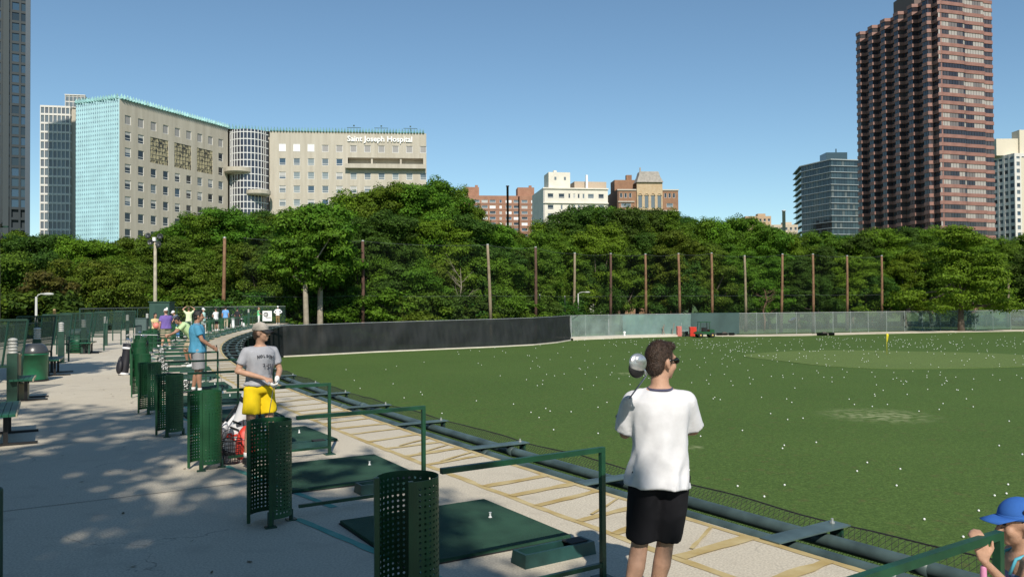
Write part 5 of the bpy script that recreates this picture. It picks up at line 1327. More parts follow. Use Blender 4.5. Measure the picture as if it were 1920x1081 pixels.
for x, y in ((-.85, -.6), (.75, -.6), (-.85, .6), (.75, .6)):
    w_ = MB(); M = Matrix.Translation((x, y, .33)) @ Matrix.Rotation(R_(90), 4, 'X'); w_.lathe([(.16, -.1), (.30, -.12), (.33, -.07), (.33, .07), (.30, .12), (.16, .1)], 16, M); wo = w_.build('wheel', M_rub, t, True)
    w_ = MB(); w_.lathe([(.03, -.11), (.17, -.09), (.17, .09), (.03, .11)], 12, M); w_.build('rim', pm('yellow_rim', (.72, .48, .12), .45), wo, True)
for x, xx, lab in ((1360, 2.6, 'low dark ball-picker gang trailing behind the green utility vehicle'), (1548, 2.4, 'low dark ball-picker gang left alone at the edge of the turf')):
    P = at_z(x, 629, ZF); t = thing('ball_picker', lab, 'ball picker', (P.x, P.y, ZF), .05)
    for i in range(3): m = MB(); M = Matrix.Translation(((i - 1) * xx / 3, (i % 2) * .3, .22)) @ Matrix.Rotation(R_(90), 4, 'Y'); [m.lathe([(.05, -.35 + q * .1), (.2, -.35 + q * .1), (.2, -.34 + q * .1), (.05, -.34 + q * .1)], 12, M) for q in range(8)]; m.build('disc_roller', M_rub, t)
    m = MB(); m.bar((-xx / 2, .2, .34), (xx / 2, .2, .34), .06); m.bar((-xx / 2, .2, .34), (-xx / 2 - .6, .1, .3), .05); m.box((0, .5, .4), (.5, .3, .2)); m.build('frame', pm('picker_frame', (.10, .085, .07), .6), t)
M_red = pm('red_plastic', (.62, .045, .025), .5, var=.15); M_pink = pm('faded_red_plastic', (.55, .17, .14), .6, var=.15)
for px, w, h, mm, lab in ((1276, .62, 1.35, M_pink, 'stack of faded red ball crates against the fence'), (1302, .9, 1.25, M_red, 'stack of bright red ball crates left of the utility vehicle')):
    P = at_z(px, 631, ZF); n_ = 5
    for q in range(n_):
        t = thing('ball_crate', '%s, %s from the ground' % (lab.replace('stack of ', '').replace('crates', 'crate in the stack'), ['lowest', 'second', 'third', 'fourth', 'topmost'][q]), 'crate', (P.x + .02 * (q % 2) + (.09 * q if mm is M_red and q > 2 else 0) * 0, P.y + 1.0, ZF + .05 + q * h / n_), .1, 'red ball crates'); hh = h / n_ - .012
        m = MB(); m.loft([[Vector((x * w / 2 * f, y * .3 * f, z)) for x, y in ((-1, -1), (1, -1), (1, 1), (-1, 1))] for f, z in ((.9, 0), (1, hh), (.93, hh), (.84, .03))]); m.build('tub', mm, t); m = MB(); m.loft([[Vector((x * w / 2 * f, y * .3 * f, z)) for x, y in ((-1, -1), (1, -1), (1, 1), (-1, 1))] for f, z in ((1.03, hh - .05), (1.03, hh + .005), (1.001, hh + .005), (1.001, hh - .05))]); m.build('lip', mm, t)
for px, lab, col in ((1284.5, 'pale grey bucket between the two red crate stacks', (.35, .36, .38)), (1290, 'dark bucket beside the pale one between the crate stacks', (.06, .06, .1))):
    P = at_z(px, 631, ZF); t = thing('bucket', lab, 'bucket', (P.x, P.y + .8, ZF + .05)); m = MB(); m.lathe([(.17, 0), (.22, .62), (.235, .62), (.235, .66)], 14); m.build('tub', pm('bucket_%d' % px, col, .5), t, True); m = MB(); m.tube([(-.22, 0, .64), (-.1, 0, .82), (.1, 0, .82), (.22, 0, .64)], .015, 6); m.build('handle', M_galv, t)
P = at_z(1233, 628, ZF); t = thing('drum', 'dark blue-grey drum in front of the privacy mesh', 'drum', (P.x, P.y + 3, ZF + .22)); m = MB(); m.lathe([(.4, 0), (.42, .4), (.4, .8), (.42, 1.1)], 16); m.build('body', pm('drum_blue', (.05, .065, .09), .5), t, True); m = MB(); m.lathe([(.44, 1.1), (.44, 1.16), (.1, 1.2)], 16); m.build('lid', M_black, t, True)
P = at_z(1254, 630, ZF)
for i, (dx, l2, ln) in enumerate(((-.6, 1.55, .35), (-.2, 1.2, -.3), (.75, 1.7, .4))):
    m = MB(); m.bar((0, 0, 0), (ln, .35, l2), .12, .04); o = m.build('leaning_plank', pm('old_plank', (.22, .18, .14), .8, var=.2), None, False, (P.x + dx, P.y + 1.6, ZF + .02)); tag(o, ['leaning grey plank nearest the dark drum by the fence', 'short plank leaning left beside the dark drum', 'long plank leaning on the fence left of the faded red crates'][i], 'plank', 'planks leaning at the fence')
P = at_z(1171, 632, ZF); m = MB(); m.lathe([(.16, 0), (.2, .1), (.12, .14), (.12, .5), (.17, .55), (.17, .72), (.05, .8)], 14); o = m.build('white_hydrant', M_white, None, True, (P.x, P.y, ZF + .02)); tag(o, 'small white standpipe on the concrete apron of the fence', 'hydrant')
# parked cars and a low bar barrier seen through the fence
def car(px, py, D, col, label, rz):
    P = at_y(px, py, D); t = thing('parked_car', label, 'car', (P.x, P.y, ZF), rz, 'cars parked beyond the fence'); m = MB(); pr_ = [(-2.1, .35), (2.1, .35), (2.15, .75), (1.3, .92), (.75, 1.42), (-1.0, 1.45), (-1.7, .98), (-2.15, .9)]
    m.loft([[Vector((x, y, z)) for x, z in pr_] for y in (-.85, .85)]); m.build('body', pm('car_paint_%d' % px, col, .25, coat=.5), t); m = MB()
    for y in (-.86, .86): m.add([(-1.35, y, 1.0), (1.0, y, 1.0), (.65, y, 1.36), (-.95, y, 1.38)], [(0, 1, 2, 3)])
    m.build('side_window', G_dark, t)
    for x in (-1.3, 1.35):
        for y in (-.8, .8): m = MB(); m.lathe([(.05, -.1), (.3, -.1), (.33, 0), (.3, .1), (.05, .1)], 14, Matrix.Translation((x, y, .33)) @ Matrix.Rotation(R_(90), 4, 'X')); m.build('wheel', M_rub, t, True)
for px, D, col, lab, rz in ((1905, 165, (.7, .7, .7), 'white car parked beyond the fence at the far right', .1), (1418, 160, (.6, .6, .62), 'silver car beyond the fence left of the dead tree', 0), (1500, 162, (.45, .03, .04), 'dark red car beyond the fence, seen through the wire', .1), (1640, 166, (.6, .62, .65), 'pale car beyond the fence near the yellow flag', -.1), (1135, 150, (.72, .72, .72), 'white car glimpsed through the privacy mesh near its left end', .2), (1850, 168, (.05, .06, .08), 'dark car beyond the fence left of the white one at far right', .0)):
    car(px, 600, D, col, lab, rz)

# ================================================================== GOLF BALLS
M_ball = pm('golf_ball_white', (.82, .82, .80), .35)
bm_ = MB(); bm_.ell((0, 0, 0), (.026, .026, .026), None, 10, 6); ball_me = bm_.mesh('golf_ball', M_ball, True)
rg_ = random.Random(77); spots = []
def inside(x, y):
    if y > 118 or y < 6: return False
    s_, of = so(Vector((x, y, 0))); 
    if of < 2.0: return False
    for (ax, ay), (bx, by) in zip(LB + RB, (LB + RB)[1:]):
        if ax <= x <= bx: return y < ay + (by - ay) * (x - ax) / max(1e-6, bx - ax) - .8
    return x < 112
for px, py in ((1723, 770), (1626, 866), (1607, 882), (1688, 878), (1471, 908), (1681, 909), (1890, 907), (1887, 924), (1835, 956), (1733, 972), (1806, 1005), (1310, 780), (1392, 806), (1240, 772), (1383, 910), (1292, 880), (1560, 715), (1700, 715), (1180, 705)):
    P = at_z(px, py, ZF + .03); spots.append((P.x, P.y))
CL = [(rg_.uniform(12, 70), rg_.uniform(45, 105)) for _ in range(16)]
while len(spots) < 800:
    q = rg_.random()
    if q < .36: x, y = rg_.gauss(50, 17), rg_.gauss(84, 13)
    elif q < .66: k_ = rg_.choice(CL); x, y = rg_.gauss(k_[0], 3.2), rg_.gauss(k_[1], 4.5)
    elif q < .80: x, y = rg_.uniform(-12, 40), rg_.uniform(30, 90)
    else: x, y = rg_.uniform(0, 40), rg_.uniform(18, 75)
    if inside(x, y): spots.append((x, y))
spots.sort(key=lambda p: p[0] ** 2 + p[1] ** 2)
def ontgt(x, y): return ((x - gc.x) / 11.3) ** 2 + ((y - gc.y) / 10.5) ** 2 < .9
for i, (x, y) in enumerate(spots[:290]):
    o = link('golf_ball', ball_me, None, (x, y, ZF + .026 + (.03 if ontgt(x, y) else 0))); tag(o, 'white golf ball lying loose on the open turf', 'golf ball', 'golf balls lying on the range')
m = MB()
for x, y in spots[290:]: m.ell((x, y, ZF + .030 + (.03 if ontgt(x, y) else 0)), (.032, .032, .032), None, 8, 5)
o = m.build('scattered_golf_balls', M_ball, None, True); tag(o, 'white golf balls scattered thickly over the far turf', 'golf balls', 'golf balls lying on the range', 'stuff')

# ================================================================== BAGS, CLUBS, BASKETS
M_shaft = pm('graphite_shaft', (.10, .11, .13), .3, .5)
def club(label, grip, neck, head='driver', face=(0, 1, 0), parent=None, shaft=None, r=.0052, size=1.0, hc=None):
    g = Vector(grip); n_ = Vector(neck); t = thing('golf_club', label, 'golf club', g); d = (n_ - g); L_ = d.length; d.normalize()
    m = MB(); m.tube([d * (.25 if L_ > .7 else .02), d * L_], [r, r * .8], 8); m.build('shaft', shaft or M_shaft, t, True)
    if L_ > .7: m = MB(); m.tube([(0, 0, 0), d * .27], [.0135, .010], 10); m.build('grip', M_rub, t, True)
    f = Vector(face).normalized(); side = d.cross(f).normalized(); m = MB(); c = d * (L_ + .02)
    M = Matrix.Identity(4); M.col[0] = (*side, 0); M.col[1] = (*f, 0); M.col[2] = (*(-d), 0); M.col[3] = (*c, 1)
    if hc is not None:
        h_ = Vector(hc[0]) - g; Mh = Matrix.Translation(h_) @ hc[1]
        m.tube([d * L_, (d * L_).lerp(h_, .6)], [.008, .012], 8); m.ell((0, 0, 0), (.064, .055, .034), Mh, 24, 14); m.ell((.012, -.004, .012), (.044, .036, .027), Mh, 20, 12); m.build('club_head', pm('silver_crown', (.55, .56, .58), .3, .75, var=.1, scale=30), t, True)
        m = MB(); m.ell((0, 0, 0), (.060, .053, .034), Mh @ Matrix.Translation((-.022, -.026, -.014)), 20, 12); m.build('sole', M_black, t, True); return t
    if head == 'driver':
        m.ell((0, 0, 0), (.062 * size, .055 * size, .034 * size), M @ Matrix.Translation((.045 * size, -.02, 0)), 18, 12); m.build('club_head', M_chrome, t, True)
        m = MB(); m.ell((0, 0, 0), (.058 * size, .05 * size, .022 * size), M @ Matrix.Translation((.046 * size, -.02, -.017 * size)), 16, 10); m.build('sole', M_black, t, True)
    else:
        m.box((0, 0, 0), (.075, .018, .045), M @ Matrix.Translation((.035, 0, 0)) @ Matrix.Rotation(.25, 4, 'X')); m.build('club_head', M_chrome, t)
    return t
def golf_bag(P, rz, lean, body_m, trim_m, label, side_m=None, n=5, h=.86, short='golf bag'):
    """P is where the base stands; lean tips the bag towards local +Y"""
    t = thing('golf_bag', label, 'golf bag', P, rz, None); T = Matrix.Rotation(-lean, 4, 'X')
    m = MB(); m.lathe([(.12, 0), (.135, .05), (.125, .35), (.13, .7), (.145, .76), (.145, h), (.13, h), (.12, h - .12)], 18, T @ Matrix.Diagonal((1.05, .9, 1, 1))); m.build('body', body_m, t, True)
    m = MB(); m.ell((0, -.12, .25), (.11, .07, .2), T); m.ell((-.12, -.02, .33), (.05, .08, .22), T); m.build('pocket', side_m or trim_m, t, True)
    m = MB(); m.lathe([(.139, .0), (.142, .07), (.12, .07)], 18, T); m.lathe([(.15, .74), (.152, .80), (.12, .8)], 18, T @ Matrix.Diagonal((1.05, .9, 1, 1))); m.build('trim', trim_m, t, True)
    m = MB(); m.tube([T @ Vector(p) for p in ((0, .12, .72), (.06, .24, .6), (.06, .25, .4), (0, .13, .22))], .022, 8); m.build('strap', trim_m, t, True)
    m = MB()
    for sx in (-1, 1): m.tube([T @ Vector((sx * .05, -.13, .66)), T @ Vector((sx * .17, -.30, 0 - .0))], .009, 6)
    if lean > .2: m.build('stand_leg', M_black, t)
    R__ = Matrix.Translation(Vector(P)) @ Matrix.Rotation(rz, 4, 'Z') @ T; rr = random.Random(int(abs(P[0]) * 100))
    for i in range(n):
        a = 6.28 * i / n; g = R__ @ Vector((.05 * math.cos(a), .05 * math.sin(a), .35)); q = R__ @ Vector((.09 * math.cos(a), .09 * math.sin(a), h + rr.uniform(.08, .3)))
        club('%s sticking out of the %s' % (['driver', 'polished iron', 'second polished iron', 'fairway wood', 'short wedge'][i % 5], short), g, q, 'driver' if i % 5 in (0, 3) else 'iron', (math.cos(a), math.sin(a), .2), size=.75)
    return t
M_bagk = pm('black_nylon', (.012, .012, .018), .6, var=.2, scale=6); M_bagw = pm('white_vinyl', (.72, .72, .74), .4)
P = at_z(231, 703); golf_bag((P.x, P.y, 0), -.5, .18, M_bagk, M_bagw, 'black and white golf bag standing on the sunlit walkway', M_bagk, 5, .9, 'black and white bag on the walkway')
P = at_z(262, 690); golf_bag((P.x + .1, P.y, 0), .4, .1, pm('dark_green_nylon', (.03, .05, .04), .6), M_bagk, 'dark golf bag half hidden behind the green tubes', pm('red_panel', (.4, .03, .03), .5), 5, .88, 'dark bag behind the green tubes')
P = at_y(430, 800, 10.9); rb_ = golf_bag((P.x, P.y, 0), R_(-90), .37, M_bagw, M_bagk, 'white stand bag with red and black lettering leaning behind the tubes', M_bagw, 4, .9, 'leaning white bag')
# lettering along the side of the white bag that faces the walkway
Tb = Matrix.Rotation(-.37, 4, 'X'); LM = Matrix(((0, 0, 1, .139), (0, -1, 0, .035), (1, 0, 0, .22), (0, 0, 0, 1)))
for txt, mt, off in (('R', M_red, 0), ('11', M_black, .115)):
    text_mesh(txt, .17, .002, mt, 'lettering', rb_, Tb @ Matrix.Translation((0, 0, off)) @ LM, .004, align='LEFT')
# wire ball baskets
def basket(P, label, mat, h=.30, r=.13, full=0.0):
    t = thing('ball_basket', label, 'ball basket', P, 0, 'baskets of range balls'); m = MB(); n = 14
    for i in range(n): a = 6.283 * i / n; m.tube([(r * .72 * math.cos(a), r * .72 * math.sin(a), 0), (r * math.cos(a), r * math.sin(a), h)], .004, 4)
    for q in range(7):
        z = h * q / 6; rr = r * (.72 + .28 * q / 6); m.tube([(rr * math.cos(6.283 * i / 16), rr * math.sin(6.283 * i / 16), z) for i in range(17)], .004 if q < 6 else .007, 4, False)
    m.lathe([(.001, .004), (r * .72, .004)], 14, None, False); m.build('wire_basket', mat, t)
    m = MB(); m.tube([(r, 0, h), (r * .7, 0, h + .1), (0, 0, h + .14), (-r * .7, 0, h + .1), (-r, 0, h)], .005, 5); m.build('handle', mat, t)
    if full:
        m = MB(); r2 = random.Random(3)
        for i in range(40): a = r2.uniform(0, 6.28); d = r * .62 * r2.random() ** .5; m.ell((d * math.cos(a), d * math.sin(a), .03 + full * h * r2.random()), (.0214, .0214, .0214), None, 8, 5)
        m.build('balls', M_ball, t, True)
    return t
P = at_z(434, 868); basket((P.x, P.y, 0), 'black wire ball basket right of the third perforated tube', M_black)
P = at_z(466, 858); basket((P.x, P.y, 0), 'pink wire ball basket beside the black one', pm('pink_wire', (.5, .2, .22), .5), .26, .12, .8)
for i, k in enumerate((6, 8, 9, 11, 14, 16)):
    P = ep(sdiv(k) + .5, -2.3); basket((P.x, P.y, 0), 'white-filled wire basket by the %s perforated tube from the camera' % ORD[k - 1], M_black, .28, .13, .9)
P = at_y(462, 810, 10.6); t = thing('red_bag', 'bright red shoe bag standing by the feet of the man in yellow shorts', 'bag', (P.x, P.y, 0), .4)
m = MB(); m.loft([[Vector((x * .13 * f, y * .09 * f, z)) for x, y in ((-1, -.6), (-.6, -1), (.6, -1), (1, -.6), (1, .6), (.6, 1), (-.6, 1), (-1, .6))] for f, z in ((.9, 0), (1.05, .08), (1, .22), (.75, .34), (.25, .42))]); m.build('body', M_red, t, True); m = MB(); m.tube([(-.03, 0, .4), (-.04, 0, .5), (.04, 0, .5), (.03, 0, .4)], .008, 6); m.build('handle', M_black, t)

# a few fallen leaves and specks of litter on the walkway
rl = np.random.default_rng(4); m = MB()
for i in range(130):
    s_ = rl.uniform(0, 40); P = ep(s_, rl.uniform(-6.8, -3.4), .006); a = rl.uniform(0, 6.28); l = rl.uniform(.015, .04); d = Vector((math.cos(a), math.sin(a), 0)) * l; e = Vector((-d.y, d.x, 0)) * .45
    m.add([P - d, P - e + Vector((0, 0, .004)), P + d + Vector((0, 0, .006)), P + e], [(0, 1, 3), (1, 2, 3)])
o = m.build('leaf_litter', pm('dry_leaf', (.10, .075, .03), .8, var=.4, scale=2)); tag(o, 'small dry leaves and specks scattered on the walkway concrete', 'leaf litter', None, 'stuff')

# ================================================================== PEOPLE
TMP = bpy.data.scenes.new('tmp')
def remesh(mb, vox, it=3, wr=0.0, wf=6.0, wz=1.0, seed=0, zoff=None):
    """fuse closed shapes into one continuous skin, relax it, and wrinkle it if it is cloth"""
    me = mb.mesh('tmp', M_white); o = bpy.data.objects.new('tmp', me); TMP.collection.objects.link(o)
    r = o.modifiers.new('r', 'REMESH'); r.mode = 'VOXEL'; r.voxel_size = vox
    s = o.modifiers.new('s', 'SMOOTH'); s.factor = .5; s.iterations = it
    TMP.view_layers[0].update(); dg = TMP.view_layers[0].depsgraph
    out = bpy.data.meshes.new_from_object(o.evaluated_get(dg))
    bpy.data.objects.remove(o); bpy.data.meshes.remove(me)
    if wr:
        for v in out.vertices:
            p = v.co; q = Vector((p.x * wf, p.y * wf, p.z * wf * wz + seed))
            d = .6 * mnoise.noise(q) + .55 * max(-.3, .45 - abs(mnoise.noise(Vector((q.x * .8 + q.z * .5, q.y * .8, q.z * 1.3 - q.x * .6)) + Vector((3, 1, 7)))) * 2.4)
            v.co = p + v.normal * (d * wr)
    out.polygons.foreach_set('use_smooth', [True] * len(out.polygons)); out.materials.clear(); return out
def put(name, me, mat, parent):
    me.materials.append(mat); me.name = name; return link(name, me, parent)
SKIN = pm('skin_light', (.45, .26, .175), .62, var=.13, scale=14, bump=.1, bscale=90); SKIN_T = pm('skin_tanned', (.34, .18, .115), .5, var=.08, scale=9); SKIN_P = pm('skin_pale_pink', (.56, .34, .26), .5, var=.06, scale=9)
HAIR_D = pm('dark_brown_hair', (.028, .016, .010), .55, col2=(.055, .03, .018), scale=60, bump=.6, bscale=120); HAIR_K = pm('black_hair', (.010, .009, .009), .5, bump=.5, bscale=120); HAIR_B = pm('brown_hair', (.09, .05, .028), .55, bump=.5, bscale=120)
M_eye = pm('eye', (.03, .02, .015), .2); M_shoe = pm('shoe_dark', (.02, .02, .024), .5); M_shoew = pm('shoe_white', (.75, .75, .74), .5); M_sock = pm('sock_white', (.7, .7, .69), .8)
V = Vector
BASE = dict(pel=(0, 0, .95), wai=(0, .0, 1.10), che=(0, .0, 1.32), nec=(0, -.015, 1.475), hea=(0, .015, 1.625),
            shl=(-.178, -.01, 1.385), ell=(-.24, -.035, 1.11), wrl=(-.255, .05, .88), shr=(.178, -.01, 1.385), elr=(.24, -.035, 1.11), wrr=(.255, .05, .88),
            hil=(-.09, 0, .91), knl=(-.105, .02, .50), anl=(-.11, -.025, .09), hir=(.09, 0, .91), knr=(.105, .02, .50), anr=(.11, -.025, .09), tol=(-.03, 1), tor=(.03, 1))
def hand(m, w, d, n, thumb, curl=.35, s=1.0):
    """palm, four separate bent fingers of unequal length, and a thumb leaving the side of the palm"""
    w = V(w); d = V(d).normalized(); n = V(n); n = (n - d * n.dot(d)).normalized(); a = d.cross(n); t = V(thumb); a = a if a.dot(t) > 0 else -a
    for k, x in enumerate((.027, .009, -.009, -.026)):
        b0 = w + d * (.015 * s) + a * (x * .55 * s); b1 = w + d * (.088 * s) + a * (x * s); m.capsule(b0, .0135 * s, b1, .0105 * s, 8)
        L_ = (.036, .041, .038, .030)[k] * s; c1 = curl * (1 + .06 * k); d1 = d * math.cos(c1) + n * math.sin(c1); p1 = b1 + d1 * L_; c2 = curl * 2.1; d2 = d * math.cos(c2) + n * math.sin(c2); p2 = p1 + d2 * L_ * .75
        c3 = curl * 2.9; d3 = d * math.cos(c3) + n * math.sin(c3); m.capsule(b1, .0095 * s, p1, .0085 * s, 8); m.capsule(p1, .0085 * s, p2, .0078 * s, 8); m.capsule(p2, .0078 * s, p2 + d3 * L_ * .55, .0068 * s, 8)
    t0 = w + d * (.025 * s) + a * (.02 * s); t1 = t0 + (a * .8 + d * .75 + n * .15).normalized() * (.042 * s); t2 = t1 + (d * .9 + a * .25 + n * .4 * (curl > .6)).normalized() * (.033 * s)
    m.capsule(t0, .014 * s, t1, .0105 * s, 8); m.capsule(t1, .0105 * s, t2, .008 * s, 8)
def spine(J, u):
    P = [V(J[k]) for k in ('pel', 'wai', 'che', 'nec')]
    if u < 0: up = (P[1] - P[0]).normalized(); return P[0] + up * (u * .15), up
    i = min(2, int(u)); f = u - i; d0 = (P[max(0, i)] - P[max(0, i - 1)]) if i else (P[1] - P[0]); d1 = P[i + 1] - P[i]; d2 = (P[min(3, i + 2)] - P[min(2, i + 1)]) if i < 2 else d1
    up = (d1.normalized() * (1 - abs(f - .5)) + (d0 if f < .5 else d2).normalized() * abs(f - .5)).normalized(); return P[i].lerp(P[i + 1], f), up
def ringat(J, u, rx, ry, fo=0.0, n=20, ex=2.3):
    c, up = spine(J, u); f = max(0, min(1, u / 2.2)); hx = (V(J['hir']) - V(J['hil'])).normalized(); sx = (V(J['shr']) - V(J['shl'])).normalized()
    rt = hx.lerp(sx, f); rt = (rt - up * rt.dot(up)).normalized(); fw = up.cross(rt); c = c + fw * fo; o = []
    for j in range(n):
        t = 2 * math.pi * j / n; ct, st = math.cos(t), math.sin(t); o.append(c + rt * (rx * math.copysign(abs(ct) ** (2 / ex), ct)) + fw * (ry * math.copysign(abs(st) ** (2 / ex), st)))
    return o
def headM(J, hy, hp, hr=0.0): return Matrix.Translation(V(J['hea'])) @ Matrix.Rotation(R_(hy), 4, 'Z') @ Matrix.Rotation(R_(hp), 4, 'X') @ Matrix.Rotation(R_(hr), 4, 'Y')
def figure(label, loc, yaw, J=None, h=1.75, skin=SKIN, vox=.009, build=1.0, head=(0, 0), hair=None, hairstyle='short', cap=None, shirt=None, bottom=None, shoes=M_shoew, sock=True, hands=None, collar=None, glasses=False, name='person', hs=1.0, headgear=None, wr=.006, extra=None, group=None, eyes=False, strands=0):
    Jd = dict(BASE); Jd.update(J or {}); J = Jd; b = build; hands = hands or {}
    t = thing(name, label, 'person', loc, yaw, group); t.scale = (h / 1.75,) * 3
    sh = shirt or {}; bt = bottom or {}
    m = MB(); H = headM(J, *head) @ Matrix.Scale(hs, 4)
    m.loft([ringat(J, u, rx * b, ry * b) for u, rx, ry in ((-.55, .09, .075), (-.25, .15, .10), (0, .160, .112), (.6, .146, .102), (1.0, .138, .098), (1.5, .150, .106), (2.0, .163, .112), (2.45, .160, .096), (2.8, .10, .072), (3.0, .056, .055))])
    hb = H @ V((0, -.015, -.05)); m.capsule(V(J['nec']) - V((0, 0, .02)), .058 * b ** .5, hb, .053 * hs, 14)
    for s in 'lr':
        S, E, Wr = V(J['sh' + s]), V(J['el' + s]), V(J['wr' + s]); m.capsule(V(J['nec']).lerp(S, .35) - V((0, 0, .03)), .05, S, .058 * b, 12); m.capsule(S, .052 * b, S.lerp(E, .5), .047 * b, 12); m.capsule(S.lerp(E, .5), .047 * b, E, .038 * b, 12)
        m.capsule(E, .038 * b, E.lerp(Wr, .35), .040 * b, 12); m.capsule(E.lerp(Wr, .35), .040 * b, Wr, .026, 12)
        hd = hands.get(s, {}); d = hd.get('d', tuple((Wr - E).normalized())); sg = -1 if s == 'l' else 1
        if not hd.get('glove'): hand(m, Wr, d, hd.get('n', (-sg, 0, 0)), hd.get('t', (0, 1, 0)), hd.get('curl', .35), hd.get('s', 1.0))
        Hp, K, A_ = V(J['hi' + s]), V(J['kn' + s]), V(J['an' + s]); m.capsule(Hp, .088 * b, Hp.lerp(K, .5), .074 * b, 14); m.capsule(Hp.lerp(K, .5), .074 * b, K, .054 * b, 14)
        cb = Vector((0, -.014, 0)); m.capsule(K, .053 * b, K.lerp(A_, .32) + cb, .056 * b, 14); m.capsule(K.lerp(A_, .32) + cb, .056 * b, A_ + V((0, 0, .06)), .034, 12); m.capsule(A_ + V((0, 0, .06)), .034, A_ - V((0, 0, .03)), .034, 12)
        to = V((*J['to' + s], 0)).normalized(); m.capsule(A_ - V((0, 0, .045)) - to * .04, .036, A_ - V((0, 0, .055)) + to * .13, .03, 10)
    for c, r in (((0, -.014, .022), (.073, .094, .098)), ((0, .022, -.05), (.058, .062, .062)), ((0, .056, -.088), (.026, .026, .022)), ((0, .076, .028), (.048, .016, .013)), ((0, .084, -.062), (.022, .012, .011)), ((.033, .058, -.03), (.026, .026, .03)), ((-.033, .058, -.03), (.026, .026, .03))): m.ell(c, r, H, 16, 10) if False else m.ell((0, 0, 0), r, H @ Matrix.Translation(c), 16, 10)
    m.capsule(H @ V((0, .084, .012)), .009 * hs, H @ V((0, .104, -.026)), .0135 * hs, 8); m.capsule(H @ V((-.012, .092, -.032)), .009 * hs, H @ V((.012, .092, -.032)), .009 * hs, 8)
    for sg in (-1, 1): m.ell((0, 0, 0), (.010, .021, .032), H @ Matrix.Translation((sg * .076, -.008, -.008)) @ Matrix.Rotation(sg * .35, 4, 'Z'), 10, 8); m.ell((0, 0, 0), (.009, .012, .012), H @ Matrix.Translation((sg * .075, -.002, -.036)), 8, 6)
    put('body', remesh(m, vox, 2), skin, t)
    if eyes:
        for sg in (-1, 1): q = MB(); q.ell((0, 0, 0), (.013, .008, .0075), H @ Matrix.Translation((sg * .031, .079, .008)), 10, 8); q.build('eye', M_eye, t, True)
    for s in 'lr':
        hd = hands.get(s, {})
        if hd.get('glove'):
            q = MB(); Wr = V(J['wr' + s]); d = hd.get('d', tuple((Wr - V(J['el' + s])).normalized())); hand(q, Wr, d, hd['n'], hd['t'], hd.get('curl', .8), 1.08); q.capsule(Wr - V(d) * .03, .031, Wr + V(d) * .02, .03, 10); put('glove', remesh(q, max(.006, vox * .8), 1), hd['glove'], t)
    # hair and hats
    if hair:
        q = MB()
        if hairstyle in ('short', 'long'):
            q.ell((0, 0, 0), (.080, .091, .099), H @ Matrix.Translation((0, -.022, .032)), 18, 12); q.ell((0, 0, 0), (.072, .052, .062), H @ Matrix.Translation((0, -.056, -.03)), 14, 10)
            q.ell((0, 0, 0), (.060, .045, .028), H @ Matrix.Translation((.008, .038, .094)), 14, 8)
            for sg in (-1, 1): q.ell((0, 0, 0), (.010, .016, .035), H @ Matrix.Translation((sg * .070, .012, .018)), 8, 8)
            if hairstyle == 'long': q.capsule(H @ V((0, -.075, .0)), .055, H @ V((0, -.10, -.16)), .035, 12)
        if hairstyle == 'fringe': q.ell((0, 0, 0), (.079, .085, .06), H @ Matrix.Translation((0, -.028, -.012)), 16, 10); q.ell((0, 0, 0), (.07, .05, .06), H @ Matrix.Translation((0, -.056, -.03)), 14, 10)
        if hairstyle == 'ponytail': q.ell((0, 0, 0), (.079, .088, .08), H @ Matrix.Translation((0, -.026, .012)), 18, 12); q.ell((0, 0, 0), (.068, .05, .06), H @ Matrix.Translation((0, -.06, -.045)), 14, 10); q.capsule(H @ V((0, -.10, .0)), .026, H @ V((.01, -.135, -.13)), .012, 10)
        hm = remesh(q, max(.006, vox * .8), 1, .0028, 55, .6); ho = put('hair', hm, hair, t)
        if strands:                                            # short loose strands break up the smooth outline
            rs_ = random.Random(9); st = MB(); vv = [v for v in hm.vertices]
            for _ in range(strands):
                v = vv[rs_.randrange(len(vv))]; n_ = v.normal; tg = (n_.cross(Vector((rs_.gauss(0, .35), rs_.gauss(0, .35), 1))).cross(n_) * -1 + n_ * rs_.uniform(.25, .8)).normalized(); L_ = rs_.uniform(.010, .022); w_ = n_.cross(tg).normalized() * .0011
                p0 = v.co - n_ * .001; p1 = p0 + tg * L_; st.add([p0 - w_, p0 + w_, p1], [(0, 1, 2)])
            st.build('loose_strands', hair, ho)
    if cap:
        q = MB(); Hc = H @ Matrix.Translation((0, -.012, .040)) @ Matrix.Rotation(R_(cap.get('tilt', -6)), 4, 'X'); q.ell((0, 0, 0), (.084, .103, .094), Hc, 22, 8, 0.0, 1.0); q.lathe([(.0845, -.012), (.0845, .012)], 22, Hc @ Matrix.Diagonal((1, 1.22, 1, 1))); q.ell((0, 0, .094), (.009, .009, .006), Hc, 8, 6)
        co = q.build('cap', cap['mat'], t, True); n_ = 14; q = MB(); yw = Matrix.Rotation(R_(cap.get('turn', 0)), 4, 'Z'); top = []; 
        for ln in (0.0, .5, 1.0):
            for i in range(n_ + 1):
                a = R_(20 + 140 * i / n_); e = V((.082 * math.cos(a), .100 * math.sin(a), 0)); out = V((.070 * math.cos(a), .100 + cap.get('long', .075) * math.sin(a), -.012)); p = e.lerp(out, ln); p.z -= cap.get('flatb', 1.0) * (.028 * (math.cos(a) ** 2) * (ln + .3) + .008 * ln); top.append(Hc @ yw @ p)
        q.add(top, [(r * (n_ + 1) + i, r * (n_ + 1) + i + 1, (r + 1) * (n_ + 1) + i + 1, (r + 1) * (n_ + 1) + i) for r in range(2) for i in range(n_)]); bo = q.build('brim', cap.get('brim', cap['mat']), co, True); md = bo.modifiers.new('thickness', 'SOLIDIFY'); md.thickness = .005
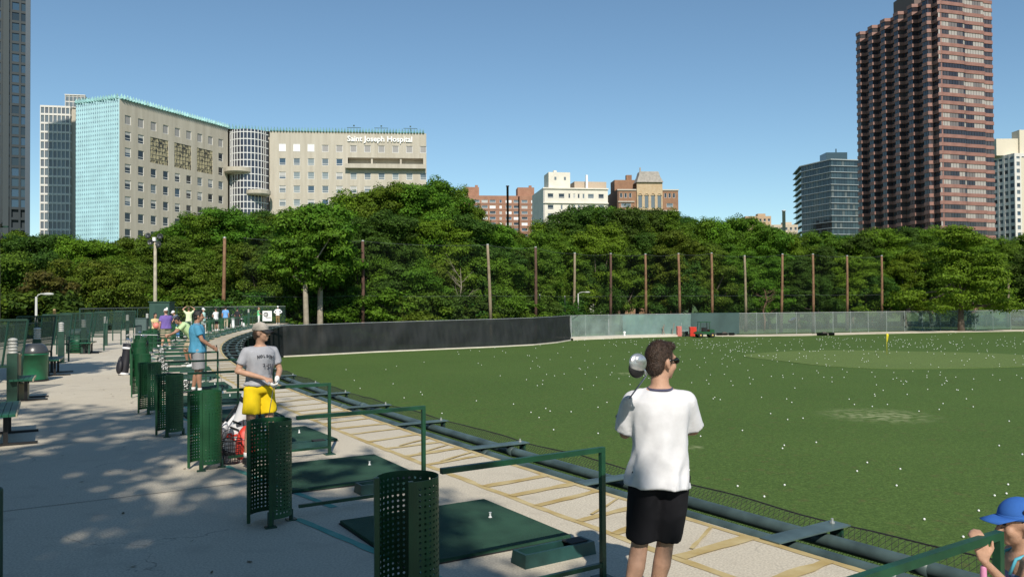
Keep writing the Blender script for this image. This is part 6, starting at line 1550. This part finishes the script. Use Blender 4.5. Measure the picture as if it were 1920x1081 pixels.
        if cap.get('logo'): q = MB(); q.ell((0, 0, 0), (.004, .02, .018), Hc @ Matrix.Translation((-.083, .0, .034)), 10, 6); q.build('badge', cap['logo'], co, True)
    if glasses:
        q = MB()
        for sg in (-1, 1): q.ell((0, 0, 0), (.029, .012, .02), H @ Matrix.Translation((sg * .034, .087, .006)), 12, 8); q.bar(H @ V((sg * .062, .082, .014)), H @ V((sg * .082, -.005, .008)), .005, .010)
        q.bar(H @ V((-.02, .096, .012)), H @ V((.02, .096, .012)), .008, .008); q.build('sunglasses', pm('black_sunglasses', (.008, .008, .009), .15), t, True)
    # clothes
    if sh:
        m = MB(); lo = sh.get('loose', .018); hem = sh.get('hem', -.75); bw = sh.get('width', 1.0) * b
        rs = [(hem, .178, .134), (hem * .5, .172, .127), (0, .162, .118), (.6, .152, .110), (1.0, .148, .108), (1.5, .158, .114), (2.0, .170, .120), (2.4, .168, .106), (2.68, .125, .086), (2.86, .078, .070)]
        rr = []
        for u, rx, ry in rs:
            g_ = ringat(J, u, rx * bw + lo, ry * bw + lo * 1.1, n=48); cc = spine(J, u)[0]; k = sh.get('fold', .013) * max(0, min(1, (2.3 - u) / 2.6)); sd = abs(loc[0]) * 2.7
            rr.append([p + (p - cc).normalized() * k * (math.sin(j * .79 + sd + u * 1.9) * .6 + math.sin(j * 1.18 - u * 2.6 + sd * 2) * .5) for j, p in enumerate(g_)])
        m.loft(rr); sl = sh.get('sleeve', .62)
        for s in 'lr':
            S, E, Wr = V(J['sh' + s]), V(J['el' + s]), V(J['wr' + s]); r0 = .058 * b + lo * .4; r1 = sh.get('cuff', .062) * b; m.capsule(V(J['nec']).lerp(S, .42) - V((0, 0, .028)), .056, S, r0, 12)
            if sl is None: continue
            e = S.lerp(E, min(1, sl)); m.tube([S, S.lerp(e, .5), e], [r0, (r0 + r1) / 2, r1], 14)
            if sl > 1: m.capsule(E, r1, E.lerp(Wr, sl - 1), r1 * .8, 12)
        so_ = put('shirt', remesh(m, vox * 1.35, 2, wr, sh.get('wf', 7.0), .55, seed=abs(loc[0]) * 3), sh['mat'], t)
        if collar:
            q = MB(); q.loft([ringat(J, u, r, r * .95) for u, r in (((2.80, .085), (2.92, .076), (3.05, .070), (3.05, .062), (2.85, .064)) if not sh.get('tee') else ((2.84, .083), (2.90, .079), (2.93, .074), (2.92, .066), (2.84, .066)))]); q.build('collar', collar, so_, True)
    if bt:
        m = MB(); lo = bt.get('loose', .02); m.loft([ringat(J, u, rx * b + lo, ry * b + lo) for u, rx, ry in ((-.5, .135, .105), (-.25, .160, .114), (0, .160, .115), (bt.get('top', .30), .145, .10))])
        for s in 'lr':
            Hp, K, A_ = V(J['hi' + s]), V(J['kn' + s]), V(J['an' + s]); ln = bt.get('len', .85); r1 = bt.get('flare', .088) * b
            if ln <= 1: e = Hp.lerp(K, ln); m.tube([Hp + V((0, 0, .03)), Hp.lerp(e, .5), e], [.105 * b + lo * .4, .098 * b + lo * .5, r1 + lo * .5], 16)
            else: e = K.lerp(A_, min(1.0, ln - 1)); m.tube([Hp + V((0, 0, .03)), Hp.lerp(K, .5), K, K.lerp(e, .5), e], [.105 * b + lo * .4, .09 * b + lo * .5, .072 * b + lo * .4, .066 * b + lo * .4, .062 * b + lo * .4], 16)
        put(bt.get('name', 'shorts'), remesh(m, vox * 1.35, 2, wr * .8, 8, .5, seed=2), bt['mat'], t)
    if shoes:
        for s in 'lr':
            A_ = V(J['an' + s]); to = V((*J['to' + s], 0)).normalized(); m = MB(); g = V((A_.x, A_.y, A_.z - .09)); m.capsule(g + V((0, 0, .045)) - to * .045, .043, g + V((0, 0, .042)) + to * .10, .045, 12); m.capsule(g + V((0, 0, .04)) + to * .08, .042, g + V((0, 0, .033)) + to * .165, .032, 12); m.capsule(g + V((0, 0, .05)) - to * .02, .042, g + V((0, 0, .105)), .041, 12)
            m.prism([(g.x + to.x * a - to.y * w, g.y + to.y * a + to.x * w) for a, w in ((-.085, -.03), (.1, -.045), (.19, -.025), (.19, .025), (.1, .045), (-.085, .03))], g.z, g.z + .02); put('shoe', remesh(m, max(.008, vox), 1), shoes, t)
            if sock: q = MB(); q.tube([g + V((0, 0, .09)), g + V((0, 0, .15))], [.044, .041], 12); q.build('sock', M_sock, t, True)
    return t
def wt(loc, yaw, p, h=1.75): return Matrix.Translation(V(loc)) @ Matrix.Rotation(yaw, 4, 'Z') @ (V(p) * (h / 1.75))
def cloth(name, c, **k): return pm(name, c, .85, var=k.pop('var', .06), scale=k.pop('scale', 12), spec=.2, **k)

# the man in the white shirt, seen from behind with a driver over his shoulder
lw = (.905, 5.02, 0); yw = R_(-4)
Jw = dict(pel=(-.01, -.01, .95), wai=(0, .0, 1.10), che=(.005, .01, 1.32), nec=(.005, .0, 1.475), hea=(.02, .03, 1.62), shl=(-.16, .0, 1.38), ell=(-.205, .08, 1.17), wrl=(-.165, .31, 1.20), shr=(.165, .01, 1.375), elr=(.22, .10, 1.19), wrr=(.05, .27, 1.17),
          hil=(-.085, 0, .91), knl=(-.125, .03, .50), anl=(-.21, -.05, .09), hir=(.08, 0, .91), knr=(.035, .06, .50), anr=(-.04, .08, .09))
figure('man seen from behind in white t-shirt and black shorts, driver over his shoulder', lw, yw, Jw, 1.76, SKIN, .009, 1.0, (-58, -2), HAIR_D, 'short', None,
       dict(fold=.017, tee=1, mat=cloth('white_cotton', (.66, .66, .69), bump=.1, bscale=16), loose=.026, hem=-.62, sleeve=.95, cuff=.070, wf=6.0, width=.95), dict(mat=cloth('black_cotton', (.010, .010, .013)), len=.94, flare=.088, loose=.012), M_shoew, True,
       {'l': dict(n=(1, -.2, .2), t=(0, 0, 1), curl=.95), 'r': dict(d=(-1, .25, .1), n=(0, -1, .3), t=(0, 0, 1), curl=.7)}, pm('navy_ribbing', (.06, .06, .11), .8), True, wr=.018, strands=5000)
n0 = at_y(1213, 702, 4.70); n1 = at_y(1179, 748, 5.0); gg = n1 + (n1 - n0).normalized() * .30
club('silver-headed driver resting on the shoulder of the man in the white t-shirt', gg, n0, 'driver', (-.75, -.35, .55), shaft=pm('slate_shaft', (.16, .18, .26), .35), hc=(at_y(1196, 680, 4.66), Matrix(((.80, -.25, -.35, 0), (.30, .05, -.85, 0), (.22, .95, .35, 0), (0, 0, 0, 1)))))
# the man in yellow shorts
P = at_y(486, 800, 10.1); ly = (P.x, P.y, .035); yy = R_(-136)
Jy = dict(che=(0, .03, 1.32), nec=(0, .03, 1.475), hea=(0, .06, 1.62), shl=(-.178, .03, 1.385), shr=(.178, .02, 1.385), elr=(.275, -.02, 1.155), wrr=(.055, .24, 1.07), ell=(-.255, .05, 1.14), wrl=(-.10, .27, 1.045), knl=(-.13, .03, .5), anl=(-.16, -.02, .09), knr=(.13, .03, .5), anr=(.15, -.02, .09))
M_cap = cloth('grey_cap', (.42, .38, .33))
fy = figure('man in yellow shorts, grey printed t-shirt and cap', ly, yy, Jy, 1.745, SKIN, .0105, .93, (40, 2), HAIR_B, 'fringe', dict(mat=M_cap, brim=pm('black_brim', (.02, .02, .022), .7), tilt=-4),
       dict(mat=cloth('grey_marl', (.36, .365, .40), bump=.06, bscale=20), loose=.022, hem=.30, sleeve=.66, cuff=.066), dict(mat=cloth('yellow_nylon', (.72, .52, .012)), len=.72, flare=.104, loose=.024, top=.55), M_shoe, True,
       {'r': dict(n=(-.3, -.3, -1), t=(0, 1, 0), curl=.95), 'l': dict(d=(.35, .55, -.6), n=(.9, -.2, .1), t=(0, 0, 1), curl=.9, glove=pm('white_glove', (.75, .75, .74), .6))}, None, False, eyes=True, wr=.012, strands=700)
gy = wt(ly, yy, (-.04, .33, 1.06), 1.745); ny = wt(ly, yy, (.06, .62, .10), 1.745); ny = at_y(500, 803, P.y - .35); club('long club held down by the man in yellow shorts', gy, ny, 'driver', (.3, -1, 0), size=.95)
# print on the chest of the grey shirt
for k, ch in enumerate('NOLSON'):
    a = (k - 2.5) * .037; text_mesh(ch, .048, .001, pm('black_print', (.03, .03, .04), .8), 'print', fy, Matrix.Translation((-a, .178 + .012 * 0 - abs(a) * .12, 1.30 + .02 * math.cos(a * 12) + .22 * -a * .3)) @ Matrix.Rotation(math.pi - a * 1.0, 4, 'Z') @ Matrix.Rotation(R_(90), 4, 'X') @ Matrix.Rotation(.06, 4, 'Z'), .0015)
q = MB()
for x, z, l in ((-.03, 1.20, .07), (-.06, 1.215, .05), (-.085, 1.19, .09), (.02, 1.225, .04)): q.box((x, .182 - abs(x) * .1, z), (.008, .004, l)); q.box((x + .012, .182 - abs(x) * .1, z + .01), (.022, .004, .008))
q.build('print', pm('black_print', (.03, .03, .04)), fy)
# the man in the blue polo, half turned away, leaning on a club
P = at_z(370, 742); lb = (P.x, P.y, .03); yb = R_(-62)
Jb = dict(hea=(0, .03, 1.625), che=(0, -.01, 1.32), shr=(.182, -.02, 1.385), elr=(.235, .06, 1.14), wrr=(.19, .29, .97), shl=(-.182, -.02, 1.385), ell=(-.24, .05, 1.14), wrl=(-.12, .28, .99), knr=(.12, .03, .5), anr=(.14, .03, .09), knl=(-.11, .02, .5), anl=(-.14, -.06, .09))
figure('man in bright blue polo and grey shorts leaning on a club', lb, yb, Jb, 1.85, SKIN_T, .012, 1.05, (-8, 0), HAIR_K, 'short', None, dict(mat=cloth('blue_pique', (.075, .27, .42)), loose=.028, hem=-.5, sleeve=.62, cuff=.075, width=1.04), dict(mat=cloth('grey_twill', (.26, .26, .27)), len=.93, flare=.10, loose=.026), M_shoe, True,
       {'r': dict(n=(-1, 0, -.3), t=(0, 0, 1), curl=.9), 'l': dict(n=(1, 0, -.3), t=(0, 0, 1), curl=.9)}, cloth('blue_collar', (.07, .25, .39)))
club('club planted upright under the hands of the man in the blue polo', wt(lb, yb, (.03, .37, 1.02), 1.85), wt(lb, yb, (.06, .50, .05), 1.85), 'iron', (1, 0, 0))
# the man in the lime polo, bent over in his swing
P = at_z(345, 688); ll = (P.x + .15, P.y, .03); yl = R_(128)
Jl = dict(pel=(0, -.14, .92), wai=(0, -.04, 1.06), che=(0, .12, 1.24), nec=(0, .23, 1.36), hea=(.0, .34, 1.45), shl=(-.18, .20, 1.31), shr=(.18, .20, 1.31), ell=(-.13, .40, 1.10), wrl=(-.03, .62, 1.0), elr=(.14, .38, 1.08), wrr=(.03, .62, .97),
          hil=(-.09, -.13, .89), hir=(.09, -.13, .89), knl=(-.20, .05, .50), knr=(.22, .05, .50), anl=(-.27, -.04, .09), anr=(.27, -.04, .09))
figure('man in pale lime polo bending forward in mid swing', ll, yl, Jl, 1.78, SKIN_T, .013, 1.0, (30, -32), HAIR_K, 'short', None, dict(mat=cloth('lime_pique', (.50, .68, .36)), loose=.026, hem=-.5, sleeve=.62, cuff=.075), dict(mat=cloth('khaki_twill', (.40, .33, .23)), len=.9, flare=.095, loose=.024), M_shoew, True,
       {'r': dict(n=(-1, 0, 0), t=(0, 0, 1), curl=1.0), 'l': dict(n=(1, 0, 0), t=(0, 0, 1), curl=1.0)}, cloth('lime_collar', (.48, .66, .34)), eyes=True)
g_ = wt(ll, yl, (0, .66, 1.0), 1.78); club('pale-shafted club held level by the man in the lime polo', g_, g_ + V((-.98, -.08, .03)), 'iron', (0, -.3, -1), shaft=pm('white_shaft', (.75, .75, .76), .4), r=.009)
# the man in the purple polo and white cap
P = at_y(311, 640, 36.5); lp = (P.x, P.y, 0); yp = R_(35)
M_wcap = cloth('white_cap', (.74, .74, .73)); 
figure('man in purple polo, khaki shorts and white cap', lp, yp, dict(elr=(.235, .08, 1.15), wrr=(.20, .26, 1.0), knl=(-.11, .02, .5), anl=(-.16, 0, .09), anr=(.16, 0, .09)), 1.84, SKIN, .018, 1.12, (10, -8), HAIR_B, 'fringe', dict(mat=M_wcap), dict(mat=cloth('purple_pique', (.17, .115, .36)), loose=.03, hem=-.4, sleeve=.66, cuff=.078, width=1.06), dict(mat=cloth('khaki_twill', (.40, .33, .23)), len=.92, flare=.10, loose=.028), M_shoew, True, None, cloth('purple_collar', (.16, .11, .34)))
club('dark club held by the man in the purple polo', wt(lp, yp, (.20, .30, .95)), wt(lp, yp, (.20, .75, .05)), 'iron')
# smaller figures at the far tees
def far(px, py, D, yaw, label, h=1.75, vox=.024, J=None, **k):
    P = at_y(px, py, D); figure(label, (P.x, P.y, 0.03), R_(yaw), J, h, k.pop('skin', SKIN), vox, k.pop('build', 1.0), k.pop('head', (0, 0)), k.pop('hair', HAIR_B), k.pop('style', 'short'), k.pop('cap', None), k.pop('shirt'), k.pop('bottom'), k.pop('shoes', M_shoew), True, **k)
ARMSUP = dict(ell=(-.36, .05, 1.62), wrl=(-.16, .0, 1.78), elr=(.36, .05, 1.62), wrr=(.14, .0, 1.78)); AKIMBO = dict(ell=(-.36, -.1, 1.17), wrl=(-.17, .05, 1.0), elr=(.36, -.1, 1.17), wrr=(.17, .05, 1.0)); CHILDHOLD = dict(ell=(-.22, .12, 1.15), wrl=(.0, .28, 1.12), elr=(.22, .12, 1.15), wrr=(.02, .28, 1.08))
SWG = dict(pel=(0, -.1, .93), wai=(0, -.02, 1.08), che=(0, .1, 1.27), nec=(0, .18, 1.40), hea=(0, .27, 1.52), shl=(-.18, .16, 1.36), shr=(.18, .16, 1.36), ell=(-.13, .34, 1.12), wrl=(-.02, .42, .88), elr=(.14, .34, 1.1), wrr=(.02, .42, .86), hil=(-.09, -.1, .9), hir=(.09, -.1, .9))
far(291, 640, 38.5, -120, 'woman in a pale yellow top with a dark sling, left of the purple-polo man', 1.6, .02, CHILDHOLD, hair=HAIR_K, style='long', skin=SKIN_T, shirt=dict(mat=cloth('pale_yellow', (.62, .52, .27)), loose=.02, sleeve=.5), bottom=dict(mat=cloth('navy_twill', (.03, .035, .06)), len=1.8, name='trousers'))
P = at_y(293, 610, 38.2); m = MB(); m.ell((0, 0, 0), (.15, .15, .15)); o = m.build('pink_ball', pm('pink_rubber', (.72, .22, .17), .5), None, True, (P.x, P.y, P.z)); tag(o, 'round pink-red ball in front of the woman in the yellow top', 'ball')
far(332, 630, 47, 150, 'man in a white cap and blue jacket stooping between the green tubes', 1.75, .021, SWG, cap=dict(mat=M_wcap), style='fringe', shirt=dict(mat=cloth('steel_blue_cloth', (.10, .13, .17)), loose=.025), bottom=dict(mat=cloth('blue_denim', (.06, .20, .48)), len=1.85, name='trousers'))
far(354, 618, 54, 20, 'man in white with a lime back panel, both hands raised to his head', 1.82, .022, ARMSUP, shirt=dict(mat=cloth('white_lime', (.62, .72, .45)), loose=.025), bottom=dict(mat=cloth('white_twill', (.6, .6, .58)), len=.9))
far(381, 615, 56, -100, 'person in a pale mint top and white cap bending right of the raised-arms man', 1.75, .023, dict(elr=(.34, .05, 1.25), wrr=(.18, .25, 1.08)), cap=dict(mat=M_wcap), style='fringe', shirt=dict(mat=cloth('mint', (.50, .72, .66)), loose=.02), bottom=dict(mat=cloth('white_twill', (.6, .6, .58)), len=.8))
far(405, 600, 61, 60, 'person in a white t-shirt and black shorts facing left at a far tee', 1.72, .023, dict(elr=(.23, .12, 1.16), wrr=(.1, .32, 1.1), ell=(-.23, .12, 1.16), wrl=(-.08, .32, 1.1)), hair=HAIR_D, shirt=dict(mat=cloth('white_tee', (.76, .76, .76)), loose=.022), bottom=dict(mat=cloth('black_shorts', (.012, .012, .015)), len=.9))
far(423, 598, 66, 5, 'man in a sky blue polo and khaki trousers seen from behind at a far tee', 1.85, .024, hair=HAIR_K, shirt=dict(mat=cloth('sky_blue', (.16, .36, .68)), loose=.026), bottom=dict(mat=cloth('khaki_trousers', (.46, .39, .28)), len=1.9, name='trousers'))
far(445, 600, 69, -20, 'person in dark clothes standing by the white golf bags at a far tee', 1.72, .02, hair=HAIR_K, skin=SKIN_T, shirt=dict(mat=cloth('charcoal', (.03, .03, .035)), loose=.022, sleeve=.95), bottom=dict(mat=cloth('charcoal', (.03, .03, .035)), len=1.9, name='trousers'), shoes=M_shoe)
far(485, 594, 76, -70, 'woman in a bright green top and white trousers left of the banner', 1.7, .024, dict(elr=(.23, .1, 1.15), wrr=(.1, .3, 1.05)), style='ponytail', shirt=dict(mat=cloth('bright_green', (.18, .62, .28)), loose=.015, sleeve=.25), bottom=dict(mat=cloth('white_trousers', (.74, .73, .70)), len=1.85, name='trousers'))
far(521, 590, 80.5, 190, 'person in white with hands on hips, right of the banner', 1.8, .024, AKIMBO, cap=dict(mat=M_wcap), style='fringe', shirt=dict(mat=cloth('white_long', (.76, .76, .76)), loose=.022, sleeve=1.7), bottom=dict(mat=cloth('brown_trousers', (.22, .15, .07)), len=1.9, name='trousers'))
P = ep(78, -3.0, ZF + .06); figure('person in blue in the shade under the far deck', (P.x, P.y, P.z), R_(-60), SWG, 1.75, SKIN, .024, 1.0, (0, 0), HAIR_D, 'short', None, dict(mat=cloth('mid_blue', (.06, .14, .35)), loose=.022), dict(mat=cloth('dark_shorts', (.03, .03, .035)), len=.9))
for i, (px, D, bm2, lab) in enumerate(((437, 67, M_bagw, 'pale golf bag standing right of the sky-blue polo man'), (455, 69.5, M_bagk, 'black and white golf bag standing by the person in dark clothes'), (393, 60, M_bagk, 'small dark golf bag left of the white t-shirt person'))):
    P = at_y(px, 600, D); golf_bag((P.x, P.y, 0), .5 + i, .12, bm2, M_bagk if bm2 is M_bagw else M_bagw, lab, M_white, 3, .9, ['pale far bag', 'black and white far bag', 'small dark far bag'][i])
# the child at the right edge holding the rail
Pc = at_y(1906, 1000, 3.84); hc = 1.125; lc = (Pc.x + .02, Pc.y, 0); yc = R_(80)
S_ = 1.75 / hc; P_ = at_y(1846, 1052, 3.62)
inv = (Matrix.Translation(V(lc)) @ Matrix.Rotation(yc, 4, 'Z')).inverted(); hp = (inv @ P_) * S_
Jc = dict(pel=(0, 0, .80), wai=(0, 0, .97), che=(0, .0, 1.14), nec=(0, .0, 1.27), hea=(0, .02, 1.47), shl=(-.165, 0, 1.215), shr=(.165, 0, 1.215), ell=(-.22, .10, .99), wrl=tuple(hp), elr=(.22, .06, .97), wrr=(.16, .28, .92), hil=(-.085, 0, .77), hir=(.085, 0, .77), knl=(-.09, .02, .43), knr=(.09, .02, .43))
M_bcap = cloth('blue_cap', (.035, .125, .42)); M_swim = cloth('teal_swimsuit', (.03, .25, .42), col2=(.35, .06, .26), scale=9)
fc = figure('small child in a blue cap holding the green rail at the right edge', lc, yc, Jc, hc, SKIN, .011, .96, (4, -6), HAIR_B, 'ponytail', dict(mat=M_bcap, tilt=3, long=.09, flatb=.4, logo=pm('dark_badge', (.03, .02, .03), .6)), None, dict(mat=M_swim, len=.4, loose=.008, name='swimsuit_bottom'), M_shoew, True,
       {'l': dict(d=(.05, .2, .95), n=(1, 0, 0), t=(0, -1, .3), curl=.55, s=1.45), 'r': dict(n=(-1, 0, 0), t=(0, 1, 0), curl=.5, s=1.2)}, hs=1.42, eyes=True)
m = MB(); m.loft([ringat(Jc, u, rx, ry) for u, rx, ry in ((-.2, .163, .112), (.6, .150, .108), (1.2, .152, .108), (1.7, .158, .112), (1.95, .155, .112))]); put('swimsuit_top', remesh(m, .011, 2), M_swim, fc)
for sg in (-1, 1): q = MB(); q.tube([V((sg * .09, .115, 1.12)), V((sg * .10, .075, 1.235)), V((sg * .095, -.02, 1.275)), V((sg * .06, -.10, 1.21)), V((sg * .03, -.118, 1.10))], .012, 8); q.build('strap', pm('cyan_strap', (.10, .45, .60), .7), fc, True)
m = MB(); m.capsule((0, 0, 0), .013, (0, 0, -.13), .016, 12); o = m.build('pink_cup', pm('pink_plastic', (.62, .25, .42), .5), None, True, P_ + V((.0, .01, -.03))); tag(o, 'pink toy held in the child\'s hand against the green rail', 'toy')

bpy.data.scenes.remove(TMP)
